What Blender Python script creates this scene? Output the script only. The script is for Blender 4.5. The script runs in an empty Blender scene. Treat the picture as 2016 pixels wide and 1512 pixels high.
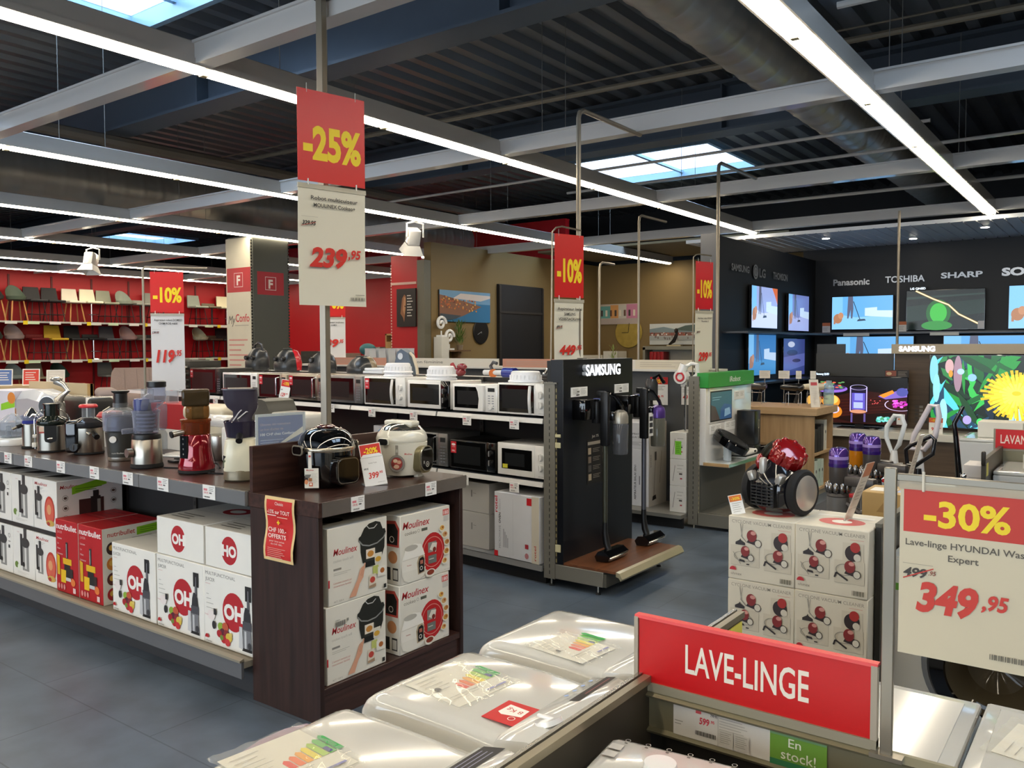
import bpy, bmesh, math, random
from mathutils import Matrix, Vector
random.seed(11)
SC = bpy.context.scene
COL = SC.collection
R = math.radians
# ---------------------------------------------------------------- camera, view
cam_d = bpy.data.cameras.new('camera')
cam_d.sensor_width = 36.0
cam_d.lens = 1655.0 / 2016.0 * 36.0
cam_d.clip_end = 200
cam = bpy.data.objects.new('camera', cam_d)
COL.objects.link(cam)
cam.location = (0, 0, 1.6)
cam.rotation_euler = (Matrix.Rotation(R(36.45), 4, 'Z') @ Matrix.Rotation(R(90 - 2.55), 4, 'X') @ Matrix.Rotation(R(-0.17), 4, 'Z')).to_euler()
SC.camera = cam
SC.view_settings.view_transform = 'Standard'
SC.view_settings.look = 'None'
SC.view_settings.exposure = 0.0
SC.view_settings.gamma = 1.0
SC.view_settings.use_curve_mapping = False
# ---------------------------------------------------------------- world: overcast daylight above the roof lights
W = bpy.data.worlds.new('daylight')
SC.world = W
W.use_nodes = True
W.node_tree.nodes['Background'].inputs[0].default_value = (0.88, 0.94, 1.0, 1)
W.node_tree.nodes['Background'].inputs[1].default_value = 9.0
TUBE = 27.0      # fluorescent tube strength
DAY = 700.0      # daylight entering by the shop window behind the camera
def area(name, loc, rot, sx, sy, power, col):
    l = bpy.data.lights.new(name, 'AREA'); l.shape = 'RECTANGLE'; l.size = sx; l.size_y = sy
    l.energy = power; l.color = col
    o = bpy.data.objects.new(name, l); COL.objects.link(o); o.location = loc; o.rotation_euler = rot
    return o
area('window_daylight', (-4.0, -8.6, 2.0), (R(90), 0, 0), 14, 3.0, DAY, (0.75, 0.87, 1.0))
# ---------------------------------------------------------------- materials
def lin(h):
    h = h.lstrip('#'); h = h if len(h) == 6 else ''.join(c + c for c in h)
    return tuple(((c / 12.92) if c <= 0.04045 else ((c + 0.055) / 1.055) ** 2.4) for c in (int(h[i:i + 2], 16) / 255 for i in (0, 2, 4)))
MATS = {}
def col(h, rough=0.5, metal=0.0, coat=0.0, var=0.05, scale=6.0, bump=0.0):
    key = ('c', h, rough, metal, coat, var, scale, bump)
    if key in MATS: return MATS[key]
    m = bpy.data.materials.new('surface_' + h.lstrip('#')); m.use_nodes = True
    nt = m.node_tree; b = nt.nodes['Principled BSDF']
    c = lin(h)
    if var > 0:
        tc = nt.nodes.new('ShaderNodeTexCoord'); n = nt.nodes.new('ShaderNodeTexNoise'); n.inputs['Scale'].default_value = scale
        n.inputs['Detail'].default_value = 2
        r = nt.nodes.new('ShaderNodeMix'); r.data_type = 'RGBA'
        r.inputs[6].default_value = (*[x * (1 - var) for x in c], 1); r.inputs[7].default_value = (*[min(1, x * (1 + var)) for x in c], 1)
        nt.links.new(tc.outputs['Object'], n.inputs['Vector']); nt.links.new(n.outputs['Fac'], r.inputs[0]); nt.links.new(r.outputs[2], b.inputs['Base Color'])
        if bump:
            bp = nt.nodes.new('ShaderNodeBump'); bp.inputs['Strength'].default_value = bump; bp.inputs['Distance'].default_value = 0.01
            nt.links.new(n.outputs['Fac'], bp.inputs['Height']); nt.links.new(bp.outputs[0], b.inputs['Normal'])
    else:
        b.inputs['Base Color'].default_value = (*c, 1)
    b.inputs['Roughness'].default_value = rough; b.inputs['Metallic'].default_value = metal
    b.inputs['Coat Weight'].default_value = coat; b.inputs['Coat Roughness'].default_value = 0.05
    MATS[key] = m
    return m
def emi(h, s=1.0):
    key = ('e', h, s)
    if key in MATS: return MATS[key]
    m = bpy.data.materials.new('glow_' + h.lstrip('#')); m.use_nodes = True
    nt = m.node_tree; b = nt.nodes['Principled BSDF']
    b.inputs['Base Color'].default_value = (0.01, 0.01, 0.01, 1)
    b.inputs['Emission Color'].default_value = (*lin(h), 1); b.inputs['Emission Strength'].default_value = s
    b.inputs['Roughness'].default_value = 0.25
    MATS[key] = m
    return m
def clear(h='#e8eef2', amt=0.75, rough=0.06):
    """clear or tinted plastic and glass panes: see-through with a glossy skin"""
    key = ('g', h, amt, rough)
    if key in MATS: return MATS[key]
    m = bpy.data.materials.new('clear_' + h.lstrip('#')); m.use_nodes = True
    nt = m.node_tree; nt.nodes.remove(nt.nodes['Principled BSDF'])
    out = nt.nodes['Material Output']
    t = nt.nodes.new('ShaderNodeBsdfTransparent'); t.inputs[0].default_value = (*lin(h), 1)
    p = nt.nodes.new('ShaderNodeBsdfPrincipled'); p.inputs['Base Color'].default_value = (*lin(h), 1); p.inputs['Roughness'].default_value = rough
    mx = nt.nodes.new('ShaderNodeMixShader'); lw = nt.nodes.new('ShaderNodeLayerWeight'); lw.inputs[0].default_value = 0.5
    pw = nt.nodes.new('ShaderNodeMath'); pw.operation = 'POWER'; pw.inputs[1].default_value = 3.0
    ad = nt.nodes.new('ShaderNodeMath'); ad.operation = 'MULTIPLY_ADD'; ad.inputs[1].default_value = 0.6; ad.inputs[2].default_value = 1 - amt; ad.use_clamp = True
    nt.links.new(lw.outputs['Facing'], pw.inputs[0]); nt.links.new(pw.outputs[0], ad.inputs[0])
    nt.links.new(ad.outputs[0], mx.inputs[0]); nt.links.new(t.outputs[0], mx.inputs[1]); nt.links.new(p.outputs[0], mx.inputs[2]); nt.links.new(mx.outputs[0], out.inputs[0])
    MATS[key] = m
    return m
def wood(h1, h2, scale=3.0, rough=0.45, axis=2, coat=0.0):
    key = ('w', h1, h2, scale, rough, axis, coat)
    if key in MATS: return MATS[key]
    m = bpy.data.materials.new('wood_' + h1.lstrip('#')); m.use_nodes = True
    nt = m.node_tree; b = nt.nodes['Principled BSDF']
    tc = nt.nodes.new('ShaderNodeTexCoord'); mp = nt.nodes.new('ShaderNodeMapping'); s = [14.0, 14.0, 14.0]; s[axis] = 0.8
    mp.inputs['Scale'].default_value = s
    n = nt.nodes.new('ShaderNodeTexNoise'); n.inputs['Scale'].default_value = scale; n.inputs['Detail'].default_value = 5
    r = nt.nodes.new('ShaderNodeValToRGB'); r.color_ramp.elements[0].color = (*lin(h1), 1); r.color_ramp.elements[1].color = (*lin(h2), 1)
    r.color_ramp.elements[0].position = 0.3; r.color_ramp.elements[1].position = 0.7
    nt.links.new(tc.outputs['Object'], mp.inputs[0]); nt.links.new(mp.outputs[0], n.inputs['Vector']); nt.links.new(n.outputs['Fac'], r.inputs[0]); nt.links.new(r.outputs[0], b.inputs['Base Color'])
    b.inputs['Roughness'].default_value = rough; b.inputs['Coat Weight'].default_value = coat
    MATS[key] = m
    return m
# ---------------------------------------------------------------- mesh builder
TXT = {}
def text_mesh(s, bold, sh):
    k = (s, bold, sh)
    if k not in TXT:
        cu = bpy.data.curves.new('t', 'FONT'); cu.body = s; cu.size = 1.0; cu.dimensions = '2D'; cu.fill_mode = 'FRONT'
        cu.offset = bold; cu.shear = sh; cu.resolution_u = 3
        ob = bpy.data.objects.new('t', cu)
        me = ob.to_mesh()
        vs = [(v.co.x, v.co.y) for v in me.vertices]; fs = [tuple(p.vertices) for p in me.polygons]
        ob.to_mesh_clear(); bpy.data.objects.remove(ob); bpy.data.curves.remove(cu)
        TXT[k] = (vs, fs)
    return TXT[k]
class MB:
    def __init__(s): s.v = []; s.f = []; s.fm = []; s.mats = []; s.T = None
    def mi(s, m):
        if isinstance(m, str): m = col(m)
        if m not in s.mats: s.mats.append(m)
        return s.mats.index(m)
    def add(s, vs, fs, m):
        i = s.mi(m); b = len(s.v)
        if s.T is not None: vs = [s.T @ Vector(v) for v in vs]
        s.v += [tuple(v) for v in vs]; s.f += [tuple(b + k for k in f) for f in fs]; s.fm += [i] * len(fs)
        return s
    def bm(s, b, m):
        b.verts.index_update()
        s.add([v.co.copy() for v in b.verts], [tuple(v.index for v in f.verts) for f in b.faces], m); b.free(); return s
    def box(s, a, c, m, bev=0.0, seg=2):
        a, c = [min(x, y) for x, y in zip(a, c)], [max(x, y) for x, y in zip(a, c)]
        if bev <= 0:
            x0, y0, z0 = a; x1, y1, z1 = c
            return s.add([(x0, y0, z0), (x1, y0, z0), (x1, y1, z0), (x0, y1, z0), (x0, y0, z1), (x1, y0, z1), (x1, y1, z1), (x0, y1, z1)],
                         [(0, 3, 2, 1), (4, 5, 6, 7), (0, 1, 5, 4), (1, 2, 6, 5), (2, 3, 7, 6), (3, 0, 4, 7)], m)
        b = bmesh.new(); bmesh.ops.create_cube(b, size=1)
        for v in b.verts: v.co = Vector([(p + q) / 2 + k * (q - p) for p, q, k in zip(a, c, v.co)])
        bmesh.ops.bevel(b, geom=list(b.edges), offset=min(bev, 0.49 * min(q - p for p, q in zip(a, c))), segments=seg, profile=0.5, affect='EDGES')
        return s.bm(b, m)
    def loft(s, rings, m, close=True, caps=True):
        n = len(rings[0]); vs = [p for r in rings for p in r]; fs = []
        for i in range(len(rings) - 1):
            for j in range(n if close else n - 1):
                k = (j + 1) % n
                fs.append((i * n + j, i * n + k, (i + 1) * n + k, (i + 1) * n + j))
        if caps and close: fs += [tuple(range(n))[::-1], tuple(range((len(rings) - 1) * n, len(rings) * n))]
        return s.add(vs, fs, m)
    def cyl(s, a, b, r, m, r2=None, n=18, caps=True):
        a, b = Vector(a), Vector(b); d = (b - a).normalized(); r2 = r if r2 is None else r2
        u = d.orthogonal().normalized(); w = d.cross(u)
        ring = lambda c, q: [c + (u * math.cos(2 * math.pi * i / n) + w * math.sin(2 * math.pi * i / n)) * q for i in range(n)]
        return s.loft([ring(a, r), ring(b, r2)], m, True, caps)
    def lathe(s, prof, m, c=(0, 0, 0), n=28, sx=1.0, sy=1.0, caps=True):
        return s.loft([[(c[0] + sx * r * math.cos(2 * math.pi * i / n), c[1] + sy * r * math.sin(2 * math.pi * i / n), c[2] + z) for i in range(n)] for r, z in prof], m, True, caps)
    def tube(s, pts, r, m, n=8, closed=False):
        pts = [Vector(p) for p in pts]; rings = []; N = len(pts); u = None
        for i, p in enumerate(pts):
            q = pts[(i + 1) % N] if (closed or i < N - 1) else p; o = pts[i - 1] if (closed or i > 0) else p
            t = (q - o).normalized()
            if u is None: u = t.orthogonal().normalized()
            u = (u - t * u.dot(t)).normalized(); w = t.cross(u)
            rr = r[i] if isinstance(r, (list, tuple)) else r
            rings.append([p + (u * math.cos(2 * math.pi * k / n) + w * math.sin(2 * math.pi * k / n)) * rr for k in range(n)])
        if closed: rings.append(rings[0])
        return s.loft(rings, m, True, not closed)
    def prism(s, poly, ax, d0, d1, m):
        """poly in the two axes other than ax, extruded from d0 to d1 along ax"""
        def pt(a, b, d): return {'x': (d, a, b), 'y': (a, d, b), 'z': (a, b, d)}[ax]
        n = len(poly); vs = [pt(a, b, d0) for a, b in poly] + [pt(a, b, d1) for a, b in poly]
        fs = [tuple(range(n))[::-1], tuple(range(n, 2 * n))] + [(i, (i + 1) % n, n + (i + 1) % n, n + i) for i in range(n)]
        return s.add(vs, fs, m)
    def ball(s, c, r, m, n=16, k=10, z0=-1.0, z1=1.0):
        if not isinstance(r, (tuple, list)): r = (r, r, r)
        a0, a1 = math.asin(z0), math.asin(z1)
        return s.loft([[(c[0] + r[0] * math.cos(t) * math.cos(2 * math.pi * i / n), c[1] + r[1] * math.cos(t) * math.sin(2 * math.pi * i / n), c[2] + r[2] * math.sin(t)) for i in range(n)]
                       for t in [a0 + (a1 - a0) * j / k for j in range(k + 1)]], m)
    def poly(s, pts, m): return s.add(pts, [tuple(range(len(pts)))], m)
    def face(s, o, u, v): return Face(s, o, u, v)
    def build(s, name, parent=None, label=None, loc=None, rz=0.0, smooth=38):
        me = bpy.data.meshes.new(name); me.from_pydata(s.v, [], s.f)
        me.polygons.foreach_set('material_index', s.fm)
        for m in s.mats: me.materials.append(m)
        me.polygons.foreach_set('use_smooth', [True] * len(me.polygons)); me.update()
        b = bmesh.new(); b.from_mesh(me); bmesh.ops.recalc_face_normals(b, faces=b.faces); b.to_mesh(me); b.free()
        me.set_sharp_from_angle(angle=R(smooth))
        o = bpy.data.objects.new(name, me); COL.objects.link(o)
        if parent: o.parent = parent
        if loc: o.location = loc
        if rz: o.rotation_euler = (0, 0, rz)
        if label: o['label'] = label
        return o
class Face:
    """a flat printed face: o is its lower left corner, u to the right, v up; every print lies a hair above the one before"""
    def __init__(s, mb, o, u, v, step=0.0002):
        s.mb = mb; s.o = Vector(o); s.u = Vector(u).normalized(); s.v = Vector(v).normalized(); s.n = s.u.cross(s.v); s.k = 0; s.step = step
    def pt(s, x, y): return s.o + s.u * x + s.v * y + s.n * (s.k * s.step)
    def p(s, pts, m): s.k += 1; s.mb.poly([s.pt(x, y) for x, y in pts], m); return s
    def r(s, x, y, w, h, m): return s.p([(x, y), (x + w, y), (x + w, y + h), (x, y + h)], m)
    def e(s, cx, cy, rx, ry, m, n=24, a0=0.0, a1=360.0, rot=0.0):
        c, q = math.cos(R(rot)), math.sin(R(rot)); k = n if a1 - a0 >= 360 else n + 1
        pts = [(rx * math.cos(R(a0 + (a1 - a0) * i / n)), ry * math.sin(R(a0 + (a1 - a0) * i / n))) for i in range(k)]
        return s.p([(cx + x * c - y * q, cy + x * q + y * c) for x, y in pts], m)
    def ring(s, cx, cy, r, w, m, n=28, sy=1.0, a0=0.0, a1=360.0):
        s.k += 1
        for i in range(n):
            a, b = R(a0 + (a1 - a0) * i / n), R(a0 + (a1 - a0) * (i + 1) / n)
            s.mb.poly([s.pt(cx + q * math.cos(t), cy + q * sy * math.sin(t)) for q, t in ((r, a), (r, b), (r - w, b), (r - w, a))], m)
        return s
    def line(s, pts, w, m):
        s.k += 1
        for (x0, y0), (x1, y1) in zip(pts, pts[1:]):
            d = math.hypot(x1 - x0, y1 - y0) or 1; nx, ny = -(y1 - y0) / d * w / 2, (x1 - x0) / d * w / 2
            s.mb.poly([s.pt(x0 + nx, y0 + ny), s.pt(x0 - nx, y0 - ny), s.pt(x1 - nx, y1 - ny), s.pt(x1 + nx, y1 + ny)], m)
        return s
    def t(s, txt, x, y, h, m, bold=0.0, al='l', w=None, sh=0.0, rot=0.0):
        """text with capital height h and baseline y; w fits the width"""
        s.k += 1
        vs, fs = text_mesh(txt, bold, sh)
        if not vs: return s
        k = h / 0.73; x0 = min(a for a, b in vs); x1 = max(a for a, b in vs); kx = k if w is None else w / (x1 - x0); tw = (x1 - x0) * kx
        ox = {'l': 0, 'c': -tw / 2, 'r': -tw}[al]; c, q = math.cos(R(rot)), math.sin(R(rot))
        pp = [((a - x0) * kx + ox, b * k) for a, b in vs]
        s.mb.add([s.pt(x + a * c - b * q, y + a * q + b * c) for a, b in pp], fs, m); return s
    def lines(s, x, y, w, n, gap, m, th=0.0016, jag=0.3):
        """rows of small print"""
        for i in range(n): s.r(x, y - i * gap, w * (1 - jag * ((i * 37 % 10) / 10)), th, m)
        return s
    def bars(s, x, y, w, h, m, n=16):
        s.k += 1
        for i in range(n):
            a = x + w * i / n; q = w / n * (0.35 + 0.4 * ((i * 7) % 3) / 2); s.k -= 1; s.r(a, y, q, h, m)
        return s
# ---------------------------------------------------------------- things, parts, copies
def props(o, label, cat, group=None, kind=None):
    if label: o['label'] = label
    if cat: o['category'] = cat
    if group: o['group'] = group
    if kind: o['kind'] = kind
    return o
def thing(name, label, cat, loc=(0, 0, 0), rz=0.0, group=None, kind=None):
    o = bpy.data.objects.new(name, None); o.empty_display_size = 0.05; COL.objects.link(o)
    o.location = loc; o.rotation_euler = (0, 0, R(rz))
    return props(o, label, cat, group, kind)
def solo(mb, name, label, cat, loc=(0, 0, 0), rz=0.0, group=None, kind=None):
    return props(mb.build(name, None, None, loc, R(rz)), label, cat, group, kind)
def struct(mb, name, label=None, cat=None):
    return props(mb.build(name), label, cat or name.split('_')[0], None, 'structure')
def dup(root, loc, rz, label, group=None):
    r = root.copy(); COL.objects.link(r); r.location = loc; r.rotation_euler = (0, 0, R(rz))
    r['label'] = label
    if group: r['group'] = group
    for ch in list(root.children):
        c = ch.copy(); COL.objects.link(c); c.parent = r
        for g in list(ch.children):
            d = g.copy(); COL.objects.link(d); d.parent = c
    return r
def vadd(a, b): return tuple(x + y for x, y in zip(a, b))
X, Y, Z = (1, 0, 0), (0, 1, 0), (0, 0, 1)
NX, NY, NZ = (-1, 0, 0), (0, -1, 0), (0, 0, -1)
# common colours
WHT = '#e9e7e2'; PAPER = '#efeeea'; RED = '#cf1019'; YEL = '#f2d51c'; BLK = '#0c0c0d'; DGR = '#2c2b2a'; INK = '#2b2a2a'
STEEL = col('#b9b5ac', 0.32, 1.0, var=0.08, scale=3); CHROME = col('#d8d8d8', 0.08, 1.0, var=0); GSHELF = col('#8b877d', 0.45, 0.3)
GLOSSB = col('#08080a', 0.07, 0, coat=0.6, var=0); SATB = col('#161617', 0.38); RUB = col('#101011', 0.8)
LACQ = col('#efede8', 0.12, 0, coat=0.8, var=0.01)
# ================================================================ SETTING
def floor_mat():
    m = bpy.data.materials.new('vinyl_floor_tiles'); m.use_nodes = True; nt = m.node_tree; b = nt.nodes['Principled BSDF']
    tc = nt.nodes.new('ShaderNodeTexCoord'); br = nt.nodes.new('ShaderNodeTexBrick'); br.offset = 0.5
    for k, v in (('Scale', 1.0), ('Mortar Size', 0.004), ('Mortar Smooth', 0.3), ('Brick Width', 0.92), ('Row Height', 0.46)): br.inputs[k].default_value = v
    br.inputs['Color1'].default_value = (*lin('#5a6675'), 1); br.inputs['Color2'].default_value = (*lin('#515d6b'), 1); br.inputs['Mortar'].default_value = (*lin('#414b5a'), 1)
    n = nt.nodes.new('ShaderNodeTexNoise'); n.inputs['Scale'].default_value = 3.2; n.inputs['Detail'].default_value = 6
    r = nt.nodes.new('ShaderNodeValToRGB'); r.color_ramp.elements[0].color = (0.62, 0.62, 0.62, 1); r.color_ramp.elements[1].color = (1.25, 1.25, 1.25, 1)
    r.color_ramp.elements[0].position = 0.3; r.color_ramp.elements[1].position = 0.75
    mx = nt.nodes.new('ShaderNodeMix'); mx.data_type = 'RGBA'; mx.blend_type = 'MULTIPLY'; mx.inputs[0].default_value = 1
    L = nt.links.new
    L(tc.outputs['Object'], br.inputs['Vector']); L(tc.outputs['Object'], n.inputs['Vector']); L(n.outputs['Fac'], r.inputs[0])
    L(br.outputs['Color'], mx.inputs[6]); L(r.outputs[0], mx.inputs[7]); L(mx.outputs[2], b.inputs['Base Color'])
    b.inputs['Roughness'].default_value = 0.34; b.inputs['Specular IOR Level'].default_value = 0.5
    return m
mb = MB(); mb.box((-26, -9, -0.1), (5, 18, 0), floor_mat()); struct(mb, 'floor', 'blue-grey vinyl tile floor of the shop')
# corrugated steel roof deck with skylight openings
SKY = [(-8.0, -6.5, 2.3, 4.55), (-8.3, -5.3, 12.2, 14.5), (-23.9, -21.8, 12.2, 14.2), (0.1, 1.9, 2.0, 5.0), (-14.0, -12.5, 0, 2)]  # the last two openings are out of view, added to let in more daylight
DECK = col('#84888d', 0.34, 0.6, var=0.25, scale=0.7)
mb = MB(); PER = 0.3
for kx in range(104):
    x = -26 + PER * kx
    segs = [(-9.0, 18.0)]
    for (a, b, c, d) in SKY:
        if a < x + PER / 2 < b: segs = [q for (p0, p1) in segs for q in ((p0, min(p1, c)), (max(p0, d), p1)) if q[1] > q[0]]
    for y0, y1 in segs:
        pr = [(0, 0), (.11, 0), (.145, .075), (.265, .075), (.3, 0)]
        mb.add([(x + a, yy, 4.75 + z) for yy in (y0, y1) for a, z in pr], [(i, i + 1, 5 + i + 1, 5 + i) for i in range(4)], DECK)
struct(mb, 'ceiling', 'dark corrugated steel roof deck over the whole shop')
PANE = clear('#dfeaf5', 0.93, 0.1)
for i, (a, b, c, d) in enumerate(SKY):
    mb = MB(); w = col('#8fb0c9', 0.35, 0.2)
    for p, q in (((a - .06, c - .06, 4.68), (a, d + .06, 4.86)), ((b, c - .06, 4.68), (b + .06, d + .06, 4.86)), ((a, c - .06, 4.68), (b, c, 4.86)), ((a, d, 4.68), (b, d + .06, 4.86))): mb.box(p, q, w)
    mb.box(((a + b) / 2 - .03, c, 4.80), ((a + b) / 2 + .03, d, 4.845), w)
    mb.box((a, c, 4.85), (b, d, 4.855), PANE)
    struct(mb, 'window_%d' % (i + 1), ['bright skylight at the top left of the picture', 'bright skylight above the far middle aisle', 'small far skylight above the chair wall', 'skylight over the right side of the shop', 'skylight over the left side of the shop'][i], 'skylight')
# outer shell
SH = col('#3a3a3c', 0.7)
for n, p, q in (('wall_left', (-26.2, -9, 0), (-26, 18, 4.9)), ('wall_right', (5, -9, 0), (5.2, 18, 4.9)), ('wall_back', (-26, 18, 0), (5, 18.2, 4.9)), ('wall_front', (-26, -9.2, 0), (5, -9, 4.9))):
    mb = MB(); mb.box(p, q, SH); struct(mb, n)
# red chair wall, red back wall, taupe walls, television walls
REDW = col('#b3121c', 0.5, var=0.06, scale=1.5)
mb = MB(); mb.box((-19.75, -9, 0), (-19.6, 14.5, 3.4), REDW)
for k in range(26): mb.box((-19.6, -8 + k * .9, 0), (-19.585, -7.96 + k * .9, 3.2), '#5f0d12')
struct(mb, 'wall_chair_display', 'red wall that carries the chair shelves', 'wall')
mb = MB(); mb.box((-19.6, 14.5, 0), (-9.35, 14.65, 4.2), REDW); struct(mb, 'wall_furniture', 'red wall behind the cupboards', 'wall')
TAUPE = col('#80693f', 0.7, var=0.05, scale=1.0)
mb = MB(); mb.box((-9.35, 10.25, 0), (-9.2, 15.65, 3.3), TAUPE); struct(mb, 'wall_clock_side', 'taupe wall with the black clock', 'wall')
mb = MB(); mb.box((-9.2, 15.5, 0), (-4.4, 15.65, 3.3), TAUPE); struct(mb, 'wall_picture_side', 'taupe wall with the gold clock', 'wall')
mb = MB(); mb.box((-9.2, 13.3, 3.38), (-4.4, 15.5, 3.42), col('#8a7a5c', .7)); struct(mb, 'ceiling_soffit', 'beige soffit over the corner with the gold clock', 'ceiling')
mb = MB(); mb.box((-9.2, 12.0, 0), (-9.15, 13.4, 2.72), col('#121215', 0.6)); mb.box((-9.16, 12.0, .0), (-9.13, 12.05, 2.7), '#2a2522'); mb.box((-9.16, 13.36, .0), (-9.13, 13.4, 2.7), '#2a2522'); mb.box((-9.16, 12.0, 2.2), (-9.135, 13.4, 2.24), '#2a2522')
struct(mb, 'door_1', 'dark passage door in the taupe wall', 'door')
TVW = col('#1b1d21', 0.55, var=0.08, scale=2)
mb = MB(); mb.box((-4.39, 14.0, 0), (5, 14.15, 3.2), TVW); struct(mb, 'wall_television', 'dark wall carrying the rows of televisions', 'wall')
mb = MB(); mb.box((-4.39, 10.0, 0), (-4.19, 14.0, 2.98), TVW); mb.box((-4.4, 9.95, 0), (-4.18, 10.0, 3.0), '#4b4d52'); struct(mb, 'wall_television_side', 'dark side partition of the television corner', 'wall')
# suspended white grid of cross beams
BEAM = col('#cfcdca', 0.16, 0, coat=0.4, var=0.02)
for i, y in enumerate((-5.8, -2.9, 0.02, 2.94, 5.86, 8.8, 11.8, 14.4)):
    mb = MB(); x0, x1 = (-26, -9.4) if y > 13 else (-26, 5)
    mb.box((x0, y - .055, 3.24), (x1, y + .055, 3.36), BEAM); mb.box((x0, y - .07, 3.355), (x1, y + .07, 3.37), BEAM)
    struct(mb, 'ceiling_beam', 'glossy white cross beam of the hanging ceiling grid', 'beam')
# steel roof girders, ducts, pipes
GIR = col('#57626f', 0.45, 0.15, var=0.06)
for y in (5.4, 9.75, -1.0):
    mb = MB(); mb.box((-26, y - .16, 4.15), (5, y + .16, 4.18), GIR); mb.box((-26, y - .012, 4.18), (5, y + .012, 4.73), GIR); mb.box((-26, y - .16, 4.7), (5, y + .16, 4.74), GIR)
    for x in (-16, -12, -8, -4, 0): mb.box((x - .01, y - .15, 4.18), (x + .01, y + .15, 4.7), GIR)
    struct(mb, 'roof_beam', 'dark steel roof girder', 'beam')
DUCT = col('#a8a59d', 0.36, 0.6, var=0.2, scale=2)
def duct(x, z, r, y0, y1, label):
    mb = MB(); rings = []; y = y0; k = 0
    while y < y1:
        q = r + (0.008 if k % 6 == 0 else 0)
        rings.append([(x + q * math.cos(t * math.pi / 14), y, z + q * math.sin(t * math.pi / 14)) for t in range(28)]); y += 0.03 if k % 6 in (0, 5) else 0.05; k += 1
    mb.loft(rings, DUCT)
    o = solo(mb, 'air_duct', label, 'air duct')
duct(-2.37, 3.85, 0.225, 1.2, 13.9, 'long grey spiral air duct under the roof at the right')
duct(-11.25, 3.76, 0.36, -2, 13.5, 'wide grey spiral air duct under the roof at the left')
PIPE = col('#8d8473', 0.5, 0.2)
def pipe(name, label, pts, r, m):
    mb = MB(); mb.tube(pts, r, m, 8); return solo(mb, name, label, 'pipe')
pipe('sprinkler_pipe', 'long grey sprinkler pipe across the roof in the middle', [(-11, 7.55, 4.3), (4, 8.1, 4.3)], .03, PIPE)
pipe('sprinkler_pipe', 'thin upper pipe beside the grey sprinkler pipe', [(-11, 7.6, 4.42), (4, 8.15, 4.42)], .01, PIPE)
pipe('sprinkler_pipe', 'grey sprinkler pipe near the far skylight', [(-11, 10.6, 4.4), (4, 10.7, 4.4)], .03, PIPE)
pipe('conduit', 'white conduit crossing above the vacuum aisle', [(-8.5, 8.5, 3.62), (-1.5, 8.3, 3.6)], .016, BEAM)
pipe('conduit', 'white conduit between the grid and the far skylight', [(-6, 9.35, 3.6), (4, 9.2, 3.6)], .018, BEAM)
pipe('conduit', 'white conduit just in front of the louvred ceiling', [(-4.4, 10.6, 3.42), (4, 10.65, 3.42)], .02, BEAM)
pipe('conduit', 'white conduit at the top right of the picture', [(-1.45, 5.2, 3.6), (4, 5.3, 3.6)], .022, BEAM)
pipe('conduit', 'brown pipe running towards the back under the roof at the left', [(-9.8, -2, 4.05), (-9.8, 13, 4.05)], .07, col('#6f665a', 0.6))
# ---------------------------------------------------------------- fluorescent light tracks
GLOW = emi('#fff0d6', TUBE)
HOUSE = col('#cbc8c2', 0.2, 0.1, coat=0.3, var=0.02)
TRK = [(-1.46, -6.0, 12.0, 'nearest light track, running over the washing machines'), (-4.48, -6.0, 12.0, 'light track passing behind the tall price sign of the pressure cooker'),
       (-7.42, -6.0, 16.6, 'third light track from the right, over the microwave shelves'), (-10.42, -6.0, 13.0, 'fourth light track from the right, near the grey column'),
       (-13.42, -6.0, 14.0, 'fifth light track from the right, towards the chairs'), (-16.42, -6.0, 14.0, 'sixth light track from the right, closest to the chair wall but one'),
       (-18.6, -6.0, 14.0, 'farthest light track, right along the red chair wall'), (1.54, -6.0, 12.0, 'light track right of the washing machines')]
for x, y0, y1, lab in TRK:
    if x == -7.42: y1 = 15.3
    t = thing('light_track', lab, 'ceiling light', (x, 0, 3.22), 0, 'fluorescent light tracks')
    mb = MB(); mb.box((-.075, y0, .03), (.075, y1, .15), HOUSE, .006, 1); mb.box((-.085, y0, .012), (-.072, y1, .05), HOUSE); mb.box((.072, y0, .012), (.085, y1, .05), HOUSE)
    n = round((y1 - y0) / 1.49); L = (y1 - y0) / n
    for k in range(n + 1):
        mb.box((-.03, y0 + k * L - .02, -.012), (.012, y0 + k * L + .02, .03), '#c9b98f')
    mb.build('housing', t)
    for k in range(n):
        q = MB(); q.box((-.055, y0 + k * L + .025, .0), (.055, y0 + (k + 1) * L - .025, .026), GLOW, .008, 1); q.build('tube', t)
    for k in range(int((y1 - y0) / 3) + 1):
        for dy in (0.55, 0.95):
            yy = y0 + k * 3 + dy
            if yy < y1 and yy > 1: MB().cyl((0, yy, .15), (0, yy, 1.5), .003, '#8b8b88', n=5).build('suspension_wire', t)
# louvred white ceiling over the televisions
mb = MB(); LV = col('#eef1f5', 0.3, var=0.02)

for x in range(70): mb.box((-5.5 + x * .15, 11.9, 3.15), (-5.37 + x * .15, 14.0, 3.158), LV)
for y in range(14): mb.box((-5.5, 11.9 + y * .155, 3.158), (5, 11.915 + y * .155, 3.2), LV)
struct(mb, 'ceiling_louvre', 'white louvred ceiling over the television corner', 'ceiling')

for x, y, lab in ((-3.6, 12.5, 'left round downlight in the louvred ceiling'), (-1.6, 12.6, 'right round downlight in the louvred ceiling'), (-2.6, 13.3, 'rear round downlight in the louvred ceiling')):
    t = thing('downlight', lab, 'ceiling light', (x, y, 3.14), 0, 'downlights in the louvred ceiling'); MB().lathe([(.07, 0), (.075, .004), (.07, .012)], LACQ, n=20).build('trim_ring', t); MB().lathe([(.05, -.001), (.048, -.003), (.0, -.003)], emi('#fff2dc', 60), n=16, caps=False).build('bulb', t)
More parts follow.
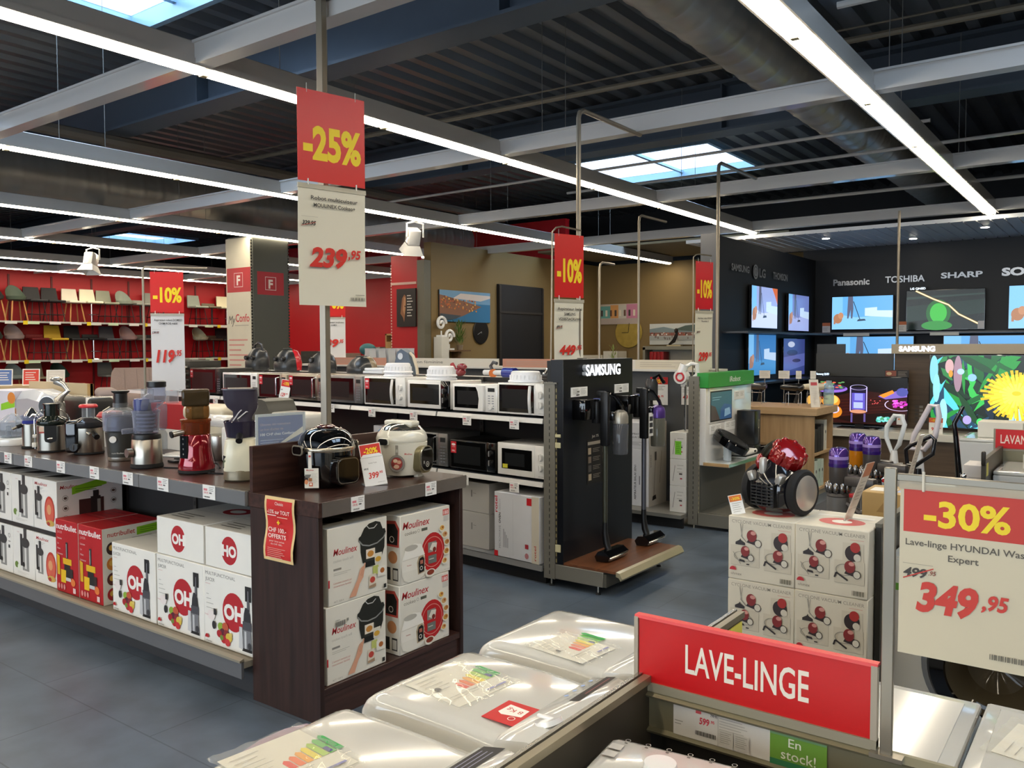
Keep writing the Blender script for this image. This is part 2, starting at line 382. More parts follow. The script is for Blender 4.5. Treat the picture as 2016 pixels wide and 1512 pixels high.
# ================================================================ JUICER DISPLAY AND CABINET
def WB(root):
    """a builder that takes world coordinates and stores them in the frame of root"""
    m = MB(); m.T = (Matrix.Translation(root.location) @ Matrix.Rotation(root.rotation_euler.z, 4, 'Z')).inverted(); return m
def carton(w, d, h, m=WHT, flap=True):
    """a cardboard box; x to the right, front towards -y; returns builder and its faces"""
    b = MB(); b.box((-w / 2, -d / 2, 0), (w / 2, d / 2, h), m if not isinstance(m, str) else col(m, 0.55), .003, 1)
    F = b.face((-w / 2, -d / 2, 0), X, Z); L = b.face((-w / 2, d / 2, 0), NY, Z); Rr = b.face((w / 2, -d / 2, 0), Y, Z); T = b.face((-w / 2, -d / 2, h), X, Y)
    if flap: T.r(0.004, d / 2 - .001, w - .008, .002, '#8d8a80')
    return b, F, L, Rr, T
def price_tag(w=.075, h=.06, red=True):
    b = MB(); b.box((-w / 2, -.0015, 0), (w / 2, 0, h), col(PAPER, 0.4)); f = b.face((-w / 2, -.0015, 0), X, Z)
    if red: f.r(w * .08, h * .58, w * .3, h * .16, '#d8808a'); f.t('199.95', w * .1, h * .36, h * .16, '#c33a46', .01, w=w * .36)
    f.lines(w * .52, h * .84, w * .4, 3, h * .12, '#8a8a8a', h * .04); f.bars(w * .12, h * .1, w * .5, h * .1, '#5a5a5a', 10); f.r(w * .55, h * .4, w * .2, h * .1, '#6a6a6a')
    return b
WENGE = wood('#22120f', '#38221d', 3.0, 0.4, 2, 0.05); WENGEX = wood('#2c1a16', '#4a3029', 3.0, 0.32, 0, 0.15); WENGEY = wood('#2c1a16', '#4a3029', 3.0, 0.32, 1, 0.15)
RAILM = col('#8f8c88', 0.15, 0.2, coat=0.5, var=0.3, scale=5)
# --- long shelf unit carrying the juicers
un = thing('display_shelf', 'long dark wood display shelf carrying the row of juicers', 'shelf unit', (-6.2, 2.79, 0))
m = WB(un); m.box((-9.5, 2.322, .888), (-3.196, 3.26, .953), WENGEX, .003, 1); m.build('worktop', un)
m = WB(un); m.box((-9.5, 2.306, .886), (-3.196, 2.321, .953), RAILM); m.box((-9.5, 2.303, .888), (-3.196, 2.306, .95), clear('#b9bcc0', .7, .08))
for x in (-7.5, -6.5, -5.5, -4.5, -4.08, -3.5): m.box((x, 2.302, .887), (x + .004, 2.306, .952), '#4c4b4a')
m.build('price_rail', un)
m = WB(un); m.box((-9.5, 2.795, .18), (-3.196, 2.81, .888), col('#1c1a1a', .6)); m.build('back_panel', un)
for x in (-8.6, -6.6, -5.1, -4.35, -3.62):
    m = WB(un); m.box((x, 2.783, .18), (x + .03, 2.795, .888), col('#3c3936', .5, .3))
    for k in range(12): m.box((x + .008, 2.782, .24 + k * .05), (x + .022, 2.783, .265 + k * .05), BLK)
    m.build('upright', un)
m = WB(un); m.box((-9.5, 2.284, .15), (-3.196, 2.795, .178), col('#8c8577', .5)); m.build('base_shelf', un)
m = WB(un); m.box((-9.5, 2.27, .105), (-3.196, 2.283, .183), col('#6c6e72', .4, .3)); m.prism([(2.262, .18), (2.262, .19), (2.283, .196), (2.287, .178)], 'x', -9.5, -3.196, col('#a39c8b', .35, .4)); m.box((-9.5, 2.36, .0), (-3.196, 2.38, .15), col('#3c3d40', .5, .2)); m.build('kick_rail', un)
m = WB(un); m.box((-7.6, 2.345, .489), (-5.056, 2.775, .512), col('#2a2725', .5)); m.build('middle_shelf', un)
for i, (x, z) in enumerate(((-5.563, .89), (-5.292, .89), (-4.893, .89), (-4.518, .89), (-4.178, .89), (-3.852, .89), (-3.465, .89))):
    solo(price_tag(.098, .066), 'price_tag', 'white price card in the shelf rail ' + ['leftmost in view, under the clear white press', 'under the small citrus press', 'under the big steel juicer', 'under the black and steel juicer', 'between the grey juicer and the steel slow juicer', 'just left of the red slow juicer', 'rightmost, between the red and the cream slow juicer'][i], 'price tag', (x, 2.3015, z), 0, 'price cards in the juicer shelf rail')
# --- end cabinet
cb = thing('display_cabinet', 'dark wood end cabinet holding pressure cooker boxes', 'cabinet', (-2.95, 2.79, 0))
m = WB(cb); m.box((-3.19, 2.317, .885), (-2.716, 3.264, .95), WENGEY, .002, 1); m.build('top', cb)
for y in (2.319, 3.236):
    m = WB(cb); m.box((-3.18, y, 0), (-2.722, y + .024, .885), WENGE, .001, 1); m.build('side_panel', cb)
m = WB(cb); m.box((-3.18, 2.319, .95), (-3.158, 3.16, 1.157), WENGEY, .001, 1); m.build('back_board', cb)
m = WB(cb); m.box((-3.17, 2.343, .1), (-3.15, 3.236, .885), WENGE); m.build('back_panel', cb)
m = WB(cb); m.box((-3.15, 2.343, .118), (-2.726, 3.236, .147), WENGEY, .001, 1); m.build('bottom_shelf', cb)
m = WB(cb); m.box((-2.745, 2.343, 0), (-2.735, 3.236, .116), WENGEY); m.build('plinth', cb)
m = WB(cb); m.box((-2.716, 2.335, .887), (-2.708, 3.275, .948), col('#6a625b', .2, .1, coat=.4, var=.25, scale=4)); m.build('price_rail', cb)
solo(price_tag(.078, .064), 'price_tag', 'white price card in the cabinet rail below the black cooker', 'price tag', (-2.706, 2.528, .886), 90)
solo(price_tag(.078, .064), 'price_tag', 'white price card in the cabinet rail below the white cooker', 'price tag', (-2.706, 3.003, .886), 90)
# red flyer taped to the cabinet side
m = MB(); n = 10
def fly(i, x): z = .285 * i / n; return (x, -.004 - .006 * math.sin(i / n * 9), z)
for a, b, mm, off in ((-.1, .1, col('#e8c98e', .6), 0), (-.086, .086, col('#cf2a28', .5), -.0008)):
    lo, hi = (0, n) if off == 0 else (0.5, n - .5)
    k = [lo + (hi - lo) * i / n for i in range(n + 1)]
    m.add([vadd(fly(i, x - .018 + .018 * i / n), (0, off, 0)) for i in k for x in (a, b)], [(2 * i, 2 * i + 1, 2 * i + 3, 2 * i + 2) for i in range(n)], mm)
f = m.face((-.1, -.0125, 0), X, Z)
f.t('Choisis', .1, .25, .014, '#f6dcd0', .01, 'c'); f.t('-15% sur TOUT', .095, .212, .017, '#f6dcd0', .015, 'c', w=.15); f.r(.02, .202, .06, .004, '#f6dcd0'); f.r(.088, .197, .068, .003, '#f0c0a8')
f.r(.086, .172, .02, .006, YEL); f.r(.093, .165, .006, .02, YEL)
f.t('CHF 100.-', .088, .132, .02, '#f6dcd0', .02, 'c', w=.12); f.t('OFFERTS', .086, .105, .019, '#f6dcd0', .02, 'c', w=.12); f.t('pour tout achat', .084, .088, .008, '#f6dcd0', 0, 'c', w=.1); f.t('dès CHF 1000.-', .083, .075, .008, '#f6dcd0', 0, 'c', w=.08)
f.lines(.02, .058, .12, 6, .008, '#e9a79b', .0022)
solo(m, 'promotion_flyer', 'red flyer with yellow border taped to the cabinet side', 'flyer', (-2.955, 2.314, .666), 0)
# ---------------------------------------------------------------- cartons in the cabinet
SKIN = '#d9a184'
def cooker_touch_box(barcode):
    b, F, L, Rr, T = carton(.355, .30, .338, '#dfdbcf')
    F.t('Moulinex', .03, .215, .03, '#b3262a', .012, w=.14, sh=.25); F.t('cookeo touch wifi', .03, .185, .013, '#b9b5ac', w=.115); F.r(.03, .15, .045, .009, '#8a867e'); F.lines(.03, .137, .1, 2, .007, '#b5b1a6', .002)
    F.t("L'assistant connecté par", .03, .092, .009, '#c98f86', w=.105); F.t('mouvement familial', .03, .078, .009, '#c98f86', w=.1); F.r(0, .082, .008, .034, '#b8202a'); F.t('ACT. 15,8 A', .03, .012, .008, '#9a968c')
    F.p([(.20, .15), (.315, .155), (.335, .20), (.338, .255), (.345, .268), (.338, .285), (.325, .285), (.31, .318), (.28, .327), (.24, .322), (.21, .305), (.19, .275), (.177, .268), (.175, .25), (.186, .25), (.188, .2)], '#23241f')
    F.line([(.178, .255), (.2, .232), (.24, .222), (.29, .226), (.33, .245), (.342, .262)], .006, '#8d8f8c'); F.line([(.225, .315), (.24, .30), (.27, .298), (.29, .312)], .004, '#c8c8c4')
    F.p([(.215, .14), (.285, .14), (.285, .205), (.215, .205)], '#34342f'); F.r(.22, .165, .055, .042, '#e7dccb'); F.e(.247, .185, .02, .014, '#c98a3c'); F.r(.215, .128, .06, .025, '#1a1a18'); F.r(.272, .135, .045, .045, '#dcd6c6'); F.e(.293, .152, .018, .012, '#d2a23c'); F.r(.26, .085, .035, .04, '#b9c06a'); F.r(.29, .07, .05, .045, '#e6e2d8'); F.e(.318, .095, .014, .012, '#a8622c'); F.r(.235, .03, .042, .06, '#d9cdbb'); F.e(.256, .065, .016, .014, '#c0463a'); F.p([(.235, .03), (.277, .03), (.277, .045), (.235, .04)], '#a58a6e')
    F.p([(.115, .015), (.155, .015), (.178, .065), (.20, .09), (.205, .115), (.215, .148), (.21, .152), (.198, .128), (.205, .135), (.2, .14), (.185, .132), (.175, .112), (.165, .085)], SKIN); F.line([(.183, .1), (.196, .128)], .002, '#b98468'); F.line([(.19, .096), (.203, .122)], .002, '#b98468')
    F.r(.325, .012, .016, .018, '#2a2a28')
    if barcode: F.bars(.045, .245, .06, .022, '#3a3a38'); F.t('1500834', .045, .27, .006, '#55534e'); F.r(.11, .258, .012, .012, '#8a8880')
    L.lines(.15, .2, .12, 6, .018, '#cbc7bb', .003); T.e(.13, .13, .06, .05, '#1c1b19')
    return b
def cooker_plus_box():
    b, F, L, Rr, T = carton(.355, .30, .33, '#dfdbcf')
    F.t('Moulinex', .015, .262, .035, '#b3262a', .014, w=.19, sh=.25); F.t('cookeo', .03, .232, .018, '#7d786f', w=.08); F.ring(.125, .241, .008, .0015, '#7d786f'); F.r(.145, .234, .042, .014, '#5a5c50'); F.r(.3, .285, .045, .03, '#d66b63'); F.t('180', .305, .29, .018, '#f2e6e2', .01, w=.035); F.r(.305, .255, .04, .028, '#c9c6bd')
    F.e(.225, .12, .085, .095, '#bb1f22'); F.ring(.225, .12, .075, .004, '#d98a80'); F.r(.19, .12, .06, .05, '#8d8a82'); F.p([(.2, .135), (.245, .115), (.255, .16), (.22, .165)], '#d9d3c6'); F.e(.235, .13, .012, .012, '#7a2f22'); F.r(.19, .065, .06, .04, '#6f736d'); F.r(.195, .085, .035, .004, '#c9c6bd')
    F.e(.085, .09, .082, .085, '#e9e5da'); F.p([(.0, .06), (.17, .06), (.16, .02), (.12, .006), (.05, .006), (.02, .02)], '#e4e0d4'); F.p([(.01, .12), (.03, .165), (.09, .185), (.14, .175), (.165, .12)], '#efece3'); F.e(.07, .168, .045, .014, '#b9b5aa'); F.line([(.01, .115), (.16, .118)], .002, '#c6c2b6'); F.t('Moulinex', .04, .085, .006, '#b3262a', w=.03)
    F.p([(.115, .03), (.16, .035), (.165, .105), (.15, .12), (.12, .115), (.108, .09)], '#b3a286'); F.p([(.122, .035), (.158, .04), (.16, .1), (.148, .112), (.126, .106), (.118, .085)], '#1c1816'); F.ring(.138, .058, .01, .003, '#e8e4da'); F.r(.13, .078, .02, .018, '#b06a58')
    for i, (x, y, r, c) in enumerate(((.29, .225, .022, '#d9a84a'), (.31, .19, .024, '#caa066'), (.325, .15, .022, '#b9863e'), (.32, .105, .024, '#c49440'), (.305, .06, .022, '#d2a55a'))):
        F.e(x, y, r, r * .75, '#e8dfcc'); F.e(x, y + .002, r * .75, r * .55, c); F.e(x + .004, y + .004, r * .3, r * .25, '#a3542c')
    F.e(.2, .022, .035, .02, '#e6e0d2'); F.e(.2, .025, .026, .013, '#8a3a26'); F.t('ACT. 15,8 A', .3, .012, .006, '#9a968c')
    L.p([(.2, .18), (.29, .18), (.295, .27), (.27, .305), (.21, .3), (.19, .25)], '#b9483c'); L.p([(.21, .19), (.28, .19), (.285, .26), (.265, .29), (.215, .285)], '#1c1816'); L.ring(.245, .215, .015, .003, '#e8e4da'); L.e(.25, .13, .03, .03, '#c98a5a'); L.r(.2, .02, .035, .06, '#2a2a28'); L.r(.25, .02, .035, .06, '#2a2a28'); L.r(.254, .026, .027, .045, '#c9c6bd')
    return b
for b, y, z, s in ((cooker_touch_box(False), 2.562, .487, 'black cooker printed on it, upper box of the left stack'), (cooker_touch_box(True), 2.549, .148, 'black cooker and barcode printed, lower box of the left stack')):
    solo(b, 'carton', 'white carton, ' + s, 'box', (-2.89, y, z), 90, 'cooker cartons in the cabinet')
for y, z, s in ((2.998, .479, 'upper box of the right stack in the cabinet'), (2.988, .148, 'lower box of the right stack in the cabinet')):
    solo(cooker_plus_box(), 'carton', 'white carton with white cooker print, ' + s, 'box', (-2.885, y, z), 90, 'cooker cartons in the cabinet')
# ---------------------------------------------------------------- cartons under the juicers
def juicer_pic(F, x, y, s):
    F.r(x - .035 * s, y, .07 * s, .13 * s, '#8f8e8a'); F.r(x - .055 * s, y + .02 * s, .025 * s, .16 * s, '#2a2a2a'); F.r(x - .01 * s, y + .01 * s, .02 * s, .12 * s, '#d7d5cf'); F.e(x, y + .14 * s, .045 * s, .025 * s, '#3a3a3a'); F.r(x - .016 * s, y + .15 * s, .032 * s, .06 * s, '#3a3a3a'); F.e(x - .02 * s, y + .03 * s, .012 * s, .012 * s, '#1a1a1a')
def moulinex_box(kind):
    b, F, L, Rr, T = carton(.29, .40, .305, '#e6e3dc')
    if kind == 0:
        F.t('Moulinex', .02, .265, .02, '#b3262a', .012, w=.16, sh=.2); F.lines(.03, .25, .1, 2, .008, '#b5b1a8', .002); juicer_pic(F, .07, .06, .95); F.e(.205, .12, .062, .09, '#c23a2e'); F.e(.205, .12, .05, .075, '#d2604a'); F.e(.2, .13, .026, .03, '#d99a6a'); F.e(.21, .05, .05, .018, '#c9a24e'); F.e(.19, .045, .02, .012, '#a83a2e')
    elif kind == 1:
        F.t('ohmex', .06, .275, .008, '#c99'); juicer_pic(F, .17, .045, 1.25); F.e(.05, .07, .025, .02, '#6f8a3e'); F.e(.08, .06, .018, .018, '#e6ead8'); F.lines(.06, .03, .15, 2, .008, '#c4c0b6', .002)
    else:
        F.e(.02, .22, .04, .05, '#b3262a'); juicer_pic(F, .16, .04, 1.2); F.r(.235, .2, .03, .004, '#3a3a3a'); F.ring(.25, .24, .014, .003, '#6a6a68'); F.r(.235, .16, .02, .02, '#3a3a3a')
    Rr.t('Moulinex', .02, .255, .022, '#b3262a', .012, w=.12, sh=.2); Rr.p([(.09, .215), (.3, .255), (.3, .3), (.09, .26)], '#86c21e'); Rr.lines(.11, .245, .16, 2, .014, '#5a8a14', .004)
    Rr.r(.13, .08, .15, .1, '#4a2a26'); Rr.r(.2, .09, .06, .1, '#2a2422'); Rr.r(.215, .19, .035, .035, '#2a2422'); Rr.r(.24, .08, .02, .09, '#9a968c')
    for x, y in ((.05, .2), (.05, .14), (.05, .08), (.34, .21), (.34, .15), (.34, .07)): Rr.ring(x, y, .017, .002, '#7a766e'); Rr.e(x, y, .01, .008, '#5a4a40')
    T.p([(.03, .05), (.15, .1), (.15, .2), (.03, .16)], '#4a4640'); T.lines(.17, .3, .1, 5, .03, '#5a564e', .008)
    return b
xs = (-5.195, -5.49, -5.785, -6.08)
for i, x in enumerate(xs):
    k = (0, 1, 2, 0)[i]
    for z, lv in ((.18, 'bottom'), (.513, 'upper')):
        solo(moulinex_box(k), 'carton', 'white %s printed carton in the %s row, %s' % (('red disc juicer', 'silver juicer', 'tall juicer', 'half hidden juicer')[k] if i < 3 else 'half hidden juicer', lv, ('next to the red cartons', 'second from the red cartons', 'third from the red cartons', 'fourth from the red cartons')[i]), 'box', (x, 2.545, z), 0, 'white juicer cartons at the left')
def nutri_box():
    b, F, L, Rr, T = carton(.262, .36, .425, '#b3131c')
    F.t('nutribullet', .012, .37, .034, '#f0e6e2', .02, w=.235); F.t('JUICER', .02, .345, .014, '#e0a8a4'); 
    for i, s in enumerate(('Dekoken', 'Jus.', 'Filtrer.', 'Extracteur')): F.t(s, .02, .31 - i * .03, .011, '#e8c8c4', .004)
    F.r(.12, .2, .024, .1, '#2a2a2a'); F.r(.124, .21, .006, .08, '#b5b5b2'); F.r(.085, .17, .1, .035, '#e2b21c'); F.p([(.095, .09), (.175, .09), (.165, .17), (.1, .17)], '#1c1c1c'); F.r(.095, .075, .08, .02, '#c9c9c6'); F.p([(.06, .06), (.115, .06), (.12, .135), (.06, .135)], '#e8bc1e'); F.p([(.02, .1), (.05, .1), (.05, .21), (.015, .22)], '#d7ab1c'); F.e(.2, .075, .026, .022, '#e07a3a'); F.r(.17, .1, .03, .05, '#33201e')
    for i in range(3): F.e(.035 + i * .032, .035, .011, .016, '#d88a84')
    F.r(.2, .015, .03, .03, '#e6c8c2')
    Rr.r(0, 0, .36, .425, '#e6e2d6'); Rr.t('nutribullet', .03, .375, .028, '#c2413c', .015, w=.16); Rr.p([(.2, .36), (.35, .37), (.35, .415), (.2, .405)], '#86c21e'); Rr.lines(.22, .395, .1, 3, .012, '#4a7a14', .003); Rr.lines(.17, .35, .12, 1, .01, '#8a867e', .002)
    for i, c in enumerate(('#3a2420', '#d2802e', '#5a2a22', '#b3262a')): Rr.e(.055, .31 - i * .085, .033, .036, c); Rr.e(.05, .315 - i * .085, .014, .016, '#e0b04a')
    Rr.t('hydra', .12, .09, .014, '#8a867e'); Rr.r(.05, .02, .012, .03, '#3a3a3a')
    T.lines(.03, .3, .2, 4, .05, '#8a1016', .01)
    return b
for x, s in ((-4.92, 'left one, beside the white juicer cartons'), (-4.652, 'right one, with a green sticker on its side')):
    solo(nutri_box(), 'carton', 'tall red juicer carton with yellow picture, ' + s, 'box', (x, 2.515, .18), 0, 'red juicer cartons')
def oh_logo(F, x, y, r, flip=False):
    F.e(x, y, r, r * 1.08, '#b3202a')
    if flip: F.t('HO', x, y - r * .42, r * .82, '#efece6', .05, 'c', w=r * 1.75)
    else: F.t('OH', x, y - r * .42, r * .82, '#efece6', .05, 'c', w=r * 1.75)
    F.r(x - r * (1.05 if flip else -.85), y - r * .45, r * .22, r * .9, '#efece6')
def ohmex_box(w):
    b, F, L, Rr, T = carton(w, .43, .371, '#e9e7e0')
    F.t('MULTIFUNCTIONAL', .014, .335, .017, '#6a6862', w=.235); F.t('JUICER', .014, .305, .017, '#6a6862', w=.075); F.lines(.014, .29, .04, 1, .01, '#d0a0a0', .002)
    for i in range(4): F.r(.02, .24 - i * .022, .02 + .018 * i, .002, '#8a8880')
    oh_logo(F, .235, .185, .085)
    F.r(.325, .255, .045, .07, '#1e1e20'); F.r(.338, .21, .018, .05, '#3a3a3e'); F.r(.345, .215, .004, .09, '#9a9aa0'); F.p([(.31, .155), (.365, .155), (.36, .2), (.345, .225), (.325, .225), (.315, .195)], '#2c2c30'); F.r(.305, .12, .065, .04, '#4a4a50'); F.p([(.3, .02), (.372, .02), (.366, .12), (.308, .12)], '#77787c'); F.r(.318, .025, .014, .09, '#c5c6c8'); F.r(.3, .02, .072, .014, '#1c1c1e'); F.p([(.275, .03), (.305, .025), (.302, .13), (.28, .13)], '#c9cacc'); F.e(.355, .05, .014, .016, '#3a3a3e')
    for x, y, r, c in ((.135, .1, .022, '#8cae3c'), (.172, .105, .024, '#c0573a'), (.15, .075, .022, '#5a2030'), (.125, .065, .02, '#a8202a'), (.18, .075, .02, '#8a2a30'), (.2, .06, .024, '#d9bc4a'), (.16, .045, .022, '#b8262e'), (.19, .035, .02, '#c9383a'), (.145, .05, .014, '#6f8a3a'), (.215, .075, .012, '#d9c06a')): F.e(x, y, r, r * .9, c)
    F.e(.065, .145, .03, .025, '#e9e0dc'); F.r(.085, .15, .02, .03, '#2a2a2c'); F.e(.085, .1, .014, .02, '#2a2a2c'); F.t('Simply', .015, .14, .008, '#c98f92')
    F.e(.028, .03, .015, .018, '#b3202a', a0=0, a1=180); F.t('ohmex', .02, .012, .011, '#5a5852', w=.05)
    T.e(w * .6, .25, .1, .09, '#a8252c'); T.t('OH', w * .6, .22, .07, '#efece6', .04, 'c', w=.16); T.lines(.05, .4, .2, 3, .03, '#6a6862', .008)
    return b
for x, w, s in ((-4.213, .425, 'with bare top, left of the pair under the flat boxes'), (-3.783, .412, 'under the left flat box'), (-3.385, .385, 'under the right flat box, cut off by the cabinet')):
    solo(ohmex_box(w), 'carton', 'white multifunctional juicer carton ' + s, 'box', (x, 2.553, .18), 0, 'white multifunctional juicer cartons')
for x, w, fl, s in ((-3.788, .405, False, 'left of the two on top, OH disc upright'), (-3.378, .385, True, 'right of the two on top, disc upside down')):
    b, F, L, Rr, T = carton(w, .43, .19, '#e9e7e0'); oh_logo(F, .19, .095, .062, fl); T.r(.02, .42, .1, .02, '#3a3630'); T.e(w * .65, .3, .09, .07, '#a8252c'); T.e(w * .65, .3, .05, .035, '#e9e7e0'); T.lines(.05, .12, .18, 3, .035, '#6a6862', .01)
    solo(b, 'carton', 'flat white juicer carton lying on top, ' + s, 'box', (x, 2.56, .5535), 0, 'white multifunctional juicer cartons')
def rrect_(cx, cy, w, h, r, n=5):
    return [(cx + sx * (w / 2 - r) + r * math.cos(R(a + 90 * i / n)), cy + sy * (h / 2 - r) + r * math.sin(R(a + 90 * i / n))) for sx, sy, a in ((1, 1, 0), (-1, 1, 90), (-1, -1, 180), (1, -1, 270)) for i in range(n + 1)]
# ---------------------------------------------------------------- the juicers
BR = col('#b3ada1', 0.28, 1.0, var=0.12, scale=2)
CLR = clear('#e6eaee', .88, .05); CLB = clear('#d5d9e6', .86, .05); SMK = clear('#4a4452', .45, .08); AMB = clear('#a98450', .75, .05); ORG = clear('#e0612a', .5, .1)
ZT = .9535
def jroot(name, label, x, y, rz): return thing(name, label, 'juicer', (x, y, ZT), rz, 'juicers on the long shelf')
# half seen white citrus press at the left edge
t = jroot('citrus_press', 'white and clear plastic press at the left edge of the picture', -6.03, 2.53, 55)
MB().lathe([(.1, 0), (.105, .01), (.1, .04), (.085, .05)], LACQ).build('base', t); MB().lathe([(.08, .05), (.09, .055), (.097, .15), (.095, .155), (.088, .15), (.078, .06)], CLR).build('jug', t)
m = MB(); m.lathe([(.09, .155), (.06, .175), (.03, .2), (.008, .21)], CLR); m.build('cone', t); MB().box((-.015, -.13, .06), (.015, -.09, .14), CLR, .008).build('handle', t)
# small citrus press
t = jroot('citrus_press', 'small steel citrus press with pointed cone and blue rim', -5.73, 2.52, 50)
MB().lathe([(.058, .012), (.058, .155), (.054, .16)], BR).build('body', t); MB().lathe([(.062, 0), (.064, .01), (.058, .016)], RUB).build('foot', t)
MB().lathe([(.056, .16), (.056, .178), (.05, .18)], clear('#5a64c8', .6)).build('ring', t); MB().lathe([(.052, .176), (.068, .2), (.07, .212), (.066, .212), (.05, .182)], CLB).build('bowl', t)
MB().lathe([(.05, .2), (.045, .212), (.03, .232), (.012, .255), (.003, .262)], CHROME, n=16).build('cone', t); m = MB(); m.cyl((-.05, -.03, .15), (-.075, -.045, .14), .012, RUB); m.cyl((-.075, -.045, .14), (-.098, -.055, .128), .008, STEEL); m.build('spout', t)
# big steel centrifugal juicer
t = jroot('juicer', 'big brushed steel juicer with dark lid and wire clamp', -5.425, 2.505, 58)
MB().lathe([(.082, .01), (.086, .014), (.086, .165), (.082, .17)], BR).build('body', t); MB().lathe([(.08, 0), (.084, .004), (.083, .012)], RUB).build('foot', t)
m = MB(); m.prism([(-.033, .085), (-.028, .07), (0, .06), (.028, .07), (.033, .085), (.033, .168), (-.033, .168)], 'y', -.09, -.075, SATB); m.ball((0, -.088, .088), (.02, .006, .008), CHROME, 10, 6); m.build('pulp_window', t)
MB().lathe([(.086, .17), (.09, .176), (.09, .19), (.084, .205), (.05, .222), (.044, .225), (.044, .29), (.049, .292), (.049, .3), (.03, .302)], clear('#1d2420', .12, .1)).build('lid', t)
m = MB(); m.tube([(-.097, 0, .02), (-.097, 0, .2), (-.085, 0, .235), (-.05, -.02, .262), (.05, -.02, .262), (.085, 0, .235), (.097, 0, .2), (.097, 0, .02)], .004, CHROME, 6); m.build('wire_clamp', t)
m = MB(); m.box((-.112, -.015, .03), (-.088, .015, .06), '#e8e4da', .004); m.box((-.108, -.015, .09), (-.086, .01, .11), '#e8e4da', .004); m.build('latch', t)
m = MB(); m.box((-.062, -.078, .122), (-.03, -.068, .162), '#e6c9b4'); m.box((-.062, -.0785, .122), (-.03, -.068, .132), '#b5524a'); m.build('sticker', t)
# black and steel juicer
t = jroot('juicer', 'black and steel juicer with red topped clear chute', -5.13, 2.585, 42)
m = MB(); m.lathe([(.082, .012), (.085, .016), (.083, .16), (.078, .165)], BR); m.build('body', t); MB().box((-.112, -.085, .012), (-.03, .085, .208), GLOSSB, .02, 3).build('side_housing', t); MB().lathe([(.08, 0), (.086, .004), (.085, .014)], RUB).build('foot', t)
m = MB(); m.cyl((-.05, -.08, .05), (-.05, -.108, .05), .024, SATB, n=20); m.box((-.054, -.112, .034), (-.046, -.106, .066), '#3a3a3a', .002, 1); m.build('dial', t)
MB().lathe([(.084, .165), (.09, .175), (.088, .195), (.06, .215), (.04, .222)], clear('#3a3a3e', .35, .06)).build('lid', t); MB().lathe([(.036, .22), (.036, .285), (.04, .287), (.04, .29), (.03, .29)], CLR, n=20).build('chute', t); MB().lathe([(.052, .283), (.054, .292), (.046, .302), (.02, .304)], col('#c9303a', .3), n=20).build('cap', t)
m = MB(); m.cyl((.05, -.06, .13), (.085, -.1, .11), .017, SATB); m.cyl((.03, -.095, .135), (.055, -.115, .125), .011, STEEL); m.build('spout', t)
# grey juicer with tall black pusher
t = jroot('juicer', 'dark grey juicer with clear bowl and tall black pusher', -4.67, 2.54, 48)
m = MB(); m.lathe([(.07, .02), (.074, .024), (.086, .165), (.08, .17)], col('#35342f', .4)); f = m.face((-.05, -.083, .03), X, Z); m.build('body', t)
m = MB(); f = m.face((-.04, -.079, .035), X, Z); f.t('nutribullet', .005, .01, .009, '#b5b2aa', .01, w=.065); m.build('lettering', t); MB().lathe([(.07, 0), (.074, .006), (.073, .028), (.07, .03)], STEEL).build('base_band', t)
m = MB(); m.cyl((-.025, -.08, .128), (-.025, -.09, .128), .019, '#e6e4de'); m.build('button', t)
MB().lathe([(.085, .17), (.095, .176), (.099, .265), (.094, .275), (.092, .26), (.086, .18)], CLB).build('bowl', t); MB().lathe([(.08, .175), (.07, .25), (.05, .26)], col('#55565a', .3, .8)).build('sieve', t)
MB().lathe([(.099, .268), (.095, .28), (.06, .3), (.042, .305), (.042, .33)], CLR).build('lid', t); MB().lathe([(.036, .29), (.036, .385), (.047, .392), (.049, .4), (.02, .402)], SATB, n=24).build('pusher', t)
m = MB(); m.tube([(-.09, -.02, .285), (-.05, -.03, .31)], .005, STEEL, 6); m.tube([(.09, -.02, .285), (.05, -.03, .31)], .005, STEEL, 6); m.build('lid_clip', t)
# steel slow juicer
t = jroot('slow_juicer', 'steel slow juicer with clear hopper and black cap', -4.285, 2.47, 55)
MB().lathe([(.08, .022), (.08, .05), (.075, .15), (.072, .155)], BR).build('body', t); MB().lathe([(.082, 0), (.085, .006), (.081, .024)], RUB).build('foot', t); MB().lathe([(.074, .155), (.075, .165), (.072, .18), (.06, .185)], SATB).build('collar', t)
m = MB(); m.cyl((-.07, -.04, .085), (-.095, -.055, .085), .024, STEEL, n=22); m.build('dial', t)
MB().lathe([(.06, .186), (.064, .19), (.07, .295), (.074, .3), (.074, .31), (.068, .31), (.06, .2)], CLB).build('bowl', t)
m = MB(); m.lathe([(.035, .19), (.045, .28), (.03, .305), (.022, .35)], col('#2a2b38', .3)); 
for k in range(5): m.lathe([(.047, .2 + k * .02), (.05, .205 + k * .02), (.047, .21 + k * .02)], '#a9abb2')
m.build('auger', t)
m = MB(); m.loft([[(o + r * math.cos(a), r * math.sin(a), z) for a in [2 * math.pi * i / 24 for i in range(24)]] for r, z, o in ((.045, .312, 0), (.058, .335, .02), (.066, .36, .035), (.06, .385, .045), (.046, .4, .055), (.045, .435, .055))], CLB, True, False); m.lathe([(.04, .31), (.04, .37), (.02, .375)], clear('#6a74b0', .5), c=(-.02, 0, 0)); m.build('hopper', t); MB().lathe([(.046, .432), (.05, .436), (.05, .462), (.04, .466)], SATB, c=(.055, 0, 0)).build('cap', t)
m = MB(); m.cyl((-.05, -.03, .205), (-.115, -.05, .2), .014, CLB); m.build('spout', t)
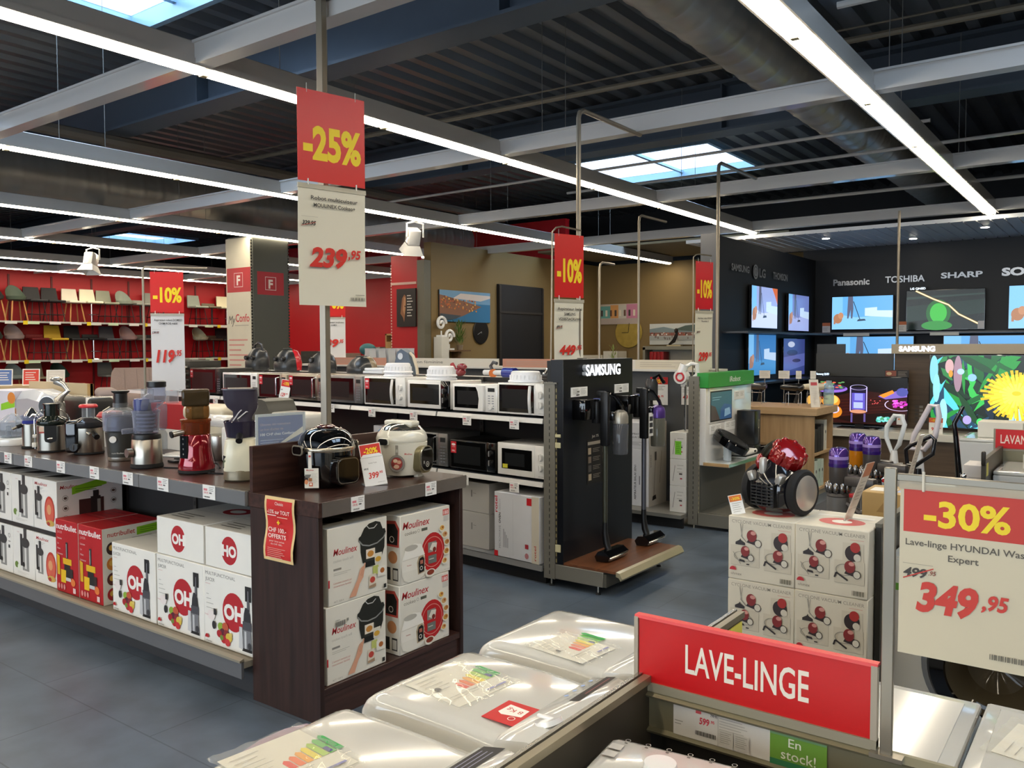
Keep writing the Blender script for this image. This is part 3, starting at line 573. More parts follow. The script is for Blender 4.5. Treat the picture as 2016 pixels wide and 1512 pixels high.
# red slow juicer
RG = col('#8e0a1c', 0.12, 0.3, coat=0.9, var=0.02)
t = jroot('slow_juicer', 'shiny red slow juicer with amber hopper', -3.9, 2.52, 55)
MB().lathe([(.088, .014), (.092, .03), (.082, .07), (.074, .12), (.072, .195), (.068, .2)], RG).build('body', t); MB().lathe([(.086, 0), (.092, .005), (.089, .018)], RUB).build('foot', t)
m = MB(); m.prism([(-.032, .09), (.022, .09), (.018, .196), (-.026, .196)], 'y', -.082, -.06, SATB); m.T = Matrix.Rotation(R(-48), 4, 'Z'); m.v = []; m.f = []; m.fm = []; m.prism([(-.026, .08), (.026, .08), (.024, .196), (-.024, .196)], 'y', -.081, -.06, GLOSSB)
f = m.face((-.02, -.0812, .08), X, Z)
for k in range(4): f.e(.02, .022 + k * .026, .005, .005, '#6a6a6a', 10)
m.build('control_panel', t)
MB().lathe([(.068, .198), (.07, .203), (.073, .262), (.077, .266), (.077, .276), (.07, .278)], clear('#a8623a', .78, .05)).build('bowl', t)
m = MB(); m.lathe([(.052, .2), (.058, .215), (.058, .26), (.04, .262)], ORG); m.lathe([(.034, .205), (.034, .255), (.02, .26)], col('#5a3f22', .4))
for k in range(6): a = R(k * 60); m.box((.056 * math.cos(a) - .008, .056 * math.sin(a) - .008, .205), (.056 * math.cos(a) + .008, .056 * math.sin(a) + .008, .25), '#c9541e')
m.build('auger', t)
m = MB(); m.box((-.048, -.05, .276), (.068, .05, .352), AMB, .02, 3); m.cyl((.01, 0, .28), (.01, 0, .35), .03, clear('#6a5030', .5), n=18); m.build('neck', t)
m = MB(); m.box((-.064, -.058, .345), (.07, .058, .432), clear('#5c4c34', .55, .05), .014, 3); m.box((-.02, -.04, .35), (.03, .04, .42), clear('#2a2216', .3, .05), .01); m.build('hopper', t); m = MB(); m.cyl((-.05, -.03, .215), (-.11, -.06, .205), .013, STEEL, .016); m.cyl((-.11, -.06, .205), (-.118, -.064, .203), .017, RUB); m.build('spout', t)
# cream slow juicer
t = jroot('slow_juicer', 'cream slow juicer with dark smoked hopper at the end of the row', -3.50, 2.505, 50)
CR = col('#e2ddc4', 0.3, 0, coat=0.3)
m = MB(); m.loft([[(q * math.copysign(abs(math.cos(a)) ** .6, math.cos(a)), q * math.copysign(abs(math.sin(a)) ** .6, math.sin(a)), z) for a in [2 * math.pi * i / 32 for i in range(32)]] for q, z in ((.08, .05), (.082, .06), (.08, .15), (.07, .2), (.05, .212))], CR); m.build('body', t)
MB().lathe([(.075, 0), (.084, .008), (.083, .05), (.08, .056)], col('#7d7460', .35, .4)).build('base_band', t)
m = MB(); m.T = Matrix.Rotation(R(-52), 4, 'Z'); m.box((-.018, -.09, .055), (.018, -.06, .135), LACQ, .01); m.box((-.012, -.092, .063), (.012, -.088, .127), GLOSSB, .003, 1); m.box((-.009, -.0925, .072), (.009, -.09, .105), '#4f5a40'); m.build('display', t)
MB().lathe([(.06, .208), (.066, .212), (.077, .28), (.08, .286), (.076, .29), (.06, .22)], clear('#3a3448', .45, .05)).build('bowl', t); m = MB(); m.cyl((.0, -.06, .225), (.0, -.105, .2), .016, SATB); m.build('spout', t)
m = MB(); m.lathe([(.048, .212), (.054, .275), (.03, .285)], col('#34313c', .3)); m.build('auger', t)
m = MB(); m.loft([[(o + r * math.copysign(abs(math.cos(a)) ** .7, math.cos(a)), r * .8 * math.copysign(abs(math.sin(a)) ** .7, math.sin(a)), z) for a in [2 * math.pi * i / 24 for i in range(24)]] for r, z, o in ((.055, .288, 0), (.046, .31, .012), (.055, .335, .02), (.072, .355, .012), (.08, .385, .004), (.082, .445, 0))], clear('#5f5969', .6, .04), True, False); m.tube([(-.03, -.045, .292), (-.005, -.05, .33), (.01, -.05, .345)], .003, '#c9c4c9', 6); m.tube([(-.01, -.045, .3), (.03, -.045, .335), (.06, -.03, .34)], .003, '#d9d4d4', 6); m.build('hopper', t); m = MB(); m.box((-.02, -.05, .36), (.05, .045, .44), clear('#2a2832', .35, .05), .012); m.build('feed_chute', t); m = MB(); m.prism(rrect_(0, 0, .166, .132, .03), 'z', .442, .448, clear('#8a8792', .4, .05)); m.build('rim', t)
# power cords between the juicers
for pts, lab in (([(-4.17, 2.5, .957), (-4.05, 2.56, .957), (-4.0, 2.62, .962), (-4.03, 2.66, .985), (-3.98, 2.7, .97), (-3.9, 2.66, .957)], 'black cord looped on the shelf left of the red slow juicer'), ([(-3.8, 2.52, .957), (-3.7, 2.56, .957), (-3.6, 2.54, .957)], 'black cord between the red and the cream slow juicer'), ([(-5.32, 2.56, .957), (-5.25, 2.62, .957), (-5.2, 2.7, .957)], 'thin black cord beside the big steel juicer')):
    solo(MB().tube(pts, .004, RUB, 6), 'power_cord', lab, 'cord')
# ================================================================ COOKERS ON THE CABINET
def rrect(cx, cy, w, h, r, n=5):
    return [(cx + sx * (w / 2 - r) + r * math.cos(R(a + 90 * i / n)), cy + sy * (h / 2 - r) + r * math.sin(R(a + 90 * i / n))) for sx, sy, a in ((1, 1, 0), (-1, 1, 90), (-1, -1, 180), (1, -1, 270)) for i in range(n + 1)]
GB = col('#050506', 0.05, 0, coat=1.0, var=0)
t = thing('pressure_cooker', 'glossy black electric pressure cooker with a white card hanging on it', 'cooker', (-3.035, 2.64, .951), 86)
MB().lathe([(.09, 0), (.105, .012), (.12, .05), (.13, .1), (.134, .15), (.134, .17)], GB, n=44).build('body', t)
MB().lathe([(.1335, .17), (.137, .176), (.137, .184), (.1335, .19)], col('#b6ad9c', .25, .8), n=44).build('rim_band', t)
MB().lathe([(.1335, .19), (.13, .205), (.116, .238), (.09, .262), (.05, .275), (.02, .277)], GB, n=44).build('lid', t)
m = MB(); m.lathe([(.042, .274), (.045, .28), (.03, .287), (.01, .288)], col('#4a0f10', .15, coat=.8), n=24); m.build('lid_knob', t)
m = MB(); m.tube([(.06 * math.cos(R(a)), .06 * math.sin(R(a)) - .02, .27) for a in range(200, 345, 12)], .003, CHROME, 6); m.tube([(.1 * math.cos(R(a)), .1 * math.sin(R(a)), .252 - .02 * abs(math.cos(R(a)))) for a in range(200, 345, 8)], .0025, CHROME, 6); m.build('chrome_trim', t)
for sx in (-1, 1):
    m = MB(); m.box((sx * .118 - .02, -.035, .16), (sx * .16 + (.0 if sx > 0 else 0), .035, .2), GB, .014, 3); m.prism(rrect(0, .18, .076, .046, .016), 'x', sx * .158, sx * .163, col('#b6ad9c', .25, .7)); m.prism(rrect(0, .18, .064, .034, .012), 'x', sx * .1625, sx * .164, GB); m.build('handle', t)
m = MB(); m.prism(rrect(0, .085, .128, .125, .03), 'y', -.162, -.09, GB); m.prism(rrect(0, .085, .12, .116, .028), 'y', -.1645, -.162, col('#b9b6b0', .15, .9)); m.prism(rrect(0, .085, .112, .108, .025), 'y', -.166, -.1645, GB); m.build('control_panel', t)
m = MB(); m.T = Matrix.Rotation(R(-46), 4, 'Z') @ Matrix.Translation((0.0, -.146, .012)); m.box((-.075, -.001, .0), (-.012 + .0, .001, .09), '#dcd7c8'); m.box((-.058, -.001, .09), (-.043, .001, .165), '#e2ddd0')
f = m.face((-.075, -.0012, 0), X, Z); f.t('Moulinex', .008, .078, .008, '#b3262a', .01, w=.034, sh=.2); f.r(.0, .03, .016, .026, '#2a1a14'); f.e(.008, .028, .008, .011, '#d88a5a'); f.r(.02, .008, .017, .018, '#c2603a'); f.e(.028, .018, .005, .005, '#f0e0d0'); f.r(.018, .03, .016, .016, '#a86a3a'); f.p([(.002, .062), (.03, .062), (.022, .046), (.004, .048)], '#6a665e'); f.lines(.032, .066, .026, 8, .006, '#b8b2a2', .0014); f.e(.024, .145, .005, .005, '#c2413c'); m.build('hang_tag', t)
CW = col('#dcd8c8', 0.2, 0, coat=0.5, var=0.01)
t = thing('pressure_cooker', 'cream white electric pressure cooker with a round picture sticker', 'cooker', (-2.972, 3.082, .951), 96)
m = MB(); m.lathe([(.09, .006), (.11, .012), (.122, .06), (.128, .12), (.129, .17)], CW, n=44); m.box((-.02, -.115, -.0), (.02, -.09, .012), '#e6e3da'); m.box((-.1, .0, -.0), (-.07, .03, .012), '#e6e3da'); m.box((.07, .0, -.0), (.1, .03, .012), '#e6e3da'); m.build('body', t)
MB().lathe([(.129, .171), (.127, .173), (.129, .176), (.13, .19), (.122, .215), (.105, .235)], CW, n=44).build('lid', t)
MB().lathe([(.106, .234), (.095, .248), (.07, .262), (.04, .268)], col('#c9c6bc', .08, .95, var=0), n=40).build('lid_cap', t)
m = MB(); m.box((-.035, -.09, .25), (.035, .09, .279), CW, .012, 3); m.build('lid_handle', t)
for sx in (-1, 1):
    m = MB(); m.box((sx * .115 - .02, -.03, .165), (sx * .15 + .0, .03, .2), CW, .012, 3); m.prism(rrect(0, .182, .056, .03, .012), 'x', sx * .149, sx * .153, SATB); m.build('handle', t)
m = MB(); m.prism(rrect(0, .09, .105, .135, .04), 'y', -.15, -.08, col('#8f8563', .3, .5)); m.prism(rrect(0, .095, .098, .125, .042), 'y', -.158, -.15, col('#c9c2ae', .2, .8)); m.prism(rrect(0, .095, .09, .117, .04), 'y', -.16, -.158, GB)
f = m.face((-.045, -.1602, .036), X, Z); f.ring(.045, .03, .014, .003, '#b5b2aa'); f.e(.045, .03, .006, .007, '#8a8a86'); f.r(.012, .035, .008, .014, '#9a9a96'); f.p([(.01, .1), (.08, .1), (.07, .108), (.02, .108)], '#5a5a56'); m.build('control_panel', t)
m = MB(); m.T = Matrix.Rotation(R(-62), 4, 'Z'); f = m.face((-.05, -.1285, .03), X, Z); f.r(.04, .085, .014, .05, '#8e887a'); f.r(.042, .1, .01, .015, '#b5b0a2'); f.e(.047, .045, .04, .042, '#77716a'); f.ring(.047, .045, .036, .002, '#a9a49a', sy=1.05); f.e(.047, .045, .028, .03, '#a3362e'); f.e(.04, .058, .011, .009, '#e2c9ac'); f.e(.058, .052, .011, .009, '#d9a88a'); f.e(.045, .03, .014, .01, '#dcb89a'); f.e(.028, .04, .008, .01, '#7a2a22'); f.t('Moulinex', .085, .088, .01, '#b8322e', .01, w=.04, sh=.2)
m.build('picture_sticker', t)
# slanted price holder between the cookers
t = thing('price_stand', 'slanted white price stand reading -20% and 399 between the cookers', 'price sign', (-2.842, 2.775, .951), 62)
m = MB(); m.T = Matrix.Rotation(R(-14), 4, 'X') @ Matrix.Rotation(R(-6), 4, 'Y'); m.box((-.055, -.002, 0), (.055, .002, .135), LACQ, .001, 1); f = m.face((-.055, -.0022, 0), X, Z); f.t('Cookeo Touch', .055, .105, .006, '#6a5a50', 0, 'c', w=.04); f.t('499.95', .008, .078, .009, INK, .02, w=.022, sh=.15); f.t('399', .025, .036, .028, '#d23a2e', .03, w=.05, sh=.12); f.t('.95', .076, .054, .011, '#d23a2e', .02, w=.02, sh=.12); f.t('conforama', .065, .012, .005, '#8a8a86', w=.035); m.build('price_card', t)
m = MB(); m.T = Matrix.Rotation(R(-14), 4, 'X') @ Matrix.Rotation(R(-6), 4, 'Y'); m.box((-.052, -.0005, .135), (.052, .0015, .2), '#e8e4dc'); f = m.face((-.049, -.0007, .138), X, Z); f.r(0, 0, .098, .058, '#cf2f22'); f.t('-20%', .05, .016, .027, YEL, .03, 'c', w=.068); m.prism([(-.055, .135), (.055, .135), (.04, .15), (-.04, .15)], 'y', -.004, .002, LACQ); m.build('discount_card', t)
m = MB(); m.box((-.055, .0, 0), (.055, .07, .003), clear('#e8ecee', .7)); m.build('holder_foot', t)
# ================================================================ HANGING SIGNS AND THEIR POLES
POLE = col('#948b7c', 0.35, 0.55, var=0.06)
SIGNW = col('#dedac9', 0.45, 0.0, var=0.02)
def old_price(f, s, x, y, h, w):
    f.t(s, x, y, h, '#1d1a1a', .035, w=w, sh=.22); f.line([(x - .005, y - h * .25), (x + w, y + h * .75)], h * .1, '#c23a30')
def promo_sign(label, loc, ang, w, hr, hw, gap, pct, lines, old, new, cents, pr=0.5, th=.02, hooks=True, grp='hanging price signs', white=SIGNW, red='#cf1a1c'):
    """loc is the middle of the bottom edge of the white card; the card faces local -y"""
    t = thing('price_sign', label, 'price sign', loc, ang, grp)
    m = MB(); n = 6; bow = lambda z: .006 * math.sin(z / hw * 3.1)
    m.loft([[(-w / 2, bow(hw * i / n) - .001, hw * i / n), (w / 2, bow(hw * i / n) - .001, hw * i / n), (w / 2, bow(hw * i / n) + .001, hw * i / n), (-w / 2, bow(hw * i / n) + .001, hw * i / n)] for i in range(n + 1)], white)
    m.box((-w / 2 - .002, -.006, hw - .022), (w / 2 + .002, .006, hw), clear('#e0ddd2', .6))
    f = m.face((-w / 2, -.0075, 0), X, Z)
    for i, s in enumerate(lines): f.t(s, w * (.52 if len(lines) < 3 else .5), hw - .075 - i * th * 1.75, th, INK, .012, 'c', w=min(w * .84, len(s) * th * .72))
    f.r(w * .03, hw - .16, w * .24, .0015, '#b5b0a4')
    old_price(f, old, w * .04, hw - .2, th * 1.05, w * .2)
    h = hw * .155 * (w / .37) ** .35
    f.t(new, w * .14, hw * pr - h * .6, h, '#cf2a20', .045, w=w * .56, sh=.2); f.t(cents, w * .71, hw * pr - h * .1, h * .48, '#cf2a20', .035, w=w * .2, sh=.2)
    f.bars(w * .74, .03, w * .23, .014, '#6a675e', 14); f.lines(w * .82, .056, w * .14, 1, .01, '#8a867c', .003)
    m.build('white_card', t)
    m = MB(); m.box((-w / 2, -.001, hw + gap), (w / 2, .001, hw + gap + hr), col(red, .35, var=.03)); f = m.face((-w / 2, -.0012, hw + gap), X, Z)
    f.t(pct, w * .51, hr * .26, hr * .36, YEL, .04, 'c', w=w * .86); m.build('red_card', t)
    if hooks:
        for sx in (-.36, .36):
            m = MB(); m.tube([(w * sx, -.004, hw - .006), (w * sx, -.004, hw + gap + .012)], .0035, '#e6e4de', 6); m.build('hook', t)
            m = MB(); m.tube([(w * sx, 0, hw + gap + hr - .015), (w * sx, .0, hw + gap + hr + .03)], .002, '#b5b5b0', 6); m.build('hook', t)
    return t
t = promo_sign('tall price sign -25% and 239,95 hanging high before the pole', (-3.208, 2.852, 1.805), 77.7, .372, .44, .588, .012, '-25%', ['Robot multicuiseur', 'MOULINEX Cookeo+'], '329.95', '239', ',95', .42)
m = MB(); m.box((-.0195, -.0195, 0), (.0195, .0195, 2.9), POLE, .003, 1); m.box((-.04, -.024, 2.36), (.04, .03, 2.42), '#4a4844'); m.box((-.06, .02, 2.38), (-.04, .09, 2.41), '#4a4844'); m.box((.0, -.03, .0), (.02, .05, .004), '#4a4844')
solo(m, 'sign_pole', 'square grey pole rising behind the tall -25% sign to the ceiling grid', 'pole', (-3.262, 2.84, .9535), 12)
def bent_pole(label, base, top, run, r=.017):
    x, y, z = base
    m = MB(); m.tube([(0, 0, 0), (0, 0, top - z - .06), (0, .015, top - z - .02), (0, .06, top - z), (0, run, top - z)], r, POLE, 8); m.box((-.05, -.03, 0), (.05, .03, .004), '#6a655c'); return solo(m, 'sign_pole', label, 'pole', base, 0)
promo_sign('price sign -10% and 449,95 beside the black illuminated vacuum stand', (-3.128, 4.9, 1.458), 72.5, .258, .43, .465, .012, '-10%', ['Aspirateur balai', 'SAMSUNG', 'VS20B75ACR5/WA'], '499.95', '449', ',95', .27, .02)
bent_pole('grey bent pole above the black illuminated vacuum stand', (-3.115, 5.0, 1.515), 3.235, .9)
m = MB(); m.tube([(0, 0, 0), (-.03, .03, .1), (-.03, .05, 1.0), (-.02, .08, 1.03), (0, .12, 1.04), (.0, .36, 1.04)], .006, POLE, 6); m.box((-.02, -.02, 0), (.02, .02, .004), '#6a655c')
solo(m, 'sign_bracket', 'thin bent rod carrying the 449,95 sign', 'bracket', (-3.10, 4.645, 1.3625), 0)
promo_sign('price sign -10% and 299,95 beside the green topped stand', (-3.14, 7.19, 1.34), 72.5, .232, .43, .58, .012, '-10%', ['Aspirateur robot IROBOT', 'Roomba 2'], '349.95', '299', ',95', .3, .016, red='#cb1226')
bent_pole('grey bent pole above the green topped robot stand', (-3.11, 7.42, 1.345), 3.29, .95)
m = MB(); m.tube([(0, 0, 0), (0, 0, 1.06), (.015, .03, 1.085), (.03, .07, 1.09), (.06, .26, 1.09)], .006, POLE, 6); m.box((-.02, -.02, 0), (.02, .02, .004), '#6a655c')
solo(m, 'sign_bracket', 'thin bent rod beside the green topped robot stand', 'bracket', (-3.19, 7.06, 1.335), 0)
bent_pole('thin grey pole rising behind the black illuminated stand', (-3.97, 7.5, 1.3805), 2.9, .6, .013)
bent_pole('thin grey pole behind the 449,95 sign', (-4.42, 7.5, 1.3805), 2.46, .3, .013)
t = promo_sign('price sign -10% and 119,95 in front of the red chair wall', (-7.755, 4.72, 1.12), 53, .31, .4, .82, .012, '-10%', ['Aspirateur robot DOMEO', 'OHM-ROB-4600'], '139.95', '119', ',95', .5, .02, white=col('#d9d9dc', .45, var=.02))
m = MB(); m.tube([(0, 0, 0), (0, 0, 2.0), (.02, .012, 2.02), (.26, .35, 2.02), (.36, .48, 2.02)], .012, POLE, 8); m.box((-.1, -.1, 0), (.1, .1, .01), '#6a655c')
solo(m, 'sign_pole', 'thin grey pole carrying the 119,95 sign', 'pole', (-7.885, 4.545, .375 + .0), 0)
promo_sign('price sign ending 39,95 half hidden behind the tall -25% sign', (-8.19, 7.27, 1.32), 53, .30, .4, .66, .012, '-10%', ['Aspirateur traîneau', 'OHMEX'], '59.95', '39', ',95', .52, .02, white=col('#dcdcdc', .45, var=.02))
# ================================================================ MICROWAVE GONDOLA
GA = 4.86
g = thing('display_shelf', 'dark shop shelving carrying two rows of microwave ovens', 'shelf unit', (-3.157, 4.633, 0), -GA)
GM = (Matrix.Translation((-3.157, 4.633, 0)) @ Matrix.Rotation(R(-GA), 4, 'Z'))
def gp(x, y, z): return tuple(GM @ Vector((x, y, z)))
DKP = col('#1b1b1c', 0.5, 0.1); SHW = col('#d9d8d4', 0.25, 0.1, coat=.3, var=.02)
MB().box((-6.2, .50, .13), (-.06, .54, 1.36), DKP).build('spine_panel', g)
for n_, z, d in (('shelf', 1.118, .46), ('shelf', .688, .46)):
    for k in range(6):
        m = MB(); m.box((-1.035 * (k + 1) + .004, .012, z - .028), (-1.035 * k - .004, .5, z), col('#2b3038', .4, .3)); m.prism([(-.004, z - .036), (.012, z - .036), (.012, z - .002), (.004, z - .002)], 'x', -1.035 * (k + 1) + .004, -1.035 * k - .012, SHW); m.build('shelf', g)
m = MB(); m.box((-6.2, -.02, .11), (0, .5, .128), col('#8d8f90', .4, .4)); m.box((-6.2, .02, .0), (0, .04, .11), '#17181a'); m.prism([(-.03, .09), (-.02, .128), (-.01, .128), (-.01, .09)], 'x', -6.2, 0, col('#9c9d9c', .3, .5)); m.build('base_shelf', g)
for k in range(1, 6):
    m = MB(); m.box((-1.035 * k - .02, .485, .13), (-1.035 * k + .02, .50, 1.36), col('#3c3b3a', .5, .3))
    for q in range(22): m.box((-1.035 * k - .006, .4845, .18 + q * .05), (-1.035 * k + .006, .485, .205 + q * .05), BLK)
    m.build('upright', g)
m = MB(); m.box((-6.2, .54, 1.32), (-.14, 1.0, 1.345), col('#c9c7c2', .35)); m.box((-6.2, .54, .0), (-.14, 1.0, .1), '#77756f'); m.build('rear_shelf', g)
for (wx, wy, z, lab) in ((-7.331, 4.975, 1.03, 'below the white framed black microwave'), (-6.32, 4.889, 1.045, 'below the steel microwave behind the pole'), (-5.446, 4.815, 1.05, 'just right of the square pole'), (-4.912, 4.769, 1.04, 'below the white microwave with the red sticker'), (-4.417, 4.727, 1.04, 'below the white microwave with the black front'), (-3.849, 4.679, 1.035, 'below the white microwave with the wide curved handle'), (-3.398, 4.64, 1.035, 'below the rightmost top microwave')):
    solo(price_tag(.085, .07), 'price_tag', 'white price card on the upper shelf ' + lab, 'price tag', (wx, wy - .015, z), -GA, 'price cards on the microwave shelves')
for (wx, wy, z, lab) in ((-3.878, 4.681, .6, 'by the cabinet'), (-3.4, 4.641, .6, 'below the small white microwave')):
    solo(price_tag(.085, .07), 'price_tag', 'white price card hanging on the lower shelf ' + lab, 'price tag', (wx, wy - .015, z), -GA, 'price cards on the microwave shelves')
MGRP = 'microwave ovens on the shelving'
GLW = col('#08090a', 0.06, 0, coat=0.6, var=0)
def red_sticker(m, x, y, z, w=.055, h=.085):
    m.box((x, y - .001, z), (x + w, y, z + h), '#cf1f2e'); f = m.face((x, y - .0012, z), X, Z); f.e(w / 2, h * .74, w * .38, h * .1, '#f0dfe0'); f.r(w * .2, h * .5, w * .6, h * .08, '#e28a92'); f.t('GRILL', w / 2, h * .14, h * .14, '#f4e6e6', .02, 'c', w=w * .62)
def microwave(label, x0, x1, h, kind, z=1.119, sticker=None, y=.035, d=.36):
    w = x1 - x0; t = thing('microwave_oven', label, 'microwave', gp((x0 + x1) / 2, y, z), -GA, MGRP)
    W_ = w / 2
    body = {'white': LACQ, 'black': col('#101012', .3), 'steel': BR, 'silver': col('#8c8c8c', .3, .7), 'whiteframe': LACQ}[kind[0]]
    m = MB(); m.box((-W_, .02, .012), (W_, d, h), body, .006)
    for sx in (-1, 1):
        for yy in (.05, d - .05): m.cyl((sx * (W_ - .05), yy, 0), (sx * (W_ - .05), yy, .014), .014, RUB, n=10)
    m.build('body', t)
    st = kind[1]
    cpw = {'knobs': .105, 'knobs_dark': .085, 'digital': .12, 'pad': .1, 'none': .0}[st]
    m = MB(); m.box((-W_, .0, .012), (W_ - cpw, .022, h), body, .004); dm = m.build('door', t)
    fr = kind[2]
    m = MB(); m.box((-W_ + fr, -.002, .012 + fr * 1.1), (W_ - cpw - (fr * 1.6 if kind[3] == 'bar' else fr * .6), .002, h - fr), GLW, .001, 1); m.box((-W_ + fr + .03, -.0025, .04 + fr), (W_ - cpw - fr - .05, -.0015, h - fr - .03), col('#16191b', .3)); w_ = m.build('window', dm)
    m = MB(); m.box((W_ - cpw, .0, .012), (W_, .022, h), body if st != 'knobs_dark' else GLW, .004); f = m.face((W_ - cpw, -.0002, .012), X, Z)
    if st in ('digital', 'pad'):
        f.r(cpw * .22, h * .7, cpw * .56, h * .13, '#14181c')
        for k in range(6): f.r(cpw * .25, h * .12 + k * h * .085, cpw * .18, h * .03, '#8b8f96'); f.r(cpw * .55, h * .12 + k * h * .085, cpw * .18, h * .03, '#8b8f96')
    f.t('ohmex', cpw * .3, h * .05, h * .025, '#5a5a5a', w=cpw * .45)
    cp = m.build('control_panel', t)
    if st in ('knobs', 'knobs_dark'):
        for k in range(2):
            m = MB(); zz = h * (.36 + .3 * k); m.cyl((W_ - cpw / 2, .0, zz), (W_ - cpw / 2, -.022, zz), .026 if st == 'knobs' else .021, body if st == 'knobs' else SATB, .022 if st == 'knobs' else .018, n=22); m.box((W_ - cpw / 2 - .003, -.024, zz - .02), (W_ - cpw / 2 + .003, -.02, zz + .02), '#cfccc6' if st == 'knobs' else '#a5a5a5'); m.build('knob', t)
    elif st == 'digital':
        m = MB(); m.cyl((W_ - cpw * .5, 0, h * .24), (W_ - cpw * .5, -.015, h * .24), .017, body, n=20); m.build('knob', t)
    hx = W_ - cpw - .022
    if kind[3] == 'arc':
        m = MB(); m.tube([(hx - .014 + .016 * math.sin(math.pi * k / 8), -.008 - .028 * math.sin(math.pi * k / 8), .03 + (h - .05) * k / 8) for k in range(9)], .011, LACQ, 8); m.build('handle', t)
    elif kind[3] == 'wide':
        m = MB(); m.prism([(hx - .03, .02), (hx + .02, .02), (hx + .02, h - .01), (hx - .055, h - .01), (hx - .03, h * .75), (hx - .02, h * .5)], 'y', -.022, .0, LACQ); m.build('handle', t)
    elif kind[3] == 'bar':
        m = MB(); m.tube([(hx, 0, .04), (hx, -.035, .045), (hx, -.035, h - .035), (hx, 0, h - .03)], .008, CHROME, 8); m.build('handle', t)
    if sticker:
        m = MB(); red_sticker(m, -W_ + .012, -.003, h - .1); m.build('sticker', t)
    return t
microwave('white microwave with two white dials, rightmost on the upper shelf', -.447, -.004, .228, ('white', 'knobs', .012, 'arc'))
microwave('white microwave with wide curved handle and small display, second from right above', -.90, -.452, .21, ('white', 'digital', .02, 'wide'))
microwave('white microwave with black front and two chrome dials, third from right above', -1.40, -.945, .225, ('white', 'knobs_dark', .028, 'none'))
microwave('white microwave with red sticker and curved white handle, fourth from right above', -1.93, -1.43, .24, ('white', 'knobs', .012, 'arc'), sticker=True)
microwave('steel framed black microwave just right of the square pole', -2.45, -1.96, .24, ('silver', 'pad', .02, 'none'), sticker=True)
microwave('steel microwave with bar handle just left of the square pole', -3.01, -2.48, .24, ('steel', 'pad', .018, 'bar'), sticker=True)
microwave('mirror front steel microwave with red sticker behind the -15% card', -3.50, -3.04, .235, ('steel', 'pad', .006, 'bar'), sticker=True)
microwave('black microwave with white frame behind the cream juicer', -4.15, -3.53, .235, ('whiteframe', 'pad', .02, 'none'))
microwave('plain black microwave with red sticker at the left end of the row', -4.80, -4.18, .27, ('black', 'pad', .012, 'none'), sticker=True)
t = thing('mini_oven', 'black mini oven with steel door and dials at the far left of the row', 'oven', gp(-5.14, .035, 1.119), -GA)
m = MB(); m.box((-.3, .02, .012), (.3, .38, .34), col('#15140f', .3), .008); m.box((-.24, .1, .34), (.2, .3, .348), '#3a3936'); m.build('body', t); m = MB(); m.box((-.29, 0, .03), (.19, .022, .33), BR, .004); m.build('door', t); m = MB(); m.box((-.26, -.002, .09), (.16, .002, .285), GLW); m.build('window', t)
m = MB(); m.tube([(-.24, 0, .3), (-.24, -.03, .3), (.14, -.03, .3), (.14, 0, .3)], .008, CHROME, 6); m.build('handle', t)
for k in range(4):
    m = MB(); m.cyl((.245, .02, .06 + k * .07), (.245, -.012, .06 + k * .07), .02, STEEL, n=16); m.build('knob', t)
microwave('small white microwave with thick frame and yellow sticker on the lower shelf', -.452, -.006, .238, ('white', 'knobs', .04, 'none'), z=.689)
m = MB(); m.box((0, -.0015, 0), (.045, 0, .028), '#d9d23a'); solo(m, 'sticker', 'small yellow sticker on the glass of the lower white microwave', 'sticker', gp(-.40, .032, .75), -GA)
microwave('black microwave with steel strip and red sticker in the middle of the lower shelf', -.93, -.475, .225, ('black', 'knobs_dark', .01, 'none'), z=.689, sticker=True)
microwave('silver grey microwave with chrome handle on the lower shelf beside the cream cooker', -1.47, -.96, .26, ('silver', 'pad', .012, 'bar'), z=.689)
# boxes on the base shelf
b, F, L, Rr, T = carton(.41, .34, .455, '#d9dadd')
F.t('rotel', .03, .31, .028, '#c4253a', .02, w=.115, rot=90); F.t('OVEN', .06, .235, .018, '#17171a', .025, w=.075, rot=90); F.t('MICROWAVE', .06, .06, .018, '#8d8f95', 0, w=.16, rot=90); F.t('1505CH', .06, .32, .016, '#a5a7ac', 0, w=.085, rot=90)
for i in range(4): F.r(.085 + i * .013, .07, .006, .13 - .02 * i, '#9a9ca2')
F.r(.3, .39, .06, .05, '#cf1620'); F.r(.0, .0, .035, .04, '#cf1620'); F.e(.3, .04, .017, .02, '#b9787c'); F.r(.285, .09, .03, .03, '#a82a34'); F.lines(.175, .42, .0015, 1, 1, '#b9babd', -.4, 0)
F.r(.345, 0, .065, .455, '#cfc7b4'); F.t('rotel', .385, .02, .02, '#c24a3e', .015, w=.1, rot=90)
solo(b, 'carton', 'tall white microwave carton with red corner marks on the base shelf', 'box', gp(-.235, .155, .1285), -GA)
for x, z, h, lab in ((-.75, .1285, .26, 'lower grey white carton beside the cabinet, under its twin'), (-.75, .39, .22, 'upper grey white carton beside the cabinet, on its twin')):
    b, F, L, Rr, T = carton(.38, .4, h, '#b9b7b2'); F.r(.2, h * .5, .012, .05, '#7a7874'); F.r(.22, h * .62, .03, .004, '#8a8884'); solo(b, 'carton', lab, 'box', gp(x, .26, z), -GA)
b, F, L, Rr, T = carton(.42, .36, .25, '#8f8f8c'); solo(b, 'carton', 'grey carton deep on the base shelf behind the pressure cookers', 'box', gp(-1.35, .24, .1285), -GA)
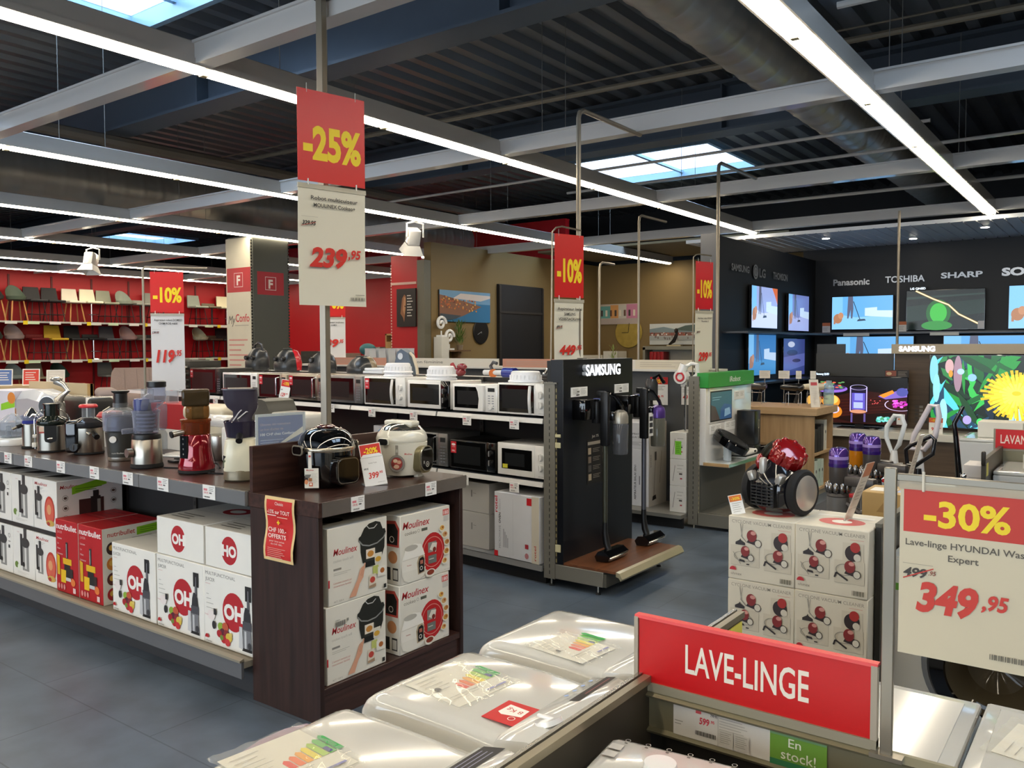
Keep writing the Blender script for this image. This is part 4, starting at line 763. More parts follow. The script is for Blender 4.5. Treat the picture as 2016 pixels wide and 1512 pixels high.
# things on the lower shelf half hidden by the cookers
m = MB(); m.box((-.13, -.09, 0), (.13, .09, .02), SATB, .006); m.box((-.08, -.05, .02), (.08, .05, .1), col('#2a2b2c', .3), .012); m.box((-.085, -.055, .1), (.085, .055, .112), CHROME, .004); solo(m, 'sandwich_toaster', 'black grill gadget with chrome rim between the cookers on the lower shelf', 'toaster', gp(-2.42, .2, .689), -GA) if False else None
b, F, L, Rr, T = carton(.26, .2, .27, '#d7d9e0'); F.e(.1, .2, .05, .045, '#2f8fd0'); solo(b, 'carton', 'small white carton with blue disc on the lower microwave shelf', 'box', gp(-1.72, .16, .689), -GA)
# -15% card in front of the steel microwave
m = MB(); m.T = Matrix.Rotation(R(-10), 4, 'X') @ Matrix.Rotation(R(6), 4, 'Y'); m.box((-.06, -.001, 0), (.06, .001, .19), PAPER); f = m.face((-.06, -.0012, 0), X, Z); f.r(.004, .125, .112, .06, '#cf1c20'); f.t('-15%', .06, .14, .028, YEL, .03, 'c', w=.075); f.t('129', .018, .035, .034, '#cf2a24', .03, w=.055, sh=.15); f.t('.95', .078, .055, .014, '#cf2a24', .02, w=.025); f.t('149', .01, .09, .012, INK, .02)
solo(m, 'price_card', 'white card reading -15% and 129 leaning on the steel microwave', 'price sign', gp(-3.05, -.0, 1.1192), -GA + 12)
# white covers stacked on the microwaves
def cover(label, x, z, n=1, y=.2):
    m = MB(); M_ = col('#e6e8ec', .35, 0, var=.01)
    m.lathe([(.135, 0), (.138, .004), (.132, .012), (.125, .014), (.112, .07), (.1, .078), (.0, .08)], M_, n=32, sy=.8, caps=False)
    for k in range(24):
        a = 2 * math.pi * k / 24; m.box((.121 * math.cos(a) - .003, .097 * math.sin(a) - .003, .02), (.121 * math.cos(a) + .003, .097 * math.sin(a) + .003, .05), M_)
    return solo(m, 'plate_cover', label, 'cover', gp(x, y, z), -GA, 'white plate covers')
cover('white plastic plate cover on the microwave with the red sticker, lower one', -1.70, 1.3605); cover('white plastic plate cover stacked on top of another', -1.70, 1.3905)
cover('white plastic plate cover on the microwave with chrome dials, lower one', -1.19, 1.3455); cover('white plastic plate cover above the microwave with chrome dials, upper one', -1.19, 1.3735); cover('white plastic plate cover on the rightmost white microwave', -.33, 1.3485)
# ---------------------------------------------------------------- canister vacuums along the rear shelf
DVAC = col('#26282b', 0.35, 0, coat=.2)
def canister(label, x, y, h, w, shell, extra):
    t = thing('vacuum_cleaner', label, 'vacuum cleaner', gp(x, y, 1.3455), -GA - 10 + 20, 'canister vacuums on the rear shelf')
    m = MB(); n = 20
    m.loft([[(q * w / 2 * math.copysign(abs(math.cos(a)) ** .7, math.cos(a)), .12 * q * math.copysign(abs(math.sin(a)) ** .8, math.sin(a)) + o, z * h) for a in [2 * math.pi * i / n for i in range(n)]] for q, o, z in ((.95, 0, 0), (1, 0, .1), (1.0, .0, .35), (.9, .01, .6), (.7, .02, .82), (.4, .02, .97), (.1, .02, 1.0))], DVAC); m.build('body', t)
    if extra == 'dials':
        for sx in (-1, 1):
            m = MB(); m.cyl((sx * w * .2, -.06, h * .58), (sx * w * .2, -.125, h * .56), .024, SATB, n=18); m.cyl((sx * w * .2, -.125, h * .56), (sx * w * .2, -.127, h * .56), .014, '#4a4c50', n=14); m.build('dial', t)
    if extra == 'eye':
        m = MB(); m.cyl((-w * .18, -.08, h * .62), (-w * .18, -.115, h * .6), .03, SATB, n=18); m.cyl((-w * .18, -.115, h * .6), (-w * .18, -.117, h * .6), .018, '#5a5c60', n=14); m.build('dial', t)
    m = MB(); m.tube([(-w * .28, .02, h * .85), (-w * .22, .02, h * 1.12), (0, .02, h * 1.22), (w * .22, .02, h * 1.12), (w * .28, .02, h * .85)], .013, DVAC, 8) if shell == 'handle' else m.box((-w * .15, -.03, h * .93), (w * .15, .05, h * 1.04), SATB, .012); m.build('handle', t)
    if shell not in ('handle', ''):
        m = MB(); m.loft([[(q * w / 2 * math.cos(a) + w * .16, .1 * q * math.sin(a) + .05, z * h) for a in [2 * math.pi * i / 16 for i in range(16)]] for q, z in ((.75, .05), (.8, .35), (.7, .65), (.45, .9), (.1, .98))], col(shell, .25, coat=.5)); m.build('rear_shell', t)
    return t
canister('black canister vacuum with two dials and loop handle on the rear shelf', -4.72, .78, .25, .24, 'handle', 'dials')
canister('black canister vacuum with bright red back on the rear shelf', -4.12, .76, .235, .26, '#c9212a', 'dials')
canister('plain black canister vacuum with one round eye on the rear shelf', -3.5, .76, .205, .28, '', 'eye')
canister('black canister vacuum with beige back half behind the square pole', -2.86, .74, .165, .26, '#8a7a62', '')
t = thing('vacuum_cleaner', 'blue grey upright cleaner with keyhole grip behind the plate covers', 'vacuum cleaner', gp(-2.2, .72, 1.3455), 0)
m = MB(); m.prism([(-.12, 0), (.1, 0), (.1, .1), (.06, .2), (-.02, .235), (-.07, .21), (-.1, .12)], 'y', -.03, .05, col('#5e6c7c', .35)); m.build('body', t); m = MB(); m.cyl((-.03, -.034, .17), (-.03, -.03, .17), .03, '#c9ced4', n=18); m.build('grip_hole', t); m = MB(); m.tube([(.06, .0, .2), (.1, .0, .17), (.14, 0, .07), (.15, 0, 0.01)], .014, '#c9bda6', 8); m.build('hose', t)
b = MB(); b.box((-.14, -.1, 0), (.14, .1, .035), '#d5d7da', .01); b.box((-.13, -.09, .035), (.12, .1, .06), '#e2e3e6', .01); solo(b, 'folded_bags', 'flat pile of white bags on the rear shelf right of the pole', 'bags', gp(-2.52, .7, 1.3455), -GA)
m = MB(); m.ball((0, 0, .04), (.075, .05, .04), col('#7d1d26', .25, coat=.5)); m.ball((.04, 0, .085), (.055, .03, .03), col('#7d1d26', .25, coat=.5)); m.cyl((-.05, 0, .07), (-.08, 0, .11), .018, '#9a2a34'); solo(m, 'hand_vacuum', 'small dark red hand vacuum on the rear shelf between plate covers', 'hand vacuum', gp(-1.5, .7, 1.3455), -GA)
m = MB(); m.cyl((-.2, 0, .045), (.12, 0, .045), .022, '#d7d9dc'); m.cyl((.02, 0, .045), (.14, 0, .045), .042, col('#1f2f8a', .25, coat=.4)); m.cyl((-.1, 0, .04), (-.085, -.02, .04), .035, '#d9742a'); m.tube([(-.1, 0, .045), (-.13, 0, .1), (-.1, 0, .13), (-.06, 0, .12)], .014, '#4a4c50', 8); solo(m, 'stick_vacuum', 'blue stick vacuum with orange cap lying on the rear shelf', 'stick vacuum', gp(-1.02, .72, 1.3455 - .003), -GA)
m = MB(); m.box((-.08, -.04, 0), (.08, .04, .035), SATB, .01); m.tube([(-.05, 0, .035), (-.02, 0, .075), (.06, 0, .08)], .015, CHROME, 8); m.ball((.07, 0, .075), (.035, .03, .028), col('#2a1718', .3)); solo(m, 'hand_vacuum', 'small black and chrome hand vacuum on the rear shelf near the rightmost cover', 'hand vacuum', gp(-.55, .74, 1.3455), -GA)
m = MB(); m.box((-.05, -.002, 0), (.05, .002, .06), '#cf1c20'); f = m.face((-.05, -.0022, 0), X, Z); f.t('-15%', .05, .018, .025, YEL, .03, 'c', w=.06); solo(m, 'price_card', 'small red -15% card on the rear shelf', 'price sign', gp(-.72, .6, 1.3455), -GA)
# ================================================================ BLACK ILLUMINATED VACUUM STAND
TP = col('#817d72', 0.45, 0.35, var=.04); PANELB = col('#0a0d14', 0.35, var=.05)
s_ = thing('display_stand', 'black demonstration stand with lit white lettering and wooden platform', 'display stand', (-2.95, 5.1, 0))
m = WB(s_); m.box((-3.15, 4.62, .05), (-3.062, 4.66, 1.354), TP); m.box((-3.155, 4.615, 1.352), (-3.045, 4.67, 1.362), TP); m.box((-3.06, 4.625, .06), (-3.045, 4.66, 1.345), '#2e2a22')
for k in range(30): m.box((-3.108, 4.6192, .08 + k * .042), (-3.102, 4.62, .105 + k * .042), '#2a2823'); m.box((-3.058, 4.6245, .08 + k * .042), (-3.05, 4.625, .105 + k * .042), '#8f8458')
m.build('upright', s_)
m = WB(s_); m.box((-3.06, 4.62, .055), (-2.695, 4.66, .152), TP, .002, 1); m.box((-3.06, 5.48, .055), (-2.695, 5.52, .152), TP, .002, 1); m.box((-2.70, 4.63, .055), (-2.675, 5.515, .14), col('#5a574c', .5, .3)); m.build('base_frame', s_)
for x, y in ((-3.10, 4.64), (-2.74, 4.64), (-2.74, 5.5), (-3.10, 5.5)):
    m = WB(s_); m.cyl((x, y, .012), (x, y, .056), .006, STEEL, n=8); m.cyl((x, y, 0), (x, y, .012), .018, RUB, .012, n=12); m.build('foot', s_)
m = WB(s_); m.box((-3.10, 4.626, .155), (-3.0, 5.575, 1.512), PANELB, .002, 1); m.box((-3.13, 4.63, 1.36), (-3.1, 5.57, 1.505), '#17181b'); m.build('panel', s_)
m = WB(s_); m.box((-3.0, 4.63, .152), (-2.60, 5.52, .168), wood('#5a3521', '#7a4c30', 2.0, .3, 1)); m.box((-3.0, 4.628, .149), (-2.6, 5.522, .153), BLK); m.build('platform', s_)
m = WB(s_); m.prism([(-2.60, .17), (-2.575, .165), (-2.555, .13), (-2.565, .115), (-2.58, .135), (-2.60, .14)], 'y', 4.62, 5.53, col('#b5ac8e', .3, .5)); m.build('platform_rail', s_)
for a, c in (((-3.06, 4.645, .93), (-3.03, 4.655, .965)), ((-3.06, 4.645, .235), (-3.03, 4.655, .285)), ((-3.06, 4.645, 1.0), (-3.03, 4.655, 1.02))):
    m = WB(s_); m.box((a[0], 4.6185, a[2]), (c[0] + .012, 4.6265, c[2]), '#c9c29a', .002, 1); m.build('bracket', s_)
m = WB(s_); f = m.face((-2.9995, 4.628, 0), Y, Z)
vs, fs = text_mesh('SAMSUNG', .025, 0); x0 = min(a for a, b in vs); x1 = max(a for a, b in vs); h1 = max(b for a, b in vs); kx = .475 / (x1 - x0); kz = .074 / h1; L_ = emi('#f4f8ff', 2.6)
for d in (0, .03): m.add([(-2.9985 + d, 4.86 + (a - x0) * kx, 1.402 + b * kz) for a, b in vs], fs, L_ if d else '#c9cdd2')
ed = {}
for q in fs:
    for a, b in zip(q, q[1:] + q[:1]): ed[frozenset((a, b))] = ed.get(frozenset((a, b)), 0) + 1
for e in [tuple(k) for k, v in ed.items() if v == 1]:
    p, q = vs[e[0]], vs[e[1]]; m.poly([(-2.9985 + d, 4.86 + (a - x0) * kx, 1.402 + b * kz) for d, (a, b) in ((0, p), (0, q), (.03, q), (.03, p))], '#c9cdd2')
m.build('lit_letters', s_)
for y0, lab in ((4.718, 'left'), (5.302, 'right')):
    m = WB(s_); m.box((-3.0, y0, 1.262), (-2.996, y0 + .207, 1.326), PAPER); f = m.face((-2.9958, y0, 1.262), Y, Z); f.lines(.02, .05, .07, 4, .01, '#8a8880', .003); f.lines(.12, .052, .07, 5, .009, '#9a988f', .002); f.r(.07, .028, .03, .012, '#8a8880'); f.r(.06, .008, .04, .008, '#4a4842'); m.build('price_card', s_)
    m = WB(s_); m.box((-3.0, y0 + .02, 1.11), (-2.90, y0 + .24, 1.245), GLOSSB, .004); m.box((-2.93, y0 + .15, 1.08), (-2.885, y0 + .235, 1.23), SATB, .006); m.box((-2.94, y0 + .19, 1.243), (-2.89, y0 + .23, 1.247), '#7b80c9'); m.build('wall_mount', s_)
m = WB(s_); m.box((-3.0, 4.925, .65), (-2.997, 5.16, .955), '#1c1a17'); f = m.face((-2.9968, 4.925, .65), Y, Z); f.t('Jet 75', .06, .32, .018, '#d7d4cc', .01, w=.09); f.r(.005, .27, .19, .022, '#b9b0a0')
for k in range(4): f.r(.01, .205 - k * .06, .04, .045, ('#c9b79a', '#8a7a6a', '#5a5652', '#b5a58a')[k]); f.lines(.07, .24 - k * .06, .1, 3, .011, '#8f897c', .004); f.r(.2, .205 - k * .06, .02, .04, '#8a8276')
m.build('info_sheet', s_)
def stick_vac(label, y, binc, bandc, tag, tubec):
    t = thing('stick_vacuum', label, 'stick vacuum', (-2.85, y, .1685), 90, 'stick vacuums on the black stand')
    m = MB(); m.loft([[(-.13 + .26 * k, -.05 + yy, .012 + zz) for yy, zz in ((-.05, .0), (.04, -.01), (.055, .02), (.03, .055), (-.02, .06), (-.06, .03))] for k in (0, .03, .97, 1)], GLOSSB); m.box((-.12, -.112, .02), (.12, -.095, .035), CHROME, .004, 1); f = m.face((-.12, -.1125, .02), X, Z); m.build('floor_head', t)
    m = MB(); m.tube([(0, -.03, .05), (0, -.01, .1), (0, 0, .17), (0, 0, .26)], [.022, .024, .02, .017], SATB, 10); m.build('joint', t)
    m = MB(); m.cyl((0, 0, .24), (0, 0, .8), .0175, tubec, n=14); m.build('tube', t)
    m = MB(); m.box((-.022, -.03, .76), (.022, .03, 1.125), SATB, .008); m.box((-.02, .0, 1.09), (.02, .06, 1.13), SATB, .008); m.tube([(0, -.01, 1.12), (.03, -.05, 1.1), (.1, -.07, 1.03), (.13, -.07, .99)], .014, GLOSSB, 8); m.box((.02, -.05, .93), (.08, .0, .99), GLOSSB, .01); m.build('handle', t)
    m = MB(); m.lathe([(.05, .70), (.052, .72), (.056, .9), (.05, .91)], clear('#6a6c70' if not binc else binc, .45, .05), c=(.1, -.06, 0), n=20); m.lathe([(.025, .72), (.03, .88)], '#8d8a84', c=(.1, -.06, 0), n=14); m.build('dust_bin', t)
    m = MB(); m.lathe([(.05, .905), (.055, .91), (.055, .955), (.045, .985), (.02, 1.0)], col(bandc, .3, .5), c=(.1, -.06, 0), n=20); m.build('motor', t)
    if tag:
        m = MB(); m.box((-.02, -.05, .78), (.06, -.047, .95), '#e3e0d8'); f = m.face((-.02, -.0503, .78), X, Z)
        for k in range(3): f.r(.008, .02 + k * .045, .05, .032, '#3a3a3c')
        m.build('hang_card', t)
    else:
        m = MB(); m.box((.155, -.06, .73), (.157, -.03, .93), '#d9d4c4'); m.build('hang_card', t)
    return t
stick_vac('olive tube stick vacuum standing on the left of the wooden platform', 4.915, None, '#a59f92', False, col('#55564a', .35, .6))
stick_vac('grey tube stick vacuum with purple collar on the right of the platform', 5.535 - .06, '#7a786c', '#5a3f8c', True, col('#6f7078', .3, .7))
# ================================================================ GREEN TOPPED ROBOT VACUUM STAND
s_ = thing('display_stand', 'white demonstration stand with green header and screen for robot vacuums', 'display stand', (-2.95, 7.3, 0))
m = WB(s_); m.box((-3.13, 6.845, .03), (-3.035, 6.885, 1.335), TP)
for k in range(28): m.box((-3.085, 6.8442, .08 + k * .044), (-3.079, 6.845, .105 + k * .044), '#2a2823'); m.box((-3.034, 6.85, .08 + k * .044), (-3.0335, 6.86, .105 + k * .044), '#b5ac8e')
m.build('upright', s_)
m = WB(s_); m.box((-3.04, 6.845, .03), (-2.45, 6.885, .135), TP); m.box((-2.47, 6.885, .03), (-2.45, 7.95, .13), TP); m.box((-3.04, 6.885, .12), (-2.45, 7.95, .14), col('#77756c', .4, .3)); m.build('base_frame', s_)
for x in (-3.08, -2.6):
    m = WB(s_); m.cyl((x, 6.865, 0), (x, 6.865, .03), .008, STEEL, n=8); m.build('foot', s_)
m = WB(s_); m.box((-3.09, 6.89, .14), (-3.03, 7.95, .56), col('#5a5a54', .5, .2)); m.build('back_panel', s_)
m = WB(s_); m.box((-3.06, 6.87, .555), (-2.98, 7.95, 1.23), LACQ, .003, 1); m.build('panel', s_)
m = WB(s_); m.box((-3.06, 6.865, 1.235), (-2.955, 7.955, 1.365), col('#2f9a3a', .35), .002, 1); f = m.face((-2.9545, 6.865, 1.235), Y, Z); f.t('iRobot', .48, .04, .05, '#dfe9df', .015, w=.26); f.line([(.7, .01), (.85, .035), (1.08, .03)], .006, '#5fb868'); m.build('header', s_)
m = WB(s_); m.box((-2.985, 6.93, .92), (-2.972, 7.46, 1.24 - .01), LACQ); m.box((-2.972, 6.95, .93), (-2.97, 7.44, 1.2), '#17181a'); f = m.face((-2.9698, 6.96, .94), Y, Z); f.r(0, 0, .47, .25, emi('#3f6f7c', .5)); f.p([(0, 0), (.2, 0), (.1, .12), (0, .14)], emi('#5a4a44', .5)); f.p([(.2, 0), (.47, 0), (.47, .12), (.3, .14), (.22, .1)], emi('#3b5f88', .6)); f.p([(.3, .02), (.45, .04), (.42, .1), (.31, .09)], emi('#8fb4c9', .6)); f.lines(.03, .2, .2, 2, .02, emi('#8fc0c9', .5), .005); m.build('screen', s_)
for y0, z0 in ((6.96, .82), (7.3, .83), (7.52, 1.1)):
    m = WB(s_); m.box((-2.98, y0, z0), (-2.975, y0 + .24, z0 + .08), PAPER); f = m.face((-2.9748, y0, z0), Y, Z); f.lines(.02, .06, .08, 3, .014, '#9a9890', .004); f.lines(.14, .06, .08, 3, .014, '#a5a39b', .004); m.build('price_card', s_)
m = WB(s_); m.box((-3.0, 6.87, .555), (-2.76, 7.95, .585), col('#e7ece8', .15, coat=.5)); m.box((-3.0, 6.869, .556), (-2.765, 6.871, .584), wood('#b58f5f', '#c9a878', 2, .5, 0)); m.box((-2.761, 6.87, .556), (-2.757, 7.95, .584), clear('#86b593', .5)); m.build('shelf', s_)
t = thing('robot_vacuum', 'black round robot vacuum shown tilted on a white block', 'robot vacuum', (-2.85, 7.12, .586), 60)
m = MB(); m.T = Matrix.Translation((0, .0, .16)) @ Matrix.Rotation(R(22), 4, 'Y') @ Matrix.Rotation(R(24), 4, 'X'); m.lathe([(.15, -.035), (.165, -.03), (.168, .03), (.16, .04), (.0, .042)], GLOSSB, n=40, caps=False); m.build('body', t)
m = MB(); m.T = Matrix.Translation((0, .0, .16)) @ Matrix.Rotation(R(22), 4, 'Y') @ Matrix.Rotation(R(24), 4, 'X'); m.lathe([(.15, .041), (.15, .045), (.1, .046), (.05, .048), (.0, .048)], SATB, n=36, caps=False); m.lathe([(.135, .047), (.135, .049), (.125, .049), (.125, .047)], col('#3a3a3c', .2), n=36, caps=False); m.build('lid', t)
m = MB(); m.box((-.06, -.04, 0), (-.02, .03, .13), '#dfe8f0', .006); m.build('stand_block', t)
m = MB(); m.box((-.1, -.16, 0), (.13, .16, .02), '#e6e4de', .01); m.box((-.09, -.15, .02), (.12, .15, .075), '#efede6', .025, 3); m.box((-.095, -.155, .022), (.125, .155, .028), BLK); m.box((.118, .05, .045), (.123, .09, .06), BLK); solo(m, 'charging_dock', 'white charging dock behind the tilted robot vacuum', 'dock', (-2.885, 7.42, .586), 0)
t = thing('robot_vacuum', 'dark blue black robot vacuum lying flat at the end of the shelf', 'robot vacuum', (-2.9, 7.78, .586), 20); MB().lathe([(.15, 0), (.165, .01), (.166, .07), (.155, .085), (.0, .088)], GLOSSB, n=36, caps=False).build('body', t); MB().lathe([(.06, .088), (.055, .098), (.0, .1)], SATB, n=24, caps=False).build('turret', t)
t = thing('dust_station', 'tall black emptying station with oval emblem on the robot shelf', 'station', (-2.87, 7.6, .5865), 0)
m = MB(); m.box((-.085, -.08, .1), (.085, .08, .415), col('#121213', .3), .006); m.box((.0851, .02, .15), (.0855, .035, .3), '#6a665e'); f = m.face((.0855, -.08, 0), Y, Z); f.ring(.11, .29, .022, .004, '#b5ac8e', sy=1.9); f.lines(.1, .31, .02, 4, .012, '#8f897c', .003); m.build('body', t)
m = MB(); m.box((-.09, -.085, 0), (.09, .085, .1), SATB, .01); m.build('base', t)
# ================================================================ SHELF WITH STICK VACUUM CARTONS BETWEEN THE TWO STANDS
g2 = thing('display_shelf', 'grey wall shelving with stick vacuum cartons between the two stands', 'shelf unit', (-3.2, 7.2, 0))
GREYP = col('#55575a', 0.5, 0.1)
m = WB(g2); m.box((-9.0, 7.3, .1), (-3.14, 7.34, 1.36), GREYP); m.build('back_panel', g2)
m = WB(g2); m.box((-9.0, 6.72, .09), (-3.14, 7.3, .122), col('#85837c', .4, .3)); m.box((-9.0, 6.76, 0), (-3.14, 6.79, .09), '#1a1a1c'); m.build('base_shelf', g2)
m = WB(g2); m.box((-9.0, 7.2, 1.36), (-3.14, 7.75, 1.38), col('#cfccc5', .35)); m.build('top_shelf', g2)
for i, (x0, w) in enumerate(((-8.4, 1.2), (-7.0, 1.5), (-5.45, .95), (-4.45, .6), (-3.85, .6))):
    m = WB(g2); m.box((x0, 7.21, 1.381), (x0 + w, 7.215, 1.47), col(('#c48d78', '#d9d2c4', '#c48d78', '#d9d2c4', '#d9cfb8')[i], .5)); f = m.face((x0, 7.2095, 1.381), X, Z)
    if i in (1, 3): f.t('Epilation féminine', .1, .03, .035, '#6a6860', w=min(w - .2, .6))
    else: f.lines(.05, .06, w * .7, 3, .018, '#b0a08f', .004)
    m.build('header_card', g2)
def vortex_box(h):
    b, F, L, Rr, T = carton(.36, .36, h, '#d9dade')
    F.t('vortex', .13, .06, .035, '#17171a', .01, w=.17, rot=90) if h > .5 else F.t('vortex', .04, .2, .03, '#17171a', .01, w=.14)
    if h > .5: F.t('ASPIRATEUR BALAI 2EN1', .23, .06, .022, '#3a3a3e', .01, w=.32, rot=90); F.r(.26, .2, .012, .08, '#8a8a90')
    else: F.t('ASPIRATEUR', .16, .13, .016, '#5a5a60', .01, w=.15); F.t('BALAI 2EN1', .16, .1, .016, '#5a5a60', .01, w=.15); F.lines(.1, .06, .2, 3, .012, '#8a8a90', .003)
    Rr.r(.0, 0, .36, h, '#b9b2a6')
    if h > .5:
        Rr.line([(.1, .08), (.13, .42)], .012, '#8a8278'); Rr.r(.115, .42, .04, .08, '#4a4440'); Rr.p([(.07, .05), (.15, .06), (.14, .1), (.08, .09)], '#2a2624'); Rr.line([(.22, .2), (.26, .5)], .02, '#a39a8c'); Rr.t('vortex', .045, .36, .02, '#4a4440', .01, w=.12, rot=90)
    else: Rr.t('ASPIRATEUR BALAI 2EN1', .03, .15, .025, '#6a645a', .01, w=.28); Rr.r(.14, .08, .08, .03, '#8a847a')
    return b
solo(vortex_box(.53), 'carton', 'tall white and grey stick vacuum carton standing on the base shelf', 'box', (-3.722, 7.08, .1225), 0)
solo(vortex_box(.24), 'carton', 'shorter matching carton lying on top of the tall stick vacuum carton', 'box', (-3.722, 7.08, .6535), 0)
for k, (z, s) in enumerate(((.1225, 'lowest'), (.3605, 'middle'), (.599, 'topmost, with a green sticker'))):
    b, F, L, Rr, T = carton(.155, .3, .237, '#dbd8d0'); F.line([(.03, .04), (.05, .18)], .004, '#6a6660'); F.lines(.07, .18, .06, 3, .03, '#b5b1a8', .006); F.r(.09, .1, .03, .014, '#4a4640'); F.r(.1, .06, .02, .012, '#b3404a')
    if k == 2: F.r(.05, .04, .06, .12, '#7fce3a'); F.lines(.06, .14, .04, 6, .016, '#4f9a1e', .005)
    solo(b, 'carton', 'small white carton beside the robot stand, %s of three' % s, 'box', (-3.2255, 6.99, z), 0, 'small white cartons')
t = thing('stick_vacuum', 'white stick vacuum with red ring propped on the small white cartons', 'stick vacuum', (-3.2, 6.93, .8365), 0)
m = MB(); m.cyl((0, 0, 0), (.012, -.02, .42), .01, CHROME, n=10); m.build('tube', t); m = MB(); m.cyl((-.03, -.03, .52), (.0, -.02, .6), .04, LACQ, n=18); m.cyl((-.025, -.06, .49), (-.025, .02, .49), .062, LACQ, n=24); m.box((-.035, -.03, .4), (.02, .01, .47), LACQ, .01); m.build('body', t)
m = MB(); m.tube([(-.025 + .035 * math.cos(R(a)), -.0615, .49 + .035 * math.sin(R(a))) for a in range(0, 360, 20)], .009, '#c9303a', 6, True); m.build('ring', t); m = MB(); m.tube([(.0, -.0, .58), (.06, .0, .61), (.11, 0, .6), (.12, 0, .52), (.05, 0, .46)], .018, LACQ, 8); m.build('handle', t)
t = thing('stick_vacuum', 'small dark hand-held vacuum by the right edge of the black stand', 'stick vacuum', (-3.62, 7.1, .894), 0)
m = MB(); m.cyl((0, 0, 0), (0, 0, .22), .014, SATB); m.lathe([(.05, .2), (.06, .22), (.06, .36), (.045, .4)], clear('#4a4c50', .3, .06), n=20); m.tube([(.02, 0, .4), (.08, 0, .44), (.13, 0, .36)], .018, GLOSSB, 8); m.build('body', t)
for x, z, h, txt, red, lab in ((-3.73, 1.04, .265, '', '-45%', 'price card with red -45% band hanging on the grey shelving'), (-3.405, 1.05, .17, '49', '', 'white card reading 49 behind the white stick vacuum')):
    w = .185 if red else .1; m = MB(); m.box((0, -.001, 0), (w, .001, h), PAPER); f = m.face((0, -.0012, 0), X, Z)
    if red: f.r(0, h * .74, w, h * .26, '#c9181e'); f.t(red, w / 2, h * .79, h * .13, YEL, .03, 'c', w=w * .68); f.lines(w * .1, h * .66, w * .75, 3, h * .06, '#8a8880', .004); f.t('59', w * .3, h * .2, h * .14, '#cf2a24', .03, w=w * .25); f.t('.95', w * .6, h * .28, h * .07, '#cf2a24', .03)
    else: f.t(txt, w * .15, h * .3, h * .25, '#cf2a24', .03, w=w * .5); f.lines(w * .1, h * .8, w * .7, 2, h * .1, '#8a8880', .004)
    solo(m, 'price_card', lab, 'price sign', (x, 7.29, z), 0)
# ================================================================ OAK ISLAND WITH HAIR DRYERS
OAK = wood('#a5835a', '#bf9d72', 2.2, .5, 2); OAKX = wood('#b5946a', '#c9a981', 2.2, .45, 0)
s_ = thing('display_cabinet', 'light oak display island carrying the hair dryers', 'cabinet', (-3.1, 9.2, 0))
m = WB(s_); m.box((-4.0, 8.86, .87), (-2.62, 9.62, .945), OAKX, .002, 1); m.build('top', s_)
m = WB(s_); m.box((-3.45, 8.9, 0), (-2.66, 8.93, .87), OAK); m.build('side_panel', s_); m = WB(s_); m.box((-3.45, 9.56, 0), (-2.66, 9.59, .87), OAK); m.build('side_panel', s_)
for z in (.08, .46):
    m = WB(s_); m.box((-3.45, 8.93, z - .025), (-2.67, 9.56, z), OAKX); m.build('shelf', s_)
m = WB(s_); m.box((-3.45, 8.93, .08), (-3.42, 9.56, .87), OAK); m.build('back_panel', s_)
m = WB(s_); m.box((-3.4, 8.94, 0), (-2.68, 9.57, .055), '#8a8272'); m.build('plinth', s_)
for i, (y, h, c, r, z) in enumerate(((8.985, .28, '#cfc9ba', 0, .4605), (9.085, .25, '#2a2826', 0, .4605), (9.19, .27, '#1e1c1b', 0, .4605), (9.3, .29, '#3a3734', 0, .4605), (9.42, .33, '#d9d6c9', 0, .4605), (8.99, .3, '#bfd0c4', 0, .0805), (9.1, .29, '#c9d6cb', 0, .0805), (9.21, .3, '#bdd0c3', 0, .0805), (9.32, .29, '#c4d3c8', 0, .0805))):
    b, F, L, Rr, T = carton(.22, .095, h, c); Rr.e(.05, h * .6, .018, .02, '#2a2826'); Rr.r(.045, h * .3, .008, h * .28, '#3a3836')
    solo(b, 'carton', ['cream carton leftmost on the upper oak shelf', 'black carton second on the upper oak shelf', 'black carton third on the upper oak shelf', 'dark grey carton fourth on the upper oak shelf', 'tall white carton at the right end of the upper oak shelf', 'pale green carton leftmost on the lower oak shelf', 'pale green carton second on the lower oak shelf', 'pale green carton third on the lower oak shelf', 'pale green carton rightmost on the lower oak shelf'][i], 'box', (-2.80, y, z), 0, 'hair care cartons in the oak island')
WIRE = col('#cfcfd2', .25, .7)
def dryer(label, x, y, rz, c1, c2, white=False):
    t = thing('hair_dryer', label, 'hair dryer', (x, y, .9455), rz)
    m = MB()
    for sx in (-.07, .07):
        m.tube([(sx, -.04, 0), (sx, -.04, .13), (sx, .05, .15), (sx, .05, 0)], .003, WIRE, 6)
    m.tube([(-.07, -.04, .13), (.07, -.04, .13)], .003, WIRE, 6); m.build('wire_stand', t)
    m = MB(); m.loft([[(xx, r * math.cos(a), .2 + r * math.sin(a)) for a in [2 * math.pi * i / 16 for i in range(16)]] for xx, r in ((-.14, .02), (-.1, .03), (-.03, .038), (.05, .042), (.09, .04), (.11, .025))], col(c1, .25, coat=.4)); m.build('barrel', t)
    m = MB(); m.tube([(.05, 0, .18), (.04, 0, .1), (.02, 0, .03)], .02, col(c2, .3), 10); m.build('handle', t)
dryer('black hair dryer with silver top on a wire stand, left on the oak island', -3.42, 9.3, 0, '#3a3a3e', '#141416'); dryer('glossy black hair dryer on a wire stand beside the cream one', -2.98, 9.22, 0, '#0f0f10', '#1a1a1b'); dryer('cream white hair dryer, right of the glossy black one', -2.83, 9.45, 10, '#d9d2bf', '#c9c2b0')
m = MB(); m.lathe([(.05, 0), (.055, .02), (.055, .2), (.03, .24), (.03, .27)], clear('#c9e4ee', .6, .06), n=20); solo(m, 'steam_brush', 'pale clear blue container on the oak island behind the price stand', 'container', (-2.69, 9.52, .9455), 0)
